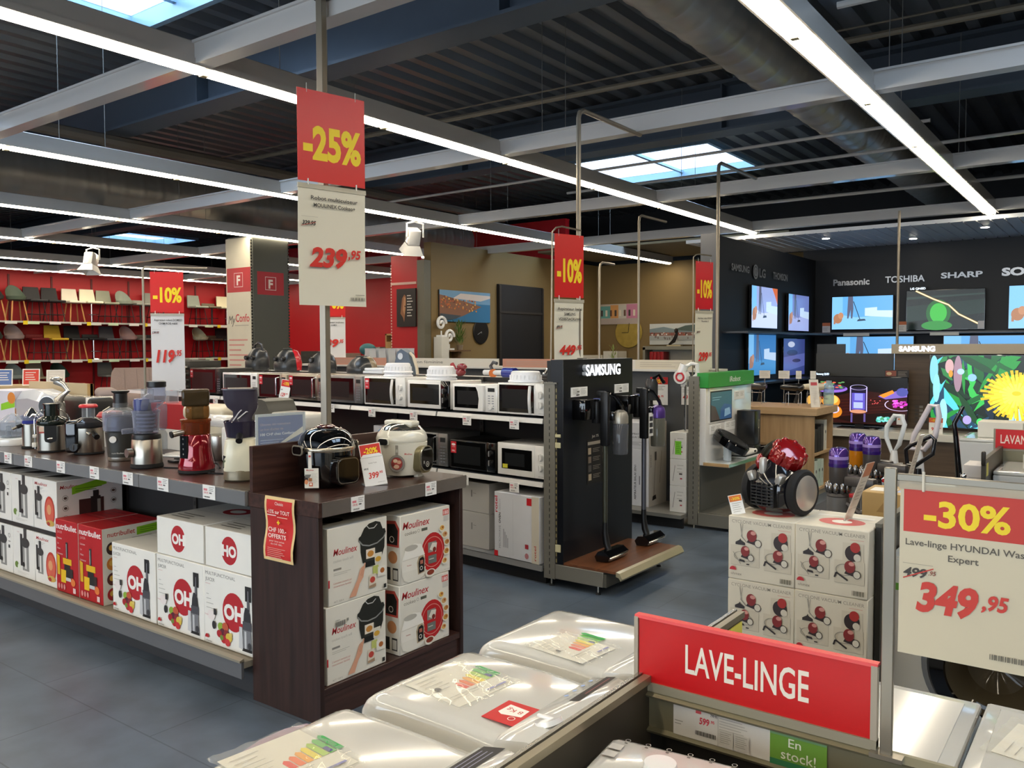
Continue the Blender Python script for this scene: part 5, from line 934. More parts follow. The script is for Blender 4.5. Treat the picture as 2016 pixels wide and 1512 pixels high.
m = MB(); m.T = Matrix.Rotation(R(-12), 4, 'X'); m.box((-.05, -.002, 0), (.05, .002, .3), '#e6e2da'); f = m.face((-.05, -.0022, 0), X, Z); f.r(.015, .235, .07, .035, '#c9505a'); f.lines(.02, .2, .06, 9, .018, '#cfcac0', .003); solo(m, 'price_card', 'tall white price stand with red field on the oak island corner', 'price sign', (-2.7, 9.08, .9455), 40)
for x, y, w, lab in ((-3.62, 9.5, .1, 'leftmost'), (-3.42, 9.55, .12, 'second from left'), (-3.2, 9.56, .12, 'third from left'), (-3.04, 9.58, .06, 'fourth from left'), (-2.88, 9.58, .06, 'rightmost')):
    m = MB(); m.box((-w / 2, -.002, .28), (w / 2, .002, .37), '#e2dfd8'); f = m.face((-w / 2, -.0022, .28), X, Z); f.lines(.01, .075, w * .8, 4, .016, '#b5b1a8', .004); m.cyl((0, .004, 0), (0, .004, .3), .004, WIRE, n=6); m.cyl((0, .0, 0), (0, 0, .006), .03, WIRE, n=12); solo(m, 'price_card', 'small white card on a stem at the back of the oak island, ' + lab, 'price sign', (x, y, .9455), 15, 'stem cards on the oak island')
# ================================================================ WASHING MACHINES IN THE FOREGROUND
ENAM = col('#c9c7bf', 0.12, 0, coat=0.6, var=0.0); SIDEW = col('#c4c3be', 0.35, var=.02)
def energy_face(f, x, y, s):
    for i, c in enumerate(('#d9402e', '#e06a2c', '#e8a23a', '#e6d24a', '#a8c84a', '#5fae4c', '#2f9a4a')):
        f.p([(x + i * .016 * s, y), (x + i * .016 * s + .014 * s, y), (x + i * .016 * s + .014 * s, y + (.03 + .006 * i) * s), (x + i * .016 * s + .007 * s, y + (.038 + .006 * i) * s), (x + i * .016 * s, y + (.03 + .006 * i) * s)], c)
def top_loader(label, y0, panel):
    t = thing('washing_machine', label, 'washing machine', (-1.065, y0 + .192, 0), 0, 'top loading washing machines'); H = .868
    m = MB(); m.box((-.225, -.188, .02), (.228, .188, .825), SIDEW, .012, 2); m.build('body', t)
    m = MB(); m.box((-.21, -.17, 0), (.21, .17, .025), RUB); m.build('plinth', t)
    m = MB(); n = 12
    prof = [(-.236, .8), (-.241, .822)] + [(-.241 + .05 * (1 - math.cos(R(90 * k / 8))), .828 + .04 * math.sin(R(90 * k / 8))) for k in range(9)] + [(-.1, H + .002), (.02, H + .002), (.118, H - .004), (.122, H - .03), (.122, .8)]
    def ring(y, s): return [(a if a > .1 else a + (1 - s) * .02, y, .8 + (b - .8) * s) for a, b in prof]
    m.loft([ring(-.172, .55), ring(-.168, .8), ring(-.158, .95), ring(-.14, 1), ring(.14, 1), ring(.158, .95), ring(.168, .8), ring(.172, .55)], ENAM, True, True); m.build('lid', t)
    m = MB(); pr = [(.125, .8), (.125, H + .004), (.135, H + .012), (.2, H + .026), (.222, H + .02), (.228, .8)]
    m.loft([[(a, y, .8 + (b - .8) * s) for a, b in pr] for y, s in ((-.182, .6), (-.176, .9), (-.16, 1), (.16, 1), (.176, .9), (.182, .6))], ENAM)
    u = Vector((.0, 1, 0)); f = m.face((.139, .165, H + .0135), NY, (.065, 0, .014))
    if panel == 1: f.r(.0, .005, .16, .05, '#17161a'); f.lines(.02, .04, .1, 3, .012, '#8a8aa0', .003); f.lines(.2, .05, .08, 3, .014, '#8a98b8', .004); f.r(.25, .0, .05, .03, '#d9d7d0')
    elif panel == 2:
        f.r(.0, .03, .15, .024, '#1c1416'); f.lines(.01, .042, .1, 1, .01, '#8a4a4a', .003)
        for k in range(4): f.e(.03 + k * .032, .008, .006, .005, '#8fa6cf', 10)
        for k in range(5): f.r(.02 + k * .028, .02, .01, .003, '#9a9aa0')
    else: f.lines(.05, .04, .2, 2, .02, '#9a98a0', .004)
    m.build('control_panel', t)
    m = MB(); c = (.196, -.098, H + .022); m.cyl(c, vadd(c, (-.003, 0, .009)), .028, LACQ, .026, n=26); m.box((c[0] - .026, c[1] - .004, c[2] + .007), (c[0] + .022, c[1] + .004, c[2] + .013), LACQ, .002); m.build('knob', t)
    return t
top_loader('white top-loading washing machine nearest the camera, at the bottom left', .802, 1)
top_loader('white top-loading washing machine in the middle with a red card on its lid', 1.197, 2)
top_loader('white top-loading washing machine farthest of the three, beside the red sign', 1.592, 3)
POUCH = clear('#f6f5f0', .95, .015)
def pouch(label, loc, rz, w, h, lab=True):
    t = thing('label_pouch', label, 'energy label', loc, rz, 'energy labels on the machines')
    m = MB(); m.box((-w * .44, -h * .42, 0), (w * .44, h * .42, .0006), '#dcd8cc'); f = m.face((-w * .44, -h * .42, .0007), X, Y)
    energy_face(f, w * .38, h * .28, w * 1.9 if False else 1.0); f.r(w * .8, h * .3, w * .05, h * .1, '#4a4a8a'); f.lines(w * .06, h * .74, w * .3, 5, h * .08, '#a5a299', .002); f.lines(w * .06, h * .2, w * .5, 2, h * .06, '#a5a299', .002); f.p([(w * .1, h * .42), (w * .16, h * .42), (w * .17, h * .47), (w * .13, h * .5), (w * .09, h * .47)], '#4a4a4a'); f.r(w * .5, h * .05, w * .3, h * .03, '#8a8ab0'); m.build('energy_label', t)
    m = MB(); n = 14; zz = lambda i, j: .003 + .0035 * math.sin(i * 1.9 + j * .7) * math.sin(j * 1.3 + i * .4) + (.002 if (i + j) % 3 == 0 else 0)
    m.add([(-w / 2 + w * i / n, -h / 2 + h * j / n, max(.0012, zz(i, j))) for j in range(n + 1) for i in range(n + 1)], [(j * (n + 1) + i, j * (n + 1) + i + 1, (j + 1) * (n + 1) + i + 1, (j + 1) * (n + 1) + i) for j in range(n) for i in range(n)], POUCH); m.build('clear_sleeve', t); return t
pouch('clear sleeve with energy label on the middle washing machine', (-1.155, 1.372, .8705), 84, .19, .2)
pouch('clear sleeve with energy label on the nearest washing machine', (-1.18, .93, .8705), 84, .19, .22)
pouch('energy label lying on the farthest of the three washing machines', (-1.075, 1.70, .8705), 84, .15, .19)
m = MB(); m.box((-.043, -.046, 0), (.043, .046, .0008), '#c3171c'); f = m.face((.043, .046, .001), NX, NY); f.p([(.02, .02), (.07, .015), (.072, .055), (.06, .062), (.018, .052)], '#ece6dc'); f.t('8 Kg', .026, .03, .014, '#c3171c', .0, w=.038); f.ring(.03, .068, .008, .0015, '#ece6dc')
solo(m, 'capacity_card', 'red 8 kg card lying on the middle washing machine', 'card', (-.976, 1.32, .8702), 0)
m = MB(); m.T = Matrix.Rotation(R(-28), 4, 'Y'); m.prism([(-.11, 0), (.1, 0), (.08, .012), (.03, .02), (-.03, .02), (-.08, .012)], 'x', 0, .0015, clear('#e9d5e0', .6)); m.prism([(-.08, .0), (.08, .0), (.06, .009), (.02, .015), (-.03, .015), (-.06, .009)], 'x', -.001, 0, '#b5303a'); solo(m, 'label_sleeve', 'clear sleeve with red card hanging over the front of the nearest washing machine', 'energy label', (-1.306, 1.0, .838), 0)
# dark divider and price rail with the red sign board
DIV = col('#4a463d', 0.4, 0.25, var=.05); RAILT = col('#7d775e', 0.4, 0.25, var=.04)
s_ = thing('washer_divider', 'dark divider panel with steel top rail behind the top-loading machines', 'divider', (-.82, 1.4, 0))
m = WB(s_); m.box((-.832, .3, .02), (-.814, 2.12, .88), DIV); m.build('panel', s_); m = WB(s_); m.box((-.838, .3, .88), (-.829, 2.125, .902), col('#b9b6ae', .25, .8)); m.box((-.825, .3, .884), (-.808, 2.125, .9), col('#a39a84', .3, .6)); m.build('top_rail', s_)
m = WB(s_); m.box((-.814, 2.02, .80), (-.811, 2.115, .875), '#d9cf5a'); f = m.face((-.8108, 2.02, .80), Y, Z); f.lines(.008, .06, .03, 4, .013, '#8a8430', .003); m.build('yellow_label', s_)
s_ = thing('sign_board', 'red board with big white letters on a taupe price rail', 'sign board', (-.58, 1.6, 0))
m = WB(s_); m.box((-.847, 1.592, .872), (-.358, 1.604, 1.022), '#8d8676'); m.build('board', s_)
m = WB(s_); m.box((-.837, 1.589, .885), (-.366, 1.592, 1.022), col('#c60c10', .35, var=.02)); m.prism([(1.586, 1.02), (1.606, 1.02), (1.606, 1.026), (1.588, 1.026)], 'x', -.847, -.356, col('#d93a3a', .4)); f = m.face((-.837, 1.5888, .885), X, Z); f.t('LAVE-LINGE', .233, .04, .062, '#ece2d2', .012, 'c', w=.252); m.build('red_face', s_)
m = WB(s_); m.box((-.847, 1.585, .872), (-.838, 1.6, 1.022), '#a59b8a'); m.box((-.367, 1.585, .872), (-.356, 1.6, 1.022), '#a59b8a'); m.box((-.847, 1.584, .868), (-.356, 1.604, .886), '#8f8874'); m.build('frame', s_)
m = WB(s_); m.box((-.85, 1.592, .785), (.7, 1.606, .868), RAILT); m.prism([(1.575, .862), (1.592, .87), (1.592, .858), (1.58, .856)], 'x', -.85, .7, RAILT); m.prism([(1.58, .785), (1.592, .79), (1.592, .782), (1.584, .779)], 'x', -.85, .7, RAILT)
for x in (-.82,): m.cyl((x, 1.592, .835), (x, 1.5895, .835), .004, STEEL, n=10); m.cyl((x, 1.592, .81), (x, 1.5895, .81), .004, STEEL, n=10)
m.build('price_rail', s_); m = WB(s_); m.box((-.814, 1.6, .05), (.7, 1.615, .785), '#17150f'); m.build('back_panel', s_)
m = MB(); m.box((0, 0, 0), (.205, .0015, .074), '#d9d5cc'); f = m.face((0, -.0002, 0), X, Z); f.lines(.004, .068, .075, 2, .006, '#6a6860', .0022); f.r(.05, .056, .012, .009, '#d2555a'); f.t('799.95', .082, .056, .006, INK, .01, w=.015); f.t('599', .058, .036, .014, '#d23a4a', .025, w=.022, sh=.1); f.t('.95', .082, .043, .006, '#d23a4a', .02, w=.009); f.lines(.004, .03, .018, 2, .006, '#8a887f', .0014); f.bars(.05, .012, .045, .009, '#4a4842', 20)
f.r(.0985, 0, .001, .074, '#a5a299'); f.lines(.102, .064, .06, 6, .0055, '#a9a69c', .0012); f.r(.101, .006, .03, .03, '#c9c5ba'); f.lines(.104, .032, .024, 6, .004, '#8f8c82', .001); f.r(.134, .006, .03, .03, '#c9c5ba'); f.lines(.137, .032, .024, 6, .004, '#8f8c82', .001)
solo(m, 'price_card', 'wide white price card reading 599 in the taupe rail', 'price sign', (-.756, 1.589, .79), 0)
m = MB(); m.box((0, 0, 0), (.108, .0015, .076), col('#6f9f3a', .4)); f = m.face((0, -.0002, 0), X, Z); f.r(0, 0, .108, .014, '#2f7a4e'); f.r(0, .062, .108, .014, '#6f9a6a'); f.t('En', .036, .043, .018, '#e9eddc', .004, w=.024); f.t('stock!', .022, .018, .02, '#e9eddc', .004, w=.066); solo(m, 'stock_card', 'green card reading En stock in the taupe rail', 'card', (-.551, 1.5885, .786), 0)
# post frame with the -30% price card
s_ = thing('sign_stand', 'flat steel post and frame carrying the -30% price card', 'frame', (-.34, 1.584, .87))
FR = col('#8f887a', .3, .6); m = WB(s_); m.box((-.349, 1.578, .868), (-.3285, 1.588, 1.385), FR, .0015, 1); m.box((-.365, 1.57, .862), (-.31, 1.592, .87), FR); m.build('post', s_)
m = WB(s_); m.box((-.3285, 1.58, 1.363), (.12, 1.588, 1.376), FR, .0015, 1); m.build('cross_bar', s_); m = WB(s_); m.box((.12, 1.578, .868), (.14, 1.588, 1.385), FR, .0015, 1); m.build('post', s_)
t = thing('price_sign', 'large white price card with -30% and 349,95 hanging in the steel frame', 'price sign', (-.11, 1.581, 1.06), 0)
m = MB(); m.box((-.212, -.001, 0), (.212, .001, .298), col('#cdc3a8', .4, var=.02)); f = m.face((-.212, -.0012, 0), X, Z)
f.r(.006, .216, .412, .076, '#c23526'); f.t('-30%', .038, .23, .045, YEL, .03, w=.13); f.t('Lave-linge HYUNDAI Wash', .01, .193, .0115, '#5a5347', .012, w=.186); f.t('Expert', .077, .172, .0115, '#5a5347', .012, w=.046); f.r(.006, .16, .048, .001, '#a59d8a'); f.t('499', .007, .138, .016, '#3a332c', .03, w=.038, sh=.2); f.t('.95', .047, .144, .008, '#8a4a3a', .02, w=.012, sh=.2); f.line([(.007, .134), (.055, .156)], .002, '#c23526'); f.t('349', .028, .082, .05, '#c9382a', .045, w=.096, sh=.2); f.t(',95', .128, .1, .025, '#c9382a', .035, w=.04, sh=.2); f.bars(.142, .018, .07, .009, '#6a6455', 22); m.build('card', t)
for x in (-.175, .02):
    m = MB(); m.tube([(x, -.002, .288), (x, -.003, .322)], .0025, '#d9d4c4', 6); m.build('hook', t)
m = MB(); m.box((-.214, -.0022, .29), (.214, .0022, .304), clear('#e6dfcf', .55)); m.build('clear_strip', t)
# machine in front of the rail, two machines behind it
t = thing('washing_machine', 'white machine with round dial at the bottom edge of the picture', 'washing machine', (-.47, 1.15, 0), 7)
m = MB(); m.box((-.29, -.3, .02), (.29, .27, .84), ENAM, .02, 3); m.box((-.285, .08, .80), (.285, .272, .858), ENAM, .02, 3); f = m.face((-.28, .09, .8585), X, Y)
for k in range(6): f.r(.03 + k * .04, .155, .006, .004, '#4a4842'); f.ring(.033 + k * .04, .168, .005, .001, '#b5b2a8')
f.r(.012, .12, .024, .022, '#b9b6ae'); f.r(.012, .09, .024, .022, '#b9b6ae'); f.t('Fresh Care', .07, .14, .005, '#9a978c', w=.03); m.build('body', t); m = MB(); m.box((-.27, -.28, 0), (.27, .25, .022), RUB); m.build('plinth', t)
m = MB(); m.cyl((-.155, .175, .857), (-.155, .175, .876), .032, LACQ, .028, n=28); m.build('knob', t)
def front_loader(label, x0, x1, y0, y1, h, group):
    t = thing('washing_machine', label, 'washing machine', ((x0 + x1) / 2, (y0 + y1) / 2, 0), 0, group); w, d = x1 - x0, y1 - y0
    m = MB(); m.box((-w / 2, -d / 2, .02), (w / 2, d / 2, h - .025), SIDEW, .006, 1); m.build('body', t); m = MB(); m.box((-w / 2 + .02, -d / 2 + .02, 0), (w / 2 - .02, d / 2 - .02, .022), RUB); m.build('plinth', t)
    m = MB(); m.box((-w / 2, -d / 2, h - .025), (w / 2, d / 2, h), ENAM, .008, 2); m.box((-w / 2 + .03, -d / 2 + .03, h - .001), (w / 2 - .03, d / 2 - .03, h + .0015), ENAM, .001, 1); m.build('worktop', t); return t
front_loader('white machine whose plain top shows right of the red board', -.81, -.253, 1.625, 2.11, .80, 'machines behind the price rail'); front_loader('white machine with an energy label on top at the bottom right corner', -.245, .32, 1.625, 2.125, .80, 'machines behind the price rail')
pouch('clear sleeve with energy label on the machine at the bottom right corner', (-.10, 1.93, .8022), 80, .2, .22)
# porthole machine behind
t = thing('washing_machine', 'white front-loading machine with big dark round door behind the -30% card', 'washing machine', (-.368, 3.45, 0), 0)
m = MB()
for p, q in (((-.315, -.25, .02), (-.135, .25, .85)), ((.175, -.25, .02), (.315, .25, .85)), ((-.135, -.25, .02), (.175, .25, .345)), ((-.135, -.25, .655), (.175, .25, .85))): m.box(p, q, ENAM)
m.build('body', t); m = MB(); m.box((-.29, -.22, 0), (.29, .22, .022), RUB); m.build('plinth', t)
m = MB(); c = (.02, -.255, .5)
def hring(r, y): return [(c[0] + r * math.cos(2 * math.pi * i / 48), y, c[2] + r * math.sin(2 * math.pi * i / 48)) for i in range(48)]
m.loft([hring(.225, -.25), hring(.225, -.262), hring(.205, -.272), hring(.2, -.262)], col('#8f9296', .25, .4), True, False); m.loft([hring(.2, -.262), hring(.195, -.29), hring(.15, -.295), hring(.145, -.28)], GLOSSB, True, False); d_ = m.build('door', t)
m = MB(); m.loft([hring(.148, -.285), hring(.12, -.26), hring(.09, -.2), hring(.01, -.17)], clear('#5a5140', .5, .04), True, False); m.build('glass_bowl', d_); m = MB(); m.loft([hring(.145, -.25), hring(.14, -.1), hring(.01, -.02)], col('#8a8674', .25, .9), True, False); m.build('drum', t)
m = MB(); m.box((-.30, -.254, .72), (.3, -.249, .84), ENAM); f = m.face((-.3, -.2545, .72), X, Z); f.r(.02, .03, .14, .06, '#d9d7cf'); f.lines(.3, .08, .2, 3, .02, '#b5b2a8', .004); m.build('control_panel', t); m = MB(); m.box((-.295, -.2555, .73), (-.2, -.25, .755), '#5f9a2a'); f = m.face((-.295, -.2558, .73), X, Z); f.t('8', .035, .004, .016, INK, .02); m.build('sticker', t)
# side panel by the cyclone cartons
m = MB(); m.box((-.0095, 0, .02), (.0095, .5, .965), col('#25231d', .4, .2)); m.box((-.011, 0, .965), (.011, .5, .978), col('#5a564a', .35, .5)); m.box((.0096, .03, .86), (.0105, .1, .945), '#d9cf5a'); m.box((-.02, 0, 0), (.02, .5, .02), '#25231d'); solo(m, 'washer_divider', 'dark divider panel with yellow label beside the vacuum cleaner cartons', 'divider', (-.7235 + .02, 3.0, 0), 0) if False else solo(m, 'washer_divider', 'dark divider panel with yellow label beside the vacuum cleaner cartons', 'divider', (-.700, 3.1, 0), 0)
# ================================================================ CYCLONE VACUUM CLEANERS
def cyc_pic(F, x, y, s, hose):
    if hose == 1: F.line([(x - .06 * s, y + .11 * s), (x - .05 * s, y + .03 * s), (x - .02 * s, y)], .006 * s, '#8d887c'); F.line([(x - .045 * s, y + .11 * s), (x - .055 * s, y + .03 * s)], .005 * s, '#a39d90'); F.p([(x - .09 * s, y - .02 * s), (x - .03 * s, y - .02 * s), (x - .03 * s, y - .005 * s), (x - .055 * s, y + .01 * s), (x - .06 * s, y + .02 * s), (x - .065 * s, y + .01 * s), (x - .09 * s, y - .005 * s)], '#2a2220')
    if hose == 2: F.ring(x, y + .005 * s, .07 * s, .005 * s, '#8d887c', sy=.5); F.line([(x - .075 * s, y + .03 * s), (x - .02 * s, y - .05 * s)], .004 * s, '#8d887c'); F.p([(x - .03 * s, y - .03 * s), (x + .01 * s, y - .035 * s), (x + .005 * s, y - .02 * s), (x - .03 * s, y - .015 * s)], '#2a2220'); F.r(x + .02 * s, y - .05 * s, .02 * s, .008 * s, '#2a2220')
    if hose == 3: F.ring(x - .02 * s, y + .02 * s, .05 * s, .006 * s, '#8d887c', sy=.7); F.line([(x - .075 * s, y - .03 * s), (x - .065 * s, y + .0 * s), (x, y - .04 * s)], .01 * s, '#2a2220')
    F.p([(x - .02 * s, y), (x + .045 * s, y - .015 * s), (x + .05 * s, y + .02 * s), (x, y + .04 * s)], '#2a1a18'); F.e(x + .01 * s, y + .042 * s, .03 * s, .036 * s, '#7d1f1c'); F.e(x + .02 * s, y + .06 * s, .016 * s, .012 * s, '#c98a80'); F.e(x + .05 * s, y, .022 * s, .024 * s, '#3a302c'); F.e(x + .05 * s, y, .018 * s, .02 * s, '#c9c2b2')
def cyc_front(F, x, y, s): F.e(x, y, .035 * s, .038 * s, '#2a1c1a'); F.e(x + .01 * s, y + .028 * s, .022 * s, .024 * s, '#a32620'); F.e(x + .02 * s, y - .018 * s, .016 * s, .017 * s, '#c9c2b2')
for r, z in ((3, .7215), (2, .481), (1, .2405), (0, .0)):
    for cc, x in ((0, -1.0915), (1, -.8395)):
        b, F, L, Rr, T = carton(.2515, .30, .2395, '#cdc5b2')
        F.t('CYCLONE VACUUM CLEANER', .014, .214, .0125, '#8d8678', .002, w=.226); F.r(.19, .203, .045, .002, '#c99a8c')
        for rx, ry, rw, rh in ((.165, .125, .07, .068), (.01, .055, .11, .075), (.138, .05, .1, .08)): F.r(rx + .0015, ry - .0015, rw, rh, '#aaa290'); F.r(rx, ry, rw, rh, '#c4bba7')
        cyc_pic(F, .085, .145, .62, 1); cyc_front(F, .2, .158, .75); cyc_pic(F, .062, .088, .55, 2); cyc_pic(F, .185, .085, .6, 3)
        F.e(.022, .036, .013, .014, '#b3202a', a0=0, a1=180); F.t('ohmex', .014, .018, .011, '#7d766a', .0, w=.042); F.bars(.2, .012, .04, .017, '#55503f', 12)
        T.e(.13, .12, .08, .065, '#c9605a'); T.e(.13, .12, .035, .03, '#e6e0d4'); T.r(.02, .2, .2, .03, '#d9d3c6')
        lab = 'printed vacuum cleaner carton, %s column, %s' % (('left', 'right')[cc], ('bottom row', 'second row from the floor', 'second row from the top', 'top row')[r])
        solo(b, 'carton', lab, 'box', (x, 3.175, z), 0, 'vacuum cleaner cartons')
t = thing('vacuum_cleaner', 'black and shiny red cyclone vacuum cleaner standing on the cartons', 'vacuum cleaner', (-1.085, 3.185, .9615), -17)
BODYV = col('#17161a', .12, 0, coat=.8); REDV = col('#8c0f12', .1, .2, coat=1.0)
m = MB(); n = 20; m.loft([[(q * math.copysign(abs(math.cos(a)) ** .8, math.cos(a)), yy + dd * math.sin(a), z) for a in [2 * math.pi * i / n for i in range(n)]] for q, yy, dd, z in ((.06, 0, .06, .012), (.09, 0, .085, .03), (.097, 0, .09, .08), (.096, 0, .088, .12), (.082, .005, .078, .155), (.06, .01, .065, .185), (.045, .01, .05, .205))], BODYV); m.ball((.012, .015, .165), (.06, .055, .06), BODYV, 16, 10); m.build('body', t)
for sx in (-1, 1):
    m = MB(); m.loft([[(sx * xx, r * math.cos(2 * math.pi * i / 36) + .01, .088 + r * math.sin(2 * math.pi * i / 36)) for i in range(36)] for xx, r in ((.085, .07), (.088, .085), (.108, .088), (.118, .08), (.12, .068))], RUB); w_ = m.build('wheel', t)
    m = MB(); m.loft([[(sx * xx, r * math.cos(2 * math.pi * i / 36) + .01, .088 + r * math.sin(2 * math.pi * i / 36)) for i in range(36)] for xx, r in ((.119, .068), (.124, .06), (.127, .02), (.1275, .001))], col('#b9b2a8', .25, .5)); m.build('hub_cap', w_)
    m = MB(); m.T = Matrix.Rotation(R(sx * 24), 4, 'Y'); m.box((-.013, -.088, .136), (.013, -.055, .174), col('#a9a69f', .2, .4), .006); m.T = Matrix.Translation((sx * .055, 0, .0)) ; m.build('side_trim', t, None, (sx * .0, 0, 0))
m = MB()
for k in range(7): m.box((-.05, -.1, .035 + k * .012), (.05, -.075, .041 + k * .012), SATB, .001, 1)
for k in range(5): m.box((-.05 + k * .025 - .002, -.098, .033), (-.05 + k * .025 + .002, -.07, .12), SATB)
m.box((-.045, -.08, .035), (.045, -.07, .115), '#6a5f4a'); m.build('exhaust_grille', t)
m = MB(); m.T = Matrix.Translation((.02, .02, .205)) @ Matrix.Rotation(R(38), 4, 'Y') @ Matrix.Rotation(R(10), 4, 'X'); m.lathe([(.05, -.06), (.062, -.05), (.066, .0), (.064, .04), (.055, .055), (.02, .06)], REDV, n=30)
for k in range(9):
    a = R(k * 40); m.ball((.055 * math.cos(a), .055 * math.sin(a), .025), (.018, .018, .036), REDV, 8, 6)
m.build('dust_bin', t)
m = MB(); m.T = Matrix.Translation((-.025, .02, .22)) @ Matrix.Rotation(R(-52), 4, 'Y'); m.lathe([(.052, .0), (.055, .006), (.05, .012), (.055, .018), (.05, .024), (.053, .03), (.045, .034)], col('#3a382e', .3, .5), n=28); m.build('hose_collar', t)
m = MB(); m.box((-.035, -.075, .15), (-.008, -.05, .215), col('#b5b2ab', .3, .3), .009); m.ball((-.06, -.02, .19), (.02, .03, .035), REDV, 12, 8); m.build('latch', t)
m = MB(); m.tube([(-.1, .06, .08), (-.155, .03, .1), (-.165, .02, .06), (-.14, .0, .02)], .014, col('#0f0f10', .3), 8); m.build('hose', t)
def acrylic_price(label, loc, rz, w, h, lean, top):
    m = MB(); m.T = Matrix.Rotation(R(lean), 4, 'Y'); m.box((-.0015, -w / 2, 0), (.0015, w / 2, h), clear('#e6dccf', .55)); m.box((.0016, -w / 2 + .004, .05), (.002, w / 2 - .004, h - .004), '#d9cfc0'); f = m.face((.0021, -w / 2 + .004, .05), Y, Z); f.r(0, h * .55, w - .008, h * .24, top); f.lines(.01, h * .45, w * .6, 6, h * .06, '#a59b8d', .003); m.box((-.0015, -w / 2, 0), (.05, w / 2, .002), clear('#e6dccf', .5)); return solo(m, 'price_stand', label, 'price sign', loc, rz)
acrylic_price('leaning clear price stand on the right vacuum cleaner carton', (-.83, 3.2, .9615), -6, .08, .23, 20, '#c9825a')
m = MB(); m.T = Matrix.Rotation(R(-14), 4, 'Y'); m.box((-.025, -.001, 0), (.025, .001, .075), PAPER); f = m.face((-.025, -.0012, 0), X, Z); f.r(.002, .05, .046, .023, '#d9742a'); f.t('-30%', .025, .056, .01, YEL, .02, 'c', w=.034); f.lines(.008, .042, .034, 5, .008, '#b5b1a8', .002); solo(m, 'price_card', 'tiny white and orange price card left of the cyclone vacuum', 'price sign', (-1.19, 3.06, .9615), 15)
# ================================================================ DISPLAY TABLE BEHIND: PURPLE CAPPED VACUUMS, STEAM MOPS
s_ = thing('display_table', 'low dark table with the purple capped vacuums and steam mops', 'table', (-.95, 4.85, 0))
m = WB(s_); m.box((-1.5, 3.9, .62), (-.5, 5.75, .65), col('#2a2928', .4)); m.build('table_top', s_)
for x in (-1.45, -.55):
    for y in (3.95, 5.7):
        m = WB(s_); m.box((x - .025, y - .025, 0), (x + .025, y + .025, .62), '#2a2928'); m.build('leg', s_)
PUR = col('#5a3a8f', .15, .5, coat=.8); DGY = col('#4a4542', .35, .2)
def purple_vac(label, x, y, z, h, bin_, rz=0):
    t = thing('stick_vacuum', label, 'stick vacuum', (x, y, z), rz, 'purple capped vacuums')
    m = MB(); m.lathe([(.046, h - .1), (.047, h - .095), (.046, h - .075), (.047, h - .07), (.046, h - .02), (.036, h - .004), (.01, h)], PUR, n=26); m.lathe([(.0475, h - .098), (.0478, h - .09), (.0475, h - .082)], col('#2d1460', .2), n=26); m.lathe([(.0466, h - .065), (.0472, h - .055), (.0466, h - .045)], col('#9a82bf', .3), n=26); m.build('purple_cap', t)
    m = MB(); m.lathe([(.036, h - .2), (.044, h - .19), (.045, h - .1)], clear(bin_, .35, .08) if bin_ != '#4a4748' else DGY, n=26); m.lathe([(.03, h - .19), (.034, h - .1)], col(bin_, .4), n=18); m.build('cyclone_body', t)
    m = MB()
    for k in range(10):
        a = R(k * 36); m.ball((.05 * math.cos(a), .05 * math.sin(a), h - .205), (.016, .016, .03), col('#8d8a88', .15, .9), 10, 6)
    m.lathe([(.052, h - .25), (.056, h - .245), (.05, h - .23)], DGY, n=26); m.build('cyclone_ring', t)
    m = MB(); m.lathe([(.05, max(.002, h - .42)), (.056, h - .4), (.054, h - .25)], clear('#8a8784', .5, .06), n=26); m.lathe([(.03, h - .4), (.034, h - .27)], col('#b5b0a5', .25, .7), n=18); m.build('dust_bin', t)
    m = MB(); m.box((.04, -.025, h - .19), (.2, .025, h - .14), DGY, .012); m.box((.16, -.02, h - .34), (.2, .02, h - .15), DGY, .012); m.tube([(.05, 0, h - .28), (.12, 0, h - .32), (.17, 0, h - .3)], .016, DGY, 8); m.build('handle', t)
    m = MB(); m.box((.07, -.022, h - .245), (.1, .022, h - .225), '#b3131c', .004); m.build('trigger', t)
    return t
purple_vac('purple capped grey cyclone vacuum nearest the cartons', -1.19, 4.4, .6505, .435, '#4a4748', -15)
purple_vac('purple capped vacuum with orange cylinder, behind the nearest one', -1.235, 4.95, .6505, .46, '#d98a1a', -15)
purple_vac('purple capped vacuum at the right of the orange one', -1.14, 4.86, .6505, .455, '#4a4748', -15)
m = MB(); m.lathe([(.035, 0), (.045, .01), (.045, .17), (.03, .18)], col('#d98a1a', .25, .2, coat=.5), n=20); solo(m, 'dust_bin', 'amber dust container standing between the purple capped vacuums', 'container', (-1.06, 4.72, .6505 + .0), 0)
b, F, L, Rr, T = carton(.26, .22, .115, '#b3935c'); F.p([(.06, .03), (.1, .09), (.15, .03)], '#9a7a48'); T.r(.02, .05, .1, .1, '#e0dcd2'); T.r(.13, .05, .07, .06, '#8fa3d0'); 
solo(b, 'carton', 'small brown carton with a white paper on top behind the divider', 'box', (-.80, 4.02, .9), 0) if False else solo(b, 'carton', 'small brown carton with a white paper on top', 'box', (-.815, 3.98, .845), 0)
b, F, L, Rr, T = carton(.28, .24, .194, '#a98a56'); solo(b, 'carton', 'brown carton below the small brown carton', 'box', (-.815, 4.03, .6505), 0)
acrylic_price('tall leaning clear price stand on the small brown carton', (-.79, 3.98, .9605), -6, .06, .26, 14, '#d9cfc0')
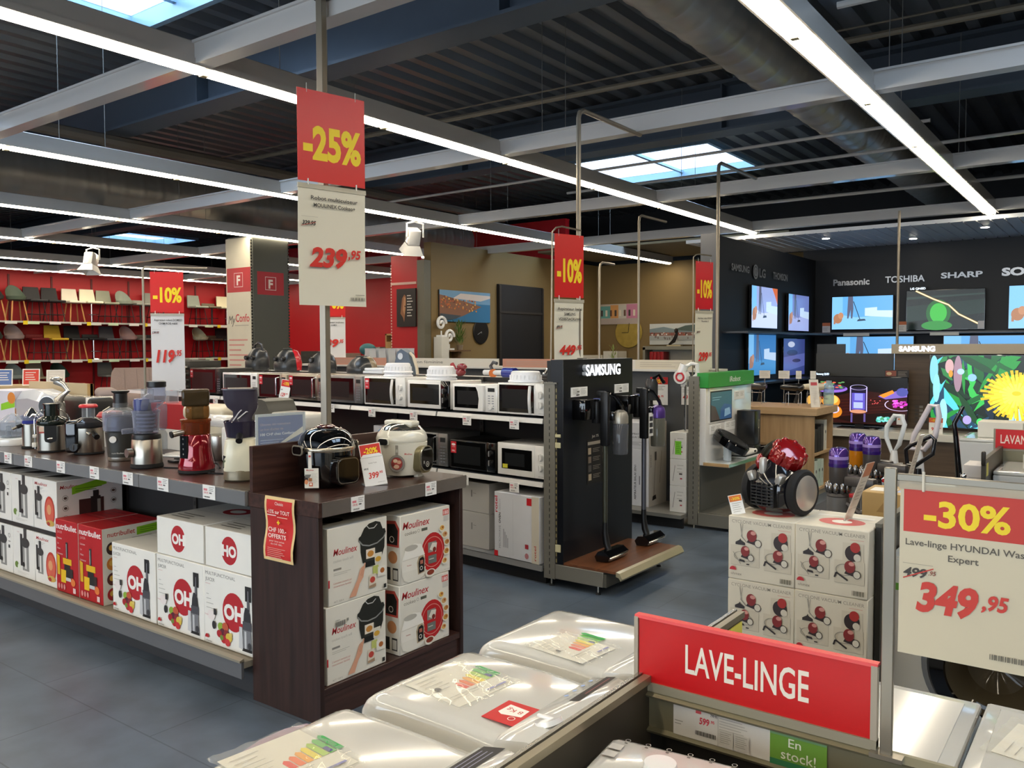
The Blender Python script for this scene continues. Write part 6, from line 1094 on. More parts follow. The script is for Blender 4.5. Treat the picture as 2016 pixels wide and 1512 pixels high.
def steam_mop(label, x, y, z, h, c, pts, r, extra=None):
    t = thing('steam_mop', label, 'steam mop', (x, y, z), -12, 'steam mops'); m = MB(); m.tube([(a, 0, b) for a, b in pts], r, col(c, .25, coat=.4), 10, True); m.build('loop_handle', t)
    m = MB(); m.tube([(0, 0, 0), (0, .0, h * .5), (0, 0, h)], [.045, .035, .018], col('#dcd8d2' if extra is None else extra, .25, coat=.4), 12); m.build('body', t)
    m = MB(); m.box((-.12, -.05, 0), (.12, .05, .03), SATB, .012); m.build('mop_head', t); return t
steam_mop('white steam mop with grey lined loop handle, left of the pair', -1.14, 5.4, .6505, .32, '#d7d9d6', [(-.01, .3), (-.05, .4), (-.045, .46), (.0, .53), (.04, .53), (.06, .48), (.03, .36)], .014)
steam_mop('pinkish white steam mop with tall slanted loop, right of the pair', -1.0, 5.38, .6505, .36, '#d2c9cb', [(-.05, .34), (-.03, .42), (.06, .6), (.1, .6), (.11, .54), (.09, .42), (.03, .34)], .016)
steam_mop('dark steam mop with square black loop in front of the white pair', -.97, 5.2, .6505, .25, '#17171a', [(-.06, .27), (-.07, .35), (-.04, .38), (.07, .44), (.09, .42), (.08, .34), (-.02, .26)], .012, '#1a1a1c')
m = MB(); m.tube([(0, 0, 0), (.0, 0, .12), (.01, 0, .2), (.04, 0, .27), (.07, 0, .25), (.08, 0, .1)], .006, '#d9d2c0', 6); m.tube([(.02, 0, 0), (-.01, 0, .2), (-.015, 0, .26)], .016, col('#cfc8b4', .3), 8); solo(m, 'power_cord', 'cream cable and brush hanging between the steam mops', 'cord', (-1.07, 5.3, .6505), 0)
m = MB(); m.tube([(.03, 0, 0), (.02, 0, .2), (.0, 0, .42), (-.01, 0, .5), (.035, 0, .6)], [.02, .018, .014, .013, .01], GLOSSB, 10); m.ball((.045, -.02, .2), .018, CHROME, 10, 8); solo(m, 'floor_brush', 'black bent handle of a floor washer in front of the big flower screen', 'handle', (-.81, 5.4, .6505), 0)
# second red sign board far right
s_ = thing('sign_board', 'small far red board reading LAVANT at the right edge', 'sign board', (-.5, 6.7, 0))
m = WB(s_); m.box((-.77, 6.7, .872), (-.2, 6.712, 1.018), '#8d8676'); m.build('board', s_); m = WB(s_); m.box((-.757, 6.697, .885), (-.21, 6.7, 1.016), col('#c60c10', .35)); f = m.face((-.757, 6.6968, .885), X, Z); f.t('LAVANT', .03, .035, .062, '#ecd2c2', .012, w=.19); f.t('-SECHANT', .225, .035, .062, '#ecd2c2', .012, w=.25); m.build('red_face', s_)
m = WB(s_); m.box((-.77, 6.7, .05), (.5, 6.715, .87), RAILT); f = m.face((-.77, 6.6998, .75), X, Z); f.r(.18, .0, .3, .1, '#cfc9bb'); m.build('price_rail', s_)
s_ = thing('washer_divider', 'far dark divider panel with yellow label at the right edge', 'divider', (-.72, 6.0, 0)); m = WB(s_); m.box((-.735, 5.85, .02), (-.71, 6.7, .9), DIV); m.box((-.735, 5.83, .86), (-.71, 5.86, .95), '#2a2620', .01); m.build('panel', s_); m = WB(s_); m.box((-.7098, 5.88, .79), (-.709, 5.96, .87), '#d9cf5a'); m.build('yellow_label', s_)
front_loader('far white machine in front of the small LAVANT board', -.70, -.1, 6.1, 6.68, .80, None)
front_loader('far white appliance under the big flower screen', -1.06, -.55, 7.2, 7.75, .89, None)
b, F, L, Rr, T = carton(.3, .25, .12, '#d9d5c8'); solo(b, 'carton', 'flat white carton on the far white appliance', 'box', (-.8, 7.45, .8925), 0)
for x, y, z, w, h, lab in ((-.80, 6.2, .0, .13, .83, 'white carton column left of the far divider'), (-.86 + .12, 6.98, .0, .14, .82, 'white printed carton in front of the far white appliance, left one'), (-.585, 6.98, .0, .14, .82, 'white carton in front of the far white appliance, right one')):
    b, F, L, Rr, T = carton(w, .25, h, '#d2cbc4'); F.lines(.03, h * .9, w * .6, 3, .03, '#a9a19a', .006); solo(b, 'carton', lab, 'box', (x, y, z), 0)
# ================================================================ TELEVISION CORNER
def tv(label, p0, u, w, h, art, glow=1.0, stand=None, n=Z, thick=.04, bez=.008):
    """p0 lower left corner of the set, u its direction to the right"""
    u = Vector(u).normalized(); nn = u.cross(Vector(Z)); o = Vector(p0)
    t = thing('television', label, 'television', tuple(o + u * w / 2), 0, 'televisions')
    rz = math.degrees(math.atan2(u.y, u.x)); t.rotation_euler = (0, 0, R(rz))
    m = MB(); m.box((-w / 2, 0, 0), (w / 2, thick, h), GLOSSB, .004, 1); m.build('casing', t)
    m = MB(); f = m.face((-w / 2 + bez, -.0005, bez), X, Z); art(f, w - 2 * bez, h - 2 * bez, glow); m.build('screen', t)
    if stand:
        m = MB(); m.box((-w * .22, -.1, -stand), (w * .22, .14, -stand + .012), GLOSSB, .004, 1); m.box((-.05, .005, -stand), (.05, .03, .02), SATB); m.build('stand', t)
    return t
def room_art(sh=0.0, blue='#5b9fd6', flr='#7fb8e6'):
    def a(f, w, h, g):
        e = lambda c, k=1.0: emi(c, g * k * 1.5)
        f.r(0, 0, w, h, e(blue)); f.p([(0, 0), (w, 0), (w, h * .42), (w * .4, h * .36), (0, h * .5)], e(flr)); f.r(0, h * .3, w * .18, h * .7, e('#76b4e4')); f.p([(w * .55, h * .4), (w, h * .34), (w, h * .55), (w * .75, h * .56), (w * .75, h * .66), (w * .55, h * .64)], e('#b9cfe8'))
        f.p([(w * .27, h), (w * .35, h), (w * .36, h * .62), (w * .345, h * .33), (w * .32, h * .33), (w * .315, h * .6), (w * .28, h * .33), (w * .255, h * .33), (w * .26, h * .62)], e('#5a5f78', .8)); f.line([(w * .36, h * .85), (w * .47, h * .3)], h * .022, e('#2a3a52', .6)); f.p([(w * .42, h * .24), (w * .57, h * .26), (w * .55, h * .31), (w * .44, h * .3)], e('#34465c', .6))
        f.e(w * .1, h * .33, w * .075, h * .15, e('#a5714e', .9)); f.e(w * .15, h * .42, w * .045, h * .1, e('#b98460', .9)); f.r(w * .03, h * .16, w * .03, h * .1, e('#a5714e', .9))
        if sh: f.p([(w * .78, h), (w, h), (w, h * .6), (w * .9, h * .8)], e('#c0603a'))
    return a
def glow_art(f, w, h, g):
    e = lambda c, k=1.0: emi(c, g * k * 1.5)
    f.r(0, 0, w, h, e('#0c1a14', .6)); f.p([(0, h * .2), (w, h * .4), (w, h * .75), (0, h * .6)], e('#173026', .7)); f.e(w * .42, h * .42, w * .16, h * .34, e('#1f6a2c', .8)); f.e(w * .42, h * .42, w * .11, h * .25, e('#3fc243', .9)); f.e(w * .4, h * .1, w * .2, h * .12, e('#2f9a3a', .8)); f.p([(0, h * .78), (w, h * .86), (w, h * .9), (0, h * .84)], e('#2a4038', .7))
    f.line([(w * .12, h), (w * .35, h * .78), (w * .55, h * .62), (w * .68, h * .38), (w * .94, h * .12)], h * .045, e('#c9a24a', 1.0)); f.line([(w * .12, h), (w * .35, h * .78), (w * .55, h * .62), (w * .68, h * .38), (w * .94, h * .12)], h * .02, e('#fff0c0', 1.4)); f.r(w * .92, 0, w * .08, h * .2, '#cfcfd2')
def anime_art(f, w, h, g):
    e = lambda c, k=1.0: emi(c, g * k * 1.5)
    f.r(0, 0, w, h, e('#3a4488', .7)); f.p([(0, h * .1), (w, h * .25), (w, h * .6), (0, h * .5)], e('#5a64b0', .7)); f.e(w * .4, h * .62, w * .25, h * .08, e('#20245a', .7)); f.e(w * .6, h * .4, w * .2, h * .05, e('#20245a', .7)); f.e(w * .35, h * .85, w * .16, h * .08, e('#c9cfe8', .7))
def food_art(f, w, h, g):
    e = lambda c, k=1.0: emi(c, g * k * 1.5)
    f.r(0, 0, w, h, e('#070306', .5)); f.p([(0, 0), (w, 0), (w, h * .62), (w * .5, h * .72), (0, h * .45)], e('#3a1210', .55)); f.p([(w * .2, h * .1), (w * .8, h * .3), (w, h * .22), (w, h * .1), (w * .5, 0)], e('#200808', .5))
    for k in range(6): f.line([(w * .1, h * (.12 + .07 * k)), (w * .95, h * (.3 + .06 * k))], h * .01, e('#5a1f16', .6))
    f.e(w * .18, h * .74, w * .19, h * .09, e('#8a62c9')); f.e(w * .2, h * .77, w * .15, h * .06, e('#3a2a5a'))
    random.seed(4)
    for k in range(34): f.e(w * (.05 + .3 * random.random()), h * (.76 + .13 * random.random()), w * .02, h * .014, e(random.choice(('#e07a3a', '#7fb0c0', '#5f9a5a', '#c9d8e8', '#d9604a'))))
    f.e(w * .0, h * .47, w * .09, h * .13, e('#d9a24a')); f.e(w * .19, h * .46, w * .1, h * .15, e('#d98a2c')); f.e(w * .19, h * .5, w * .08, h * .1, e('#f0c060')); f.e(w * .23, h * .24, w * .085, h * .14, e('#c97a22')); f.e(w * .22, h * .29, w * .065, h * .09, e('#c9c2ea')); f.line([(-w * 0, h * .6), (w * .16, h * .5)], h * .025, e('#8a3a2a'))
    f.p([(w * .4, h * .28), (w * .59, h * .28), (w * .58, h * .78), (w * .4, h * .78)], e('#1c1430', .9))
    for a, b in ((.4, .41), (.575, .585)): f.r(w * a, h * .26, w * (b - a), h * .52, e('#c9b9ff'))
    f.ring(w * .492, h * .78, w * .094, w * .008, e('#d2c4ff'), sy=.32); f.p([(w * .42, h * .3), (w * .565, h * .3), (w * .565, h * .66), (w * .42, h * .66)], e('#5a4fb5')); f.r(w * .45, h * .5, w * .09, h * .15, e('#8a8cff')); f.r(w * .44, h * .33, w * .1, h * .13, e('#a9b4ff')); f.e(w * .49, h * .26, w * .09, h * .04, e('#c98a6a')); f.r(w * .41, h * .02, w * .02, h * .2, e('#6a5a9a', .7)); f.r(w * .55, h * .04, w * .02, h * .18, e('#6a5a9a', .7))
    f.p([(w * .7, h * .6), (w * .98, h * .78), (w, h * .78), (w, h * .6), (w * .78, h * .54)], e('#7a62b9')); f.p([(w * .71, h * .62), (w * .85, h * .74), (w * .87, h * .68), (w * .76, h * .57)], e('#e88a2c')); f.e(w * .95, h * .7, w * .06, h * .09, e('#4a4f9a')); f.ring(w * .93, h * .43, w * .16, w * .01, e('#d9c2ea'), sy=.42, a0=140, a1=300)
    for k in range(26): f.e(w * (.86 + .13 * random.random()), h * (.38 + .14 * random.random()), w * .018, h * .018, e(random.choice(('#d93ac0', '#b02aa0', '#f06ad8'))))
    for k in range(9): f.e(w * (.62 + .12 * random.random()), h * (.42 + .1 * random.random()), w * .007, h * .008, e('#e85a5a'))
    for k in range(30): f.e(w * (.7 + .17 * random.random()), h * (.06 + .1 * random.random()), w * .018, h * .02, e(random.choice(('#3fae9a', '#6ac9c0', '#4a9a6a', '#8fd0d8'))))
    f.r(w * .9, h * .02, w * .085, h * .22, '#d9d9dc'); energy_face(Face(f.mb, f.pt(w * .915, h * .12), f.u, f.v), 0, 0, .4)
def flower_art(f, w, h, g):
    e = lambda c, k=1.0: emi(c, g * k * 1.3)
    f.r(0, 0, w, h, e('#0a2010', .6)); random.seed(9)
    for k in range(120):
        x, y, a, l, ww = w * random.random(), h * random.random(), R(random.uniform(20, 160)), h * random.uniform(.2, .7), h * random.uniform(.03, .1); dx, dy = math.cos(a), math.sin(a); b = .5 * l * random.uniform(-.4, .4)
        P = [(x - dx * l / 2, y - dy * l / 2), (x - dx * l * .2 - dy * ww, y - dy * l * .2 + dx * ww), (x + dx * l * .2 - dy * ww, y + dy * l * .2 + dx * ww), (x + dx * l / 2 + b * .3, y + dy * l / 2), (x + dx * l * .2 + dy * ww * .4, y + dy * l * .2 - dx * ww * .4), (x - dx * l * .2 + dy * ww * .4, y - dy * l * .2 - dx * ww * .4)]
        f.p([(min(w, max(0, p)), min(h, max(0, q))) for p, q in P], e(random.choice(('#0f5a22', '#1f8a34', '#0a2c14', '#35b84c', '#061408', '#14401c', '#0a1f30', '#2a7a3c', '#57c9d8', '#1a3f5a'))))
    for x, y, rx, ry, c in ((.03, .8, .03, .2, '#7fc8d8'), (.05, .55, .025, .2, '#8ad0e0'), (.1, .2, .03, .2, '#9adaf0'), (.14, .85, .03, .1, '#c9a0a0'), (.2, .75, .03, .25, '#9a7a8a'), (.15, .75, .015, .05, '#d9932c'), (.22, .78, .025, .04, '#a9c9ff'), (.3, .7, .03, .05, '#8ab9f0'), (.27, .12, .03, .06, '#a99adf'), (.36, .1, .025, .05, '#3fd060'), (.62, .15, .03, .15, '#a9e0f0'), (.8, .14, .05, .06, '#7ac0f0')): f.e(w * x, h * y, w * rx, h * ry, e(c))
    f.p([(w * .545, 0), (w * .59, 0), (w * .585, h * .3), (w * .56, h * .3)], e('#9fc9d8'))
    for ring_, n_, r1, c in ((0, 40, .36, '#d9b81a'), (1, 34, .33, '#f0d424'), (2, 28, .26, '#f7e23a'), (3, 20, .17, '#fbe95a')):
        for k in range(n_):
            a = 2 * math.pi * (k + .4 * ring_) / n_ + .05 * random.random(); rr = h * r1 * random.uniform(.85, 1.1); ww = h * .018; cx, cy = w * .6, h * .48
            f.p([(cx + rr * math.cos(a) * 1.1 - ww * math.sin(a), cy + rr * math.sin(a) * .95 + ww * math.cos(a)), (cx - ww * .5 * math.sin(a), cy + ww * .5 * math.cos(a)), (cx + ww * .5 * math.sin(a), cy - ww * .5 * math.cos(a)), (cx + rr * math.cos(a) * 1.1 + ww * math.sin(a), cy + rr * math.sin(a) * .95 - ww * math.cos(a))], e(c, .95))
    f.e(w * .6, h * .5, w * .03, h * .03, e('#f0c21a'))
WY = 13.9
tv('television showing a blue room, left of the upper row on the back wall', (-3.90, WY, 1.85), X, .92, .53, room_art())
tv('television with a green glow and bright streak on the back wall', (-2.80, WY, 1.83), X, 1.06, .60, glow_art, .8)
tv('television at the right edge of the upper row on the back wall', (-1.45, WY, 1.83), X, 1.1, .62, room_art(1), 1.0)
tv('television showing a blue room in the lower row, left on the back wall', (-3.82, WY, 1.20), X, 1.14, .545, room_art(), .9); tv('television showing a blue room in the lower row, right on the back wall', (-2.28, WY, 1.20), X, 1.3, .545, room_art(), .9)
PX = -4.13
tv('large television with a blue white room high on the side partition', (PX, 11.0, 1.84), Y, 1.02, .58, room_art(1, '#8f9fd0', '#b9c4e6'), .9); tv('smaller television with a blue white room high on the side partition, towards the corner', (PX, 12.5, 1.82), Y, .98, .56, room_art(0, '#6a7ab8', '#9aa8dc'), .75)
tv('darker blue television low on the side partition', (PX, 10.9, 1.19), Y, 1.08, .57, room_art(0, '#2f6fae', '#3f86c0'), .7); tv('violet television with plant shadows low on the side partition', (PX, 12.3, 1.15), Y, 1.0, .56, anime_art, .8)
# shelves, header letters on the walls
s_ = thing('wall_shelf', 'dark shelf under the upper televisions on the back wall', 'shelf', (-1.5, 13.8, 1.79)); m = WB(s_); m.box((-4.1, 13.55, 1.775), (4.5, 14.0, 1.805), col('#55565a', .4, .3)); m.build('board', s_)
for x0 in (-3.62, -2.4): m = WB(s_); m.box((x0, 13.545, 1.745), (x0 + .38, 13.55, 1.79), '#c9cbc6'); m.build('price_card', s_)
s_ = thing('wall_shelf', 'dark shelf under the lower televisions on the back wall', 'shelf', (-1.5, 13.8, 1.15)); m = WB(s_); m.box((-4.1, 13.55, 1.135), (4.5, 14.0, 1.165), col('#3a3b3e', .4, .3)); m.build('board', s_)
s_ = thing('wall_shelf', 'dark shelf under the upper televisions on the side partition', 'shelf', (-4, 12, 1.79)); m = WB(s_); m.box((-4.19, 10.15, 1.76), (-3.85, 13.8, 1.785), col('#3d3f44', .4, .3)); m.build('board', s_)
s_ = thing('wall_shelf', 'dark shelf under the lower televisions on the side partition', 'shelf', (-4, 12, 1.1)); m = WB(s_); m.box((-4.19, 10.15, 1.1), (-3.85, 13.8, 1.125), col('#3d3f44', .4, .3)); m.build('board', s_)
LET = col('#b9bcc0', .3, .5, var=0)
def letters(name, label, txt, p, u, w, h, bold, extra=None):
    u = Vector(u); t = MB(); f = t.face((0, 0, 0), X, Z); f.k = 5; f.t(txt, 0, 0, h, LET, bold, 'l', w)
    vs = list(t.v); fs = list(t.f); n0 = len(vs); t.v = [(x, y - .012, z) for x, y, z in vs] ; t.f = fs; b = t
    if extra: extra(b)
    return solo(b, 'wall_lettering', label, 'lettering', p, math.degrees(math.atan2(u.y, u.x)), 'brand letterings on the television walls')
HY = 13.985
letters('l', 'grey wall lettering starting with P over the upper televisions', 'Panasonic', (-3.9, HY, 2.56), X, .55, .1, .03); letters('l', 'grey wall lettering starting with T on the back wall', 'TOSHIBA', (-3.12, HY, 2.57), X, .56, .1, .02); letters('l', 'grey wide wall lettering ending in P on the back wall', 'SHARP', (-2.34, HY, 2.6), X, .55, .085, .03); letters('l', 'grey serif-like wall lettering at the right edge of the picture', 'SONY', (-1.55, HY, 2.6), X, .62, .11, .05)
letters('l', 'grey wall lettering nearest the end of the side partition', 'SAMSUNG', (-4.185, 10.4, 2.575), Y, .62, .09, .03); letters('l', 'grey wall lettering farthest in on the side partition', 'THOMSON', (-4.185, 11.95, 2.56), Y, .62, .1, .03)
def lg(b): f = b.face((-.24, -.013, -.02), X, Z); f.e(.1, .08, .1, .1, LET); f.ring(.1, .08, .075, .012, '#3a3b3e', a0=0, a1=300); f.r(.1, .05, .012, .06, '#3a3b3e')
letters('l', 'grey wall lettering of two letters with a round emblem', 'LG', (-4.185, 11.4, 2.55), Y, .24, .12, .03, lg)
for p, u, s, lab in (((-2.755, 13.88, 2.43), X, .24, 'small lit label on top of the glowing green television'),):
    m = MB(); m.box((0, 0, 0), (s, .01, .05), '#16181c'); f = m.face((0, -.0005, 0), X, Z); f.t('LG QNED', .015, .01, .032, emi('#dff0ff', 3), .01, w=s - .03); solo(m, 'lit_label', lab, 'label', p, 0)
for x, y, z, lab in ((-3.94, 13.55, 1.806, 'price card left of the upper left television'), (-2.84, 13.55, 1.806, 'price card between the upper televisions')):
    m = MB(); m.box((0, 0, 0), (.12, .002, .15), '#c9c5be'); f = m.face((0, -.0003, 0), X, Z); f.r(0, .1, .12, .05, '#b5602c'); f.lines(.01, .07, .08, 3, .02, '#8a8780', .006); solo(m, 'price_card', lab, 'price sign', (x, y, z), 0)
m = MB(); m.box((0, 0, 0), (.55, .3, .55), col('#3a4046', .35, .3)); m.box((.05, -.02, -.06), (.5, .25, 0), SATB); solo(m, 'empty_bay', 'dark blank panel at the near end of the side partition beside the televisions', 'panel', (-4.185, 10.2, 1.85), 0) if False else None
# brand stand in front with two big sets
CONS = col('#dedacd', .3, coat=.2); BRW = wood('#4a3a2a', '#5f4c38', 1.6, .5, 0)
s_ = thing('television_stand', 'long cream console with brown rear panel and lit lettering', 'stand', (-1.5, 10.9, 0))
m = WB(s_); m.box((-3.4, 10.55, .50), (2.0, 11.15, .585), CONS, .004, 1); m.build('console_top', s_); m = WB(s_); m.box((-3.35, 10.62, .08), (2.0, 11.1, .50), BRW); m.build('console_body', s_); m = WB(s_); m.box((-3.38, 10.57, 0), (2.0, 11.1, .07), CONS); m.box((-3.38, 10.562, .005), (2, 10.57, .035), emi('#dff6ff', 1.6)); m.build('plinth', s_)
m = WB(s_); m.box((-2.36, 11.12, .585), (2.0, 11.16, 1.56), BRW); m.build('rear_panel', s_); m = WB(s_); m.box((-2.38, 11.04, 1.50), (2.0, 11.16, 1.615), col('#b3a58c', .4)); f = m.face((-2.38, 11.0395, 1.50), X, Z); f.k = 10; f.t('SAMSUNG', .085, .03, .062, emi('#eef0ff', 2.6), .05, w=.40); m.build('header', s_)
m = WB(s_); m.box((-3.3, 11.1, 1.2), (-2.37, 11.14, 1.5), col('#3d3d3c', .45)); m.box((-3.3, 11.13, 1.5), (-2.95, 11.16, 1.62), col('#343536', .4)); m.build('grey_panel', s_)
m = WB(s_); 
for k in range(14): x, z = -2.12 + .05 * (k % 3), .66 + .045 * (k // 3); m.box((x, 11.115, z), (x + .04, 11.119, z + .03), ('#4a4238', '#8a8478', '#2a2622')[k % 3])
m.build('spec_plate', s_)
m = MB(); m.cyl((0, 0, 0), (0, 0, 1.62), .016, POLE, n=10); solo(m, 'sign_pole', 'thin grey pole rising from the lit television stand', 'pole', (-2.33, 11.1, 1.6155), 0)
tv('black television showing a glass and food on the cream console', (-3.24, 10.82, .635), X, 1.1, .585, food_art, 1.0, .05); tv('very large television showing a yellow flower on the cream console', (-1.91, 10.8, .64), X, 1.48, .85, flower_art, 1.15, .055)
m = MB(); m.box((0, 0, 0), (.18, .01, .05), '#15161a'); f = m.face((0, -.0005, 0), X, Z); f.t('Samsung QLED', .012, .012, .026, emi('#cfe4ff', 3), .01, w=.155); solo(m, 'lit_label', 'small lit blue label above the food television', 'label', (-3.23, 10.845, 1.2205), 0)
m = MB(); m.box((0, 0, 0), (.27, .01, .085), '#2a2422'); f = m.face((0, -.0005, 0), X, Z); f.r(.01, .01, .12, .065, '#8a4a3a'); f.e(.05, .04, .03, .02, '#c9b08a'); f.lines(.15, .06, .1, 4, .016, '#a59b8d', .004); solo(m, 'lit_label', 'dark card with small pictures at the top right of the food television', 'label', (-2.41, 10.845, 1.2205), 0)
m = MB(); m.box((0, 0, 0), (.145, .004, .18), PAPER); f = m.face((0, -.0004, 0), X, Z); f.r(0, .125, .145, .055, '#d9602a'); f.t('-28%', .07, .14, .026, YEL, .03, 'c', w=.09); f.t('999', .025, .035, .036, '#cf3a34', .03, w=.075); f.t('.95', .105, .055, .014, '#cf3a34', .02, w=.025); solo(m, 'price_card', 'white card reading 999 between the two big televisions', 'price sign', (-1.88, 10.66, .5855), 0)
# ================================================================ CHAIR WALL
CW_ = {'red': '#9a1a22'}
def stool_shell(m, k, c, z, w=.37):
    M_ = col(c, .6)
    if k == 'bucket':
        m.loft([[(q * w / 2 * math.cos(a), q * .2 * math.sin(a), zz + (.0 if math.sin(a) < 0.1 else up * math.sin(a))) for a in [2 * math.pi * i / 20 for i in range(20)]] for q, zz, up in ((.5, z, 0), (.95, z + .03, .02), (1.05, z + .1, .24), (1.0, z + .1, .25), (.85, z + .05, .04))], M_)
    elif k == 'back': m.box((-w / 2, -.2, z), (w / 2, .2, z + .05), M_, .02, 2); m.loft([[(x, .17 + d + .05 * t, z + .03 + .3 * t) for x, d in ((-w / 2 + .03 * t, 0), (w / 2 - .03 * t, 0), (w / 2 - .03 * t, .03), (-w / 2 + .03 * t, .03))] for t in (0, .5, 1)], M_)
    else: m.box((-w / 2, -.17, z), (w / 2, .19, z + .05), M_, .022, 2); m.box((-w / 2, .15, z + .03), (w / 2, .19, z + .13), M_, .015)
def stool(label, y, lvl, kind, c, legs, rz=0):
    z0 = (1.335, 2.168, .49)[{'upper': 1, 'middle': 0, 'lower': 2}[lvl]]; low = lvl == 'lower'
    t = thing('bar_stool' if legs != 'chair' else 'chair', label, 'stool' if legs != 'chair' else 'chair', (-19.22, y, z0 + .005), 90 + rz, 'stools on the red wall')
    H = .43 if legs not in ('ped', 'pedc') else .44
    m = MB(); stool_shell(m, kind, c, H); m.build('seat', t)
    m = MB()
    if legs in ('wood', 'black', 'chair'):
        L_ = col('#b9834a', .5) if legs == 'wood' else SATB
        for sx in (-1, 1):
            for sy in (-1, 1): q = MB(); q.tube([(sx * .165, sy * .16, 0), (sx * .11, sy * .1, H)], .014 if legs == 'wood' else .009, L_, 6); q.build('leg', t)
        if legs != 'wood': m.tube([(-.17, -.15, .16), (.17, -.15, .16), (.17, .15, .16), (-.17, .15, .16)], .007, SATB, 5, True); m.build('foot_ring', t)
    else:
        C_ = CHROME if legs == 'pedc' else SATB
        m.cyl((0, 0, .0), (0, 0, H), .022, C_, n=10); m.lathe([(.2, 0), (.19, .012), (.03, .03)], C_, n=20); m.tube([(.13 * math.cos(R(a)), -.05 + .1 * math.sin(R(a)), .18) for a in range(180, 361, 20)], .008, C_, 5); m.build('pedestal', t)
    return t
ROWS = {'upper': [(7.76, 'bucket', '#2a2a28', 'wood', 'black shell stool at the very left edge'), (8.2, 'bucket', '#4a5748', 'wood', 'dark green shell stool with wooden legs'), (8.6, 'back', '#16161a', 'black', 'black high-backed stool, left of the hanging spotlight'), (8.98, 'back', '#101014', 'black', 'black high-backed stool under the hanging spotlight'), (9.42, 'back', '#d9d2bf', 'wood', 'cream stool with wooden legs'), (9.82, 'back', '#e2dcc0', 'pedc', 'cream stool on a chrome pedestal'), (10.2, 'back', '#8d8f7c', 'black', 'olive grey stool with thin black legs'), (10.6, 'bucket', '#8a9284', 'black', 'grey green patterned stool with thin black legs'), (11.0, 'flat', '#8a8a80', 'ped', 'flat grey stool on a black pedestal'), (11.4, 'back', '#7d7f76', 'black', 'grey stool just left of the 119,95 sign'), (12.55, 'back', '#8f978a', 'black', 'grey green stool just right of the 119,95 sign'), (12.95, 'flat', '#6f6452', 'ped', 'brown stool on a black pedestal near the column'), (13.4, 'back', '#e0d9b9', 'pedc', 'cream stool on a chrome pedestal next to the column')],
    'middle': [(7.72, 'bucket', '#3f4a40', 'wood', 'dark green stool cut by the left edge'), (8.15, 'bucket', '#a58f8a', 'wood', 'pink grey shell stool with wooden legs'), (8.62, 'flat', '#7d1418', 'black', 'dark red stool with black legs'), (9.02, 'back', '#d2ab2c', 'black', 'mustard yellow stool'), (9.45, 'back', '#1b1c1e', 'wood', 'black stool with wooden legs'), (9.85, 'flat', '#17181b', 'pedc', 'black stool on a chrome pedestal'), (10.25, 'back', '#4a4a50', 'black', 'charcoal grey stool'), (10.68, 'bucket', '#b08f8c', 'black', 'dusty pink shell stool with black legs'), (11.05, 'flat', '#7a706a', 'ped', 'flat taupe stool on a pedestal'), (11.4, 'flat', '#2a2a30', 'ped', 'dark stool half behind the 119,95 sign'), (12.6, 'bucket', '#a59f86', 'black', 'beige shell stool right of the 119,95 sign'), (12.98, 'flat', '#4a3a2c', 'ped', 'dark brown stool near the column'), (13.35, 'back', '#15161a', 'black', 'black stool next to the column')],
    'lower': [(8.15, 'bucket', '#8d9690', 'wood', 'grey shell stool'), (8.62, 'back', '#8d7f66', 'black', 'tan stool'), (9.08, 'bucket', '#1f3a2c', 'black', 'dark bottle green stool'), (10.2, 'back', '#6f706c', 'black', 'grey stool')]}
for lvl, L_ in ROWS.items():
    for y, k, c, lg_, lab in L_: stool(lab + ', %s shelf of the red wall' % lvl, y, lvl, k, c, lg_, rz=0)
for z, lab in ((2.15, 'upper'), (1.315, 'middle'), (.47, 'lower')):
    s_ = thing('wall_shelf', 'thin dark %s shelf of stools along the red wall' % lab, 'shelf', (-19.3, 10, z)); m = WB(s_); m.box((-19.59, 5.0, z), (-18.95, 14.45, z + .02), '#3a1416'); m.box((-18.95, 5.0, z - .012), (-18.94, 14.45, z + .026), '#b5b2ac'); m.build('board', s_)
    for i, y in enumerate((7.85, 8.3, 8.75, 9.2, 9.65, 10.05, 10.55, 11.0, 12.1, 12.55, 13.0, 13.4)):
        m = WB(s_); m.box((-18.938, y, z - .04), (-18.934, y + .24, z + .02), ('#d9d9d2', '#c9d8b9', '#e0d9d6', '#dcd2ce')[i % 4]); 
        if i % 3 == 1: m.box((-18.936, y - .09, z - .05), (-18.93, y - .0, z + .03), '#e6c81a')
        m.build('price_card', s_)
def spot(label, loc, rz, tilt):
    t = thing('spotlight', label, 'spotlight', loc, rz, 'hanging spotlights')
    m = MB(); m.T = Matrix.Rotation(R(tilt), 4, 'X'); m.box((-.08, -.09, -.30), (.08, .09, -.1), LACQ, .02); m.loft([[(x * q, y * q, z) for x, y in ((-.1, -.1), (.1, -.1), (.1, .1), (-.1, .1))] for q, z in ((.8, -.3), (1.3, -.42))], LACQ, True, False); m.build('head', t)
    m = MB(); m.tube([(-.11, 0, -.2), (-.11, 0, -.03), (0, 0, 0), (.11, 0, -.03), (.11, 0, -.2)], .012, LACQ, 6); m.cyl((0, 0, 0), (0, 0, .03), .04, LACQ); m.build('yoke', t)
spot('white spotlight hanging in front of the chair wall', (-13.42, 6.9, 3.2), 30, -15); spot('white spotlight under the light track near the lion picture', (-7.42, 7.97, 3.2), 60, 25)
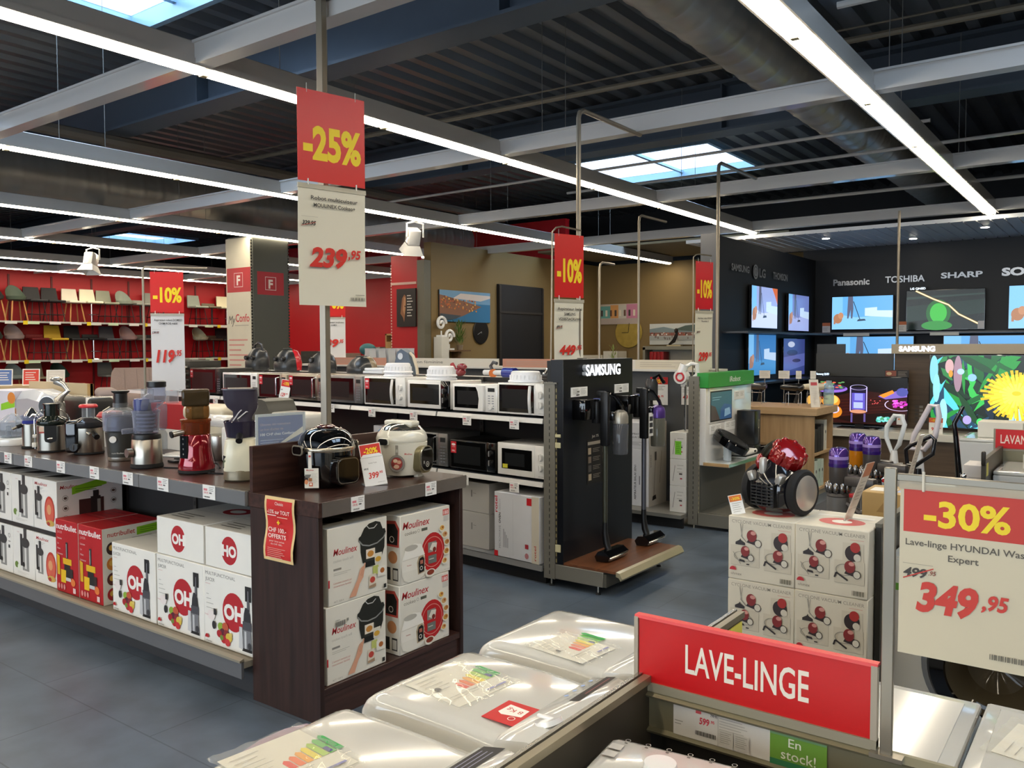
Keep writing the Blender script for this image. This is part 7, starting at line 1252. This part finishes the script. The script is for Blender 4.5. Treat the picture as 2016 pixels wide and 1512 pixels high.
# ================================================================ COLUMN AND BACK OF THE SHOP
m = MB(); m.box((-11.0, 7.7, 0), (-10.41, 8.35, 3.24), col('#55564f', .5)); m.box((-11.02, 7.68, 0), (-10.43, 7.7, 3.22), col('#cfc8b2', .5)); m.box((-10.41, 7.7, 0), (-10.395, 8.33, 3.2), col('#56574f', .5))
for k in range(70): m.box((-10.425, 7.679, .05 + k * .045), (-10.412, 7.705, .075 + k * .045), '#2a2a26'); m.box((-10.41, 8.33, .05 + k * .045), (-10.39, 8.352, .075 + k * .045), '#2a2a26')
f = m.face((-11.02, 7.6795, 0), X, Z); f.r(.02, 2.42, .57, .36, '#b5353a'); f.ring(.3, 2.6, .15, .012, '#e0c9c4', 4, 1, 45, 405); f.t('F', .3, 2.53, .14, '#e9dcd4', .04, 'c'); f.t('My', .04, 1.95, .13, '#4a4640', .0, w=.17, sh=.3); f.t('Confo', .22, 1.98, .12, '#c2323a', .01, w=.33); f.lines(.2, 1.92, .33, 1, .01, '#a59f8f', .012)
for k in range(11): f.r(.05, 1.7 - k * .075, .45 - .08 * (k % 3), .022, '#c98a80')
f = m.face((-10.3945, 7.7, 0), Y, Z); f.r(.07, 2.38, .48, .34, '#b3242f'); f.ring(.31, 2.55, .14, .012, '#e0c9c4', 4, 1, 45, 405); f.t('F', .31, 2.48, .13, '#e9dcd4', .04, 'c')
o = m.build('column'); props(o, 'grey and cream clad column with red F signs', 'column', None, 'structure')
m = MB(); m.box((-9.95, 10.1, 0), (-9.36, 10.2, 3.1), REDW); m.box((-9.36, 10.09, 0), (-9.2, 10.24, 3.0), col('#6a6656', .5)); m.box((-9.95, 10.09, 2.62), (-9.38, 10.1, 2.66), '#cfa99a')
for k in range(60): m.box((-9.96, 10.095, .1 + k * .048), (-9.94, 10.1, .125 + k * .048), '#d9b5a8')
o = m.build('partition_wall'); props(o, 'red end partition carrying the lion picture', 'partition', None, 'structure')
def picture(label, w, h, loc, rz, art, d=.03):
    m = MB(); m.box((0, 0, 0), (w, d, h), '#2a2622'); f = m.face((0, -.0005, 0), X, Z); art(f, w, h); return solo(m, 'wall_picture', label, 'picture', loc, rz, 'wall pictures')
def lion(f, w, h):
    f.r(0, 0, w, h, '#1c1a18'); f.p([(w * .2, h * .35), (w * .3, h * .75), (w * .42, h * .85), (w * .5, h * .8), (w * .5, h * .6), (w * .44, h * .3), (w * .4, h * .12), (w * .33, h * .25)], '#8a5a3a'); f.p([(w * .33, h * .45), (w * .4, h * .8), (w * .49, h * .75), (w * .47, h * .45), (w * .42, h * .3)], '#b5835a'); f.r(w * .42, h * .52, w * .06, h * .03, '#3a2418'); f.r(w * .45, h * .38, w * .05, h * .03, '#3a2418')
    for k in range(8): f.r(w * .56, h * (.8 - k * .075), w * (.2 + .05 * (k % 3)), h * .025, '#c9c4ba')
def coast(f, w, h):
    f.r(0, 0, w, h, '#2f6f96'); f.r(0, h * .6, w, h * .4, '#6f98b5'); f.p([(w * .25, h * .75), (w * .8, h * .7), (w, h * .82), (w, h * .9), (w * .4, h * .92)], '#cfc2b9'); f.p([(0, h * .05), (0, h * .85), (w * .2, h * .78), (w * .5, h * .66), (w * .82, h * .52), (w * .7, h * .42), (w * .45, h * .2), (w * .3, h * .1)], '#8a5f48'); random.seed(3)
    for k in range(70): a = random.random(); f.r(w * a * .7, h * (.3 + .35 * random.random() + .15 * (1 - a)), w * .025, h * .05, random.choice(('#d98a3a', '#e8b25a', '#b5663a', '#d9a06a', '#7a4a3a', '#c9663a')))
    f.p([(0, 0), (w * .3, h * .1), (w * .4, h * .2), (0, h * .25)], '#3f4a52')
def houses(f, w, h):
    f.r(0, 0, w, h, '#c9b9a5'); f.r(0, h * .3, w * .3, h * .6, '#6aa59a'); f.r(w * .3, h * .3, w * .2, h * .65, '#d99a5a'); f.r(w * .5, h * .28, w * .2, h * .65, '#c9c2b2'); f.r(w * .7, h * .28, w * .3, h * .7, '#c9829a'); f.r(0, 0, w, h * .28, '#b5a59a')
    for k in range(8): f.r(w * (.06 + k * .115), h * .4, w * .05, h * .3, ('#4a4038', '#e6d9c2', '#6a4a3a')[k % 3])
def lake(f, w, h):
    f.r(0, 0, w, h, '#c9cbc6'); f.p([(0, h * .75), (w * .3, h * .85), (w * .6, h * .7), (w, h * .95), (w, h * .5), (0, h * .55)], '#7f8f92'); f.p([(w * .5, h * .7), (w * .75, h * .9), (w, h * .95), (w, h * .6)], '#55635a'); f.r(0, h * .42, w, h * .16, '#8a5f52'); random.seed(5)
    for k in range(40): f.r(w * random.random(), h * (.42 + .1 * random.random()), w * .03, h * .07, random.choice(('#a5483a', '#d9d2c6', '#5a4038', '#b56a52', '#e0dcd2')))
    f.r(0, h * .2, w, h * .2, '#a5a8a5')
    for k in range(20): f.r(w * random.random(), h * (.22 + .12 * random.random()), w * .02, h * .1, '#7a6f6a')
picture('dark picture of a lion with words on the red partition', .42, .62, (-9.79, 10.06, 1.93), 0, lion); picture('long picture of a coast town with blue sea on the taupe wall', 1.35, .52, (-9.17, 10.42, 2.02), 90, coast); picture('picture of pastel houses half hidden by the 449,95 sign', .95, .42, (-9.75 + .62, 15.46, 2.06), 0, houses); picture('wide picture of a lake with boats on the taupe wall', 1.05, .42, (-7.93, 15.46, 1.63), 0, lake)
t = thing('wall_clock', 'black round clock on the taupe wall', 'clock', (-9.19, 11.52, 1.86), 90); m = MB(); m.T = Matrix.Rotation(R(90), 4, 'X'); m.lathe([(.21, 0), (.215, .01), (.205, .02), (.0, .022)], SATB, n=40, caps=False); m.build('dial', t); m = MB(); f = m.face((0, -.025, 0), X, Z); f.line([(0, 0), (-.11, -.05)], .012, '#8a8a86'); f.line([(0, 0), (.0, -.03)], .012, '#8a8a86'); m.build('hands', t)
t = thing('wall_clock', 'big round gold clock on the taupe wall', 'clock', (-8.42, 15.48, 1.88), 0); m = MB(); m.T = Matrix.Rotation(R(90), 4, 'X'); m.lathe([(.31, 0), (.315, .01), (.305, .02), (.0, .022)], col('#b59a48', .45, .35, var=.25, scale=9), n=44, caps=False); m.build('dial', t); m = MB(); f = m.face((0, -.025, 0), X, Z); f.line([(0, 0), (.02, .2)], .012, '#2a2414'); f.line([(0, 0), (-.15, .0)], .012, '#2a2414'); m.build('hands', t)
# furniture before the taupe walls
t = thing('wall_cabinet', 'tall cream cabinet at the edge of the taupe wall', 'cabinet', (-9.0, 10.42, 0)); m = WB(t); m.box((-9.18, 10.28, 0), (-9.0, 10.46, 1.76), CONS, .004, 1); m.build('body', t)
t = thing('wall_shelf', 'brown wooden wall shelves in two steps on the taupe wall', 'shelf', (-9.05, 10.9, 1.5)); m = WB(t); m.box((-9.19, 10.47, 1.52), (-9.0, 11.02, 1.545), wood('#5a3f28', '#7a5a3c', 2, .5, 1)); m.box((-9.19, 10.75, 1.3), (-9.05, 10.8, 1.52), wood('#5a3f28', '#7a5a3c', 2, .5, 1)); m.box((-9.19, 10.7, 1.3), (-9.0, 11.25, 1.325), wood('#5a3f28', '#7a5a3c', 2, .5, 1)); m.build('boards', t)
def sculpture(label, loc):
    m = MB(); m.box((-.06, -.06, 0), (.06, .06, .03), LACQ); m.cyl((0, 0, .03), (0, 0, .1), .012, LACQ); m.tube([(0, .12 * (1 - a / 620) * math.cos(R(a)), .22 + .12 * (1 - a / 620) * math.sin(R(a))) for a in range(0, 560, 20)], .025, LACQ, 8); solo(m, 'sculpture', label, 'sculpture', loc, 0)
sculpture('white spiral sculpture on the wooden wall shelf', (-9.1, 10.58, 1.5455)); sculpture('white spiral sculpture on the tall cream cabinet', (-9.09, 10.37, 1.7605))
def plant(label, loc, s, c, n=90):
    t = thing('potted_plant', label, 'plant', loc, 0); m = MB(); m.lathe([(.05 * s, 0), (.065 * s, .1 * s), (.06 * s, .1 * s), (.045 * s, .08 * s)], '#8a7a66', n=16); m.build('pot', t); m = MB(); random.seed(6)
    for k in range(n):
        a, h0, r = random.random() * 6.28, random.uniform(.1, .5) * s, random.uniform(.02, .13) * s; h1 = h0 + .12 * s; dx, dy = math.cos(a), math.sin(a); m.add([(dx * r * .3, dy * r * .3, h0), (dx * r - dy * .012 * s, dy * r + dx * .012 * s, h0 + .06 * s), (dx * r * 1.3, dy * r * 1.3, h1), (dx * r + dy * .012 * s, dy * r - dx * .012 * s, h0 + .06 * s)], [(0, 1, 2, 3)], c)
    m.build('foliage', t)
plant('bushy green plant on the wooden wall shelf', (-9.1, 10.85, 1.5455), .85, '#5f7a34'); m = MB(); m.box((-8.42, 14.46, 0), (-8.14, 14.74, 1.219), CONS); solo(m, 'plant_stand', 'cream block under the small pale green plant', 'plinth', (0, 0, 0), 0)
plant('small pale green plant standing low before the gold clock wall', (-8.28, 14.6, 1.22), .7, '#9aa85a', 40); plant('small dark plant on the white shelf near the 449,95 sign', (-9.0, 14.35, 1.42), .5, '#3f4a34', 40)
t = thing('bookcase', 'grey framed open bookcase with red binders before the taupe wall', 'shelf', (-7.2, 15.2, 0)); m = WB(t); FRM = col('#8a8676', .5)
for a, b in (((-7.87, 15.05, 0), (-7.82, 15.4, 1.58)), ((-6.75, 15.05, 0), (-6.7, 15.4, 1.58)), ((-7.87, 15.05, 1.53), (-6.7, 15.4, 1.6)), ((-7.82, 15.05, 1.22), (-6.75, 15.4, 1.25)), ((-7.82, 15.05, .9), (-6.75, 15.4, .93)), ((-7.35, 15.05, .93), (-7.32, 15.4, 1.22))): m.box(a, b, FRM)
m.box((-7.82, 15.38, 0), (-6.75, 15.4, 1.55), '#b9b4a5'); m.build('frame', t)
for k in range(4):
    m = MB(); m.box((-.035, -.12, 0), (.035, .12, .24), '#a5161c', .004); solo(m, 'binder', 'red binder in the grey bookcase, %s' % ('leftmost', 'second', 'third', 'rightmost')[k], 'binder', (-7.70 + k * .078, 15.2, 1.2505), 0, 'red binders')
m = MB(); m.box((-.15, -.05, 0), (.15, .05, .02), '#c9b98f'); m.tube([(-.12, 0, .03), (-.02, 0, .1), (.03, 0, .2), (.05, 0, .3)], [.02, .04, .035, .02], '#1c1612', 8); m.ball((.03, 0, .3), (.04, .04, .05), '#2a2018', 10, 8); solo(m, 'sculpture', 'dark seated figure on a gold base on the grey bookcase', 'sculpture', (-7.25, 15.2, 1.6005), 0)
t = thing('low_cabinet', 'white low cabinet behind the 449,95 sign', 'cabinet', (-9.0, 14.6, 0)); m = WB(t); m.box((-9.15, 14.1, 0), (-8.8, 15.1, 1.42), CONS, .004, 1); m.box((-8.8, 14.35, .1), (-8.795, 14.55, 1.35), '#1c1a18'); m.build('body', t)
t = thing('low_cabinet', 'white cabinet right of the gold clock post', 'cabinet', (-8.9, 15.2, 0)); m = WB(t); m.box((-8.78, 15.05, 0), (-8.45, 15.45, 1.5), CONS, .004, 1); m.build('body', t)
t = thing('bookcase', 'oak open cupboard in front of the red back wall', 'cupboard', (-12.9, 13.9, 0)); OK_ = wood('#9a7444', '#b58f5a', 2, .5, 2); m = WB(t)
for a, b in (((-13.7, 13.7, 0), (-13.66, 14.1, 1.9)), ((-12.2, 13.7, 0), (-12.16, 14.1, 1.9)), ((-13.7, 13.7, 1.86), (-12.16, 14.1, 1.9)), ((-13.7, 13.7, 1.5), (-12.16, 14.1, 1.54)), ((-13.0, 13.7, 0), (-12.96, 14.1, 1.5)), ((-13.66, 13.68, 1.54), (-12.9, 13.7, 1.72)), ((-12.9, 13.68, 0), (-12.4, 13.7, 1.5)), ((-13.7, 14.08, 0), (-12.16, 14.1, 1.9))): m.box(a, b, OK_)
m.build('carcass', t)
t = thing('bookcase', 'white framed glass cabinet beside the lion picture', 'cupboard', (-11.4, 13.6, 0)); m = WB(t)
for a, b in (((-11.9, 13.4, 0), (-11.84, 13.8, 1.98)), ((-11.4, 13.4, 0), (-11.34, 13.8, 1.98)), ((-10.96, 13.4, 0), (-10.9, 13.8, 1.98)), ((-11.9, 13.4, 1.9), (-10.9, 13.8, 2.0)), ((-11.9, 13.4, 1.2), (-10.9, 13.8, 1.26))): m.box(a, b, LACQ)
m.build('frame', t)
m = MB(); m.box((-13.6, 14.42, 1.95), (-12.2, 14.5, 2.15), '#cfc4a5'); m.box((-13.4, 14.40, 1.98), (-13.25, 14.42, 2.06), emi('#9fe0a5', 1.2)); solo(m, 'exit_sign', 'cream strip with a small lit green exit sign on the red back wall', 'sign', (0, 0, 0), 0)
for x, w, h, c, lab in ((-16.6, .7, 1.5, '#3a3a36', 'dark wardrobe against the red back wall'), (-15.6, .6, 1.45, '#a59a86', 'beige wardrobe against the red back wall'), (-14.4, .5, 1.6, '#8d8a82', 'grey tall cupboard with green stripe against the red back wall')):
    t = thing('wardrobe', lab, 'wardrobe', (x, 14.2, 0)); m = MB(); m.box((-w / 2, -.25, 0), (w / 2, .25, h), c, .004, 1); m.build('body', t); m = MB(); m.box((-w / 2 + .02, -.262, .05), (w / 2 - .02, -.25, h - .05), c); m.build('door', t)
m = MB()
for k in range(7): m.tube([(-.3 + k * .09, 0, .9 + .3 * (k % 2)), (-.3 + k * .09, 0, 1.45)], .012, SATB, 6)
m.box((-.35, -.03, 1.43), (.4, .03, 1.46), SATB); m.box((-.35, -.03, 0), (-.32, .03, 1.45), SATB); m.box((.36, -.03, 0), (.39, .03, 1.45), SATB); solo(m, 'rack', 'black rack with hanging goods before the red partition', 'rack', (-9.75, 9.6, 0), 0)
m = MB(); m.ball((0, 0, 0), (.17, .1, .1), col('#2f6a6e', .6), 16, 10); solo(m, 'cushion', 'teal cushion on top of the black rack', 'cushion', (-10.0, 9.6, 1.56), 0)
for k in range(4):
    m = MB(); m.T = Matrix.Rotation(R(90), 4, 'X'); m.lathe([(.145, 0), (.15, .01), (.145, .02), (.0, .02)], wood('#b5905f', '#c9a878', 2, .5, 2), n=30, caps=False); solo(m, 'wooden_disc', 'round wooden board hanging on the black rack, %s of four' % ('leftmost', 'second', 'third', 'rightmost')[k], 'board', (-9.55 + k * .07, 9.5 + k * .03, 1.32), 0, 'round wooden boards')
PB = clear('#eef1f4', .4, .12)
for k in range(5):
    m = MB(); m.loft([[(x * q, y, z) for x, y in ((-.14, -.05), (.14, -.05), (.14, .05), (-.14, .05))] for q, z in ((.8, 0), (1, .15), (1.05, .3), (.85, .42), (.95, .46))], PB); m.box((-.1, -.03, .05), (.1, .03, .38), '#c9ccd0', .02); solo(m, 'bagged_cushion', 'clear plastic wrapped cushion, %s of the upright row' % ('leftmost', 'second', 'third', 'fourth', 'rightmost')[k], 'cushion', (-8.75 + k * .1, 8.45 + k * .09, 1.121), -30, 'plastic wrapped cushions')
m = MB(); m.box((-9.2, 8.3, 0), (-7.9, 8.9, 1.12), col('#6a6a66', .5)); solo(m, 'display_plinth', 'grey plinth under the plastic wrapped cushions', 'plinth', (0, 0, 0), 0)
# seating area seen between the juicers and the chair wall
m = MB(); m.box((-12.3, 5.4, 0), (-9.9, 7.2, .56), col('#2c2a28', .6)); solo(m, 'display_plinth', 'low dark podium under the sofa', 'plinth', (0, 0, 0), 0)
SOF = col('#8d7a72', .8, bump=.3, scale=40)
t = thing('sofa', 'grey pink padded sofa behind the juicers', 'sofa', (-11.0, 6.3, .561), 66); m = MB(); m.box((-.42, -.35, .2), (.42, .35, .42), SOF, .08, 3); m.build('seat', t); m = MB(); m.T = Matrix.Translation((.04, .25, .4)) @ Matrix.Rotation(R(-26), 4, 'X'); m.loft([[(x, y, z) for x, y in ((-w_, -.06), (w_, -.06), (w_, .07), (-w_, .07))] for w_, z in ((.40, -.02), (.42, .1), (.4, .3), (.36, .37))], SOF)
for k in range(4): m.box((-.24 + k * .16, -.066, .05), (-.236 + k * .16, -.055, .34), '#6f5f58')
m.build('backrest', t); m = MB(); m.box((-.42, -.3, 0), (.42, .3, .2), SATB, .01); m.build('base', t)
for sx in (-1, 1): m = MB(); m.box((sx * .46 - .13, -.42, .36), (sx * .46 + .13, .2, .5), col('#a08f8a', .8), .068, 4); m.build('armrest', t)
t = thing('dining_table', 'wooden dining table before the chair wall', 'table', (-14.2, 5.8, 0), 50); m = MB(); m.box((-1.1, -.45, .98), (1.1, .45, 1.02), wood('#b5986a', '#c9ae80', 2, .5, 0)); m.build('table_top', t)
for sx in (-1, 1):
    for sy in (-1, 1): m = MB(); m.box((sx * 1.0 - .03, sy * .38 - .03, 0), (sx * 1.0 + .03, sy * .38 + .03, .98), wood('#b5986a', '#c9ae80', 2, .5, 2)); m.build('leg', t)
for x, y, c, lab in ((-13.2, 5.3, '#8a8f8f', 'grey shell chair at the dining table, left'), (-13.0, 6.1, '#a59f9a', 'pale grey shell chair at the dining table, right'), (-15.4, 6.0, '#7d8482', 'grey chair at the far side of the dining table')):
    t = thing('chair', lab, 'chair', (x, y, 0), 60); m = MB(); stool_shell(m, 'bucket', c, .62, .5); m.build('seat', t)
    for sx in (-1, 1):
        for sy in (-1, 1): m = MB(); m.tube([(sx * .2, sy * .18, 0), (sx * .12, sy * .1, .63)], .014, wood('#9a7444', '#b58f5a', 2, .5, 2), 6); m.build('leg', t)
for x, y, w, h, c, lab in ((-13.95, 5.75, .22, .26, '#5a78b5', 'blue leaflet card on the dining table'), (-13.75, 6.05, .24, .26, '#d9402e', 'red leaflet card on the dining table'), (-13.6, 6.35, .26, .24, '#d9d4cc', 'white leaflet card on the dining table'), (-14.35, 5.45, .12, .2, '#d9d4d4', 'small white card at the left of the dining table')):
    m = MB(); m.T = Matrix.Rotation(R(-12), 4, 'X'); m.box((-w / 2, -.003, 0), (w / 2, .003, h), PAPER); f = m.face((-w / 2, -.0035, 0), X, Z); f.r(.015, .015, w - .03, h - .03, c); f.lines(.04, h * .75, w * .6, 4, h * .14, '#e6e2dc', .012); solo(m, 'leaflet', lab, 'card', (x, y, 1.0205), 55, 'leaflet cards')
# ================================================================ BACK ROW ON THE JUICER SHELF
ZS = .9535
b, F, L, Rr, T = carton(.42, .3, .315, '#d9d6e0'); F.r(.0, .05, .08, .16, '#4f7fc0'); F.t('Moulinex', .03, .26, .02, '#b3262a', .01, w=.1, sh=.2); F.e(.12, .14, .02, .07, '#5a5a60'); F.e(.19, .14, .025, .07, '#a5483a'); F.p([(.24, .16), (.42, .19), (.42, .25), (.24, .21)], '#8fce2a'); F.e(.38, .26, .05, .045, '#e08a3a'); Rr.r(.0, .12, .2, .06, '#e0a06a')
solo(b, 'carton', 'white and lilac carton with a green sticker behind the citrus presses', 'box', (-7.17, 3.05, ZS), 8)
t = thing('bread_maker', 'long pale grey appliance behind the meat grinder', 'appliance', (-6.55, 3.06, ZS), 0); m = MB(); m.loft([[(x, y, z) for y, z in ((-.12, 0), (.12, 0), (.12, h * .8), (.07, h), (-.07, h), (-.12, h * .8))] for x, h in ((-.42, .2), (-.4, .31), (-.2, .33), (.1, .29), (.36, .24), (.4, .15))], col('#b5b8bd', .3, coat=.3)); m.build('body', t)
m = MB(); m.box((-.5, -.01, 0), (.5, .01, .375), col('#b9a582', .6)); m.box((.46, -.014, 0), (.5, .014, .375), '#a5814a'); m.box((-.5, -.04, 0), (.5, .04, .004), '#a5814a'); solo(m, 'display_board', 'beige display board with orange edge behind the black toaster', 'board', (-6.82, 3.215, ZS), 0)
t = thing('meat_grinder', 'silver meat grinder with black open mouth above the steel juicer', 'meat grinder', (-6.02, 2.82, ZS), 0); m = MB(); m.lathe([(.085, 0), (.075, .02), (.055, .14), (.05, .22), (.04, .26)], col('#b5b3ae', .3, .5)); m.build('body', t); m = MB(); d = Vector((.4, -.9, .05)).normalized(); p = Vector((0, 0, .245)); m.cyl(p - d * .03, p + d * .06, .04, col('#c9c6c0', .2, .7), .045, n=24); m.cyl(p + d * .06, p + d * .1, .045, col('#c9c6c0', .2, .7), .066, n=28); m.cyl(p + d * .1001, p + d * .104, .062, SATB, n=28); m.build('mouth', t); m = MB(); m.tube([(0, 0, .26), (.02, .02, .31), (.05, .05, .35), (.03, .03, .39), (-.01, 0, .42)], [.035, .022, .018, .02, .03], col('#c9c6c0', .2, .7), 10); m.ball((-.01, 0, .43), (.05, .04, .02), col('#c9c6c0', .2, .7), 14, 8); m.build('feed_tube', t)
t = thing('toaster', 'long black toaster with chrome top edge behind the steel juicers', 'toaster', (-6.02, 3.0, ZS), 0); m = MB(); m.box((-.27, -.09, .01), (.27, .09, .30), SATB, .03, 3); m.build('body', t); m = MB(); m.box((-.24, -.05, .296), (.22, .05, .304), col('#8a8478', .2, .9), .003, 1); m.build('slot_plate', t); m = MB(); m.box((.215, -.093, .03), (.235, .093, .304), LACQ, .004); m.build('side_band', t)
t = thing('chopper', 'white chopper with red lid behind the black and steel juicer', 'appliance', (-5.42, 2.88, ZS), 0); MB().lathe([(.07, 0), (.075, .02), (.075, .17), (.08, .19)], LACQ).build('body', t); MB().lathe([(.085, .19), (.088, .2), (.07, .225), (.03, .235)], col('#b5303a', .3)).build('lid', t)
for x, y, lab in ((-5.32, 3.08, 'clear bowl food processor behind the tall black pusher, left one'), (-4.98, 3.05, 'clear bowl food processor behind the tall black pusher, right one')):
    t = thing('food_processor', lab, 'appliance', (x, y, ZS), 0); MB().lathe([(.09, 0), (.09, .1), (.08, .12)], col('#8a8a86', .4)).build('base', t); MB().lathe([(.075, .12), (.09, .15), (.092, .28), (.09, .29)], CLB).build('bowl', t); MB().lathe([(.04, .29), (.04, .37)], CLR, n=18).build('chute', t)
t = thing('bread_maker', 'dark olive grey appliance with domed lid behind the steel slow juicer', 'appliance', (-5.0, 3.19 - .03, ZS), 0) if False else None
b, F, L, Rr, T = carton(.42, .2, .16, '#a50f18'); solo(b, 'carton', 'glossy red box on a white box behind the red slow juicer', 'box', (-4.90, 3.08, ZS + .1305), 0); b, F, L, Rr, T = carton(.42, .2, .13, '#d2cec6'); solo(b, 'carton', 'white box below the glossy red box', 'box', (-4.90, 3.08, ZS), 0)
m = MB(); m.box((-.11, -.08, 0), (.11, .08, .012), LACQ, .004); m.box((-.09, -.06, .012), (.09, .06, .018), '#c9c5be', .002, 1); solo(m, 'tray', 'small white tray in front of the white and red boxes', 'tray', (-4.55, 2.86, ZS), 20)
m = MB(); m.tube([(-.1, 0, .006), (-.03, .05, .006), (.04, .0, .02), (.1, .04, .006), (.02, -.05, .006)], .005, RUB, 6); m.box((-.04, -.08, 0), (.03, -.04, .014), SATB, .004); solo(m, 'power_cord', 'black cord with plug behind the steel slow juicer', 'cord', (-4.33, 2.72, ZS), 0)
t = thing('bread_maker', 'large cream bread maker behind the cream slow juicer', 'appliance', (-4.52, 3.08, ZS), 0); m = MB(); m.box((-.21, -.12, .005), (.21, .13, .2), col('#cfc6ae', .35), .012); m.build('body', t); m = MB(); m.box((-.212, -.122, .202), (.212, .132, .29), col('#d6cdb6', .35), .03, 3); m.build('lid', t)
t = thing('stand_mixer', 'white stand mixer half hidden behind the dark smoked hopper', 'appliance', (-4.22, 2.88, ZS), 0); MB().lathe([(.05, 0), (.075, .06), (.085, .14), (.083, .145)], STEEL).build('bowl', t); m = MB(); m.box((-.09, -.05, .19), (.13, .05, .26), LACQ, .03, 3); m.box((.08, -.05, 0), (.13, .05, .2), LACQ, .015); m.build('arm', t); m = MB(); m.ball((-.085, 0, .22), (.025, .04, .03), SATB, 10, 8); m.build('front_cap', t)
t = thing('coffee_machine', 'dark grey rounded coffee machine behind the blue sign', 'appliance', (-4.08, 3.13, ZS), 0); m = MB(); m.loft([[(x * q, .1 * math.sin(a) if False else y, z) for x, y in ((-.12, -.1), (.12, -.1), (.12, .1), (-.12, .1))] for q, z in ((1, 0), (1, .2), (.95, .28), (.7, .335), (.4, .345))], col('#4f4e48', .35)); m.build('body', t)
t = thing('food_slicer', 'white appliance with grey lower part behind the black cooker', 'appliance', (-3.86, 3.14, ZS), 0); m = MB(); m.box((-.2, -.1, .18), (.19, .1, .275), col('#d5d3cb', .3, coat=.3), .025, 3); m.box((.06, -.102, .235), (.1, -.098, .243), BLK); m.build('head', t); m = MB(); m.lathe([(.09, 0), (.1, .04), (.1, .12), (.08, .18)], col('#8d8a80', .4), c=(-.08, 0, 0)); m.build('bowl', t); m = MB(); m.box((.05, -.09, 0), (.17, .09, .19), '#77746a', .02); m.build('foot', t)
t = thing('leaflet_stand', 'blue and white offer sheet in a clear stand behind the cabinet back board', 'sign', (-3.245, 2.545, ZS), 82); m = MB(); m.box((-.13, -.002, 0), (.13, .002, .335), LACQ); f = m.face((-.13, -.0023, 0), X, Z); f.r(.012, .075, .236, .247, '#4867ac'); f.t('Obtenez dès maintenant', .022, .28, .011, '#b9a8c2', .012, w=.16); f.t("un bon d'achat de", .022, .257, .011, '#b9a8c2', .012, w=.12); f.t('100 CHF chez Conforama', .022, .233, .012, '#e9ecf4', .02, w=.2); f.lines(.022, .21, .12, 2, .012, '#b9c4e0', .003); f.p([(.0, .13), (.248, .235), (.248, .265), (.1, .18), (0, .15)], '#e6e0cf'); f.r(.03, .0, .2, .14, '#ece9e2'); f.e(.13, .1, .022, .026, '#c9967a'); f.e(.13, .115, .03, .022, '#5a3a2a'); f.r(.012, .1, .012, .05, '#4867ac'); m.build('sheet', t); m = MB(); m.box((-.132, -.006, 0), (.132, -.003, .335), clear('#eef2f4', .85)); m.box((-.132, -.003, 0), (.132, .06, .003), clear('#eef2f4', .7)); m.build('clear_holder', t)
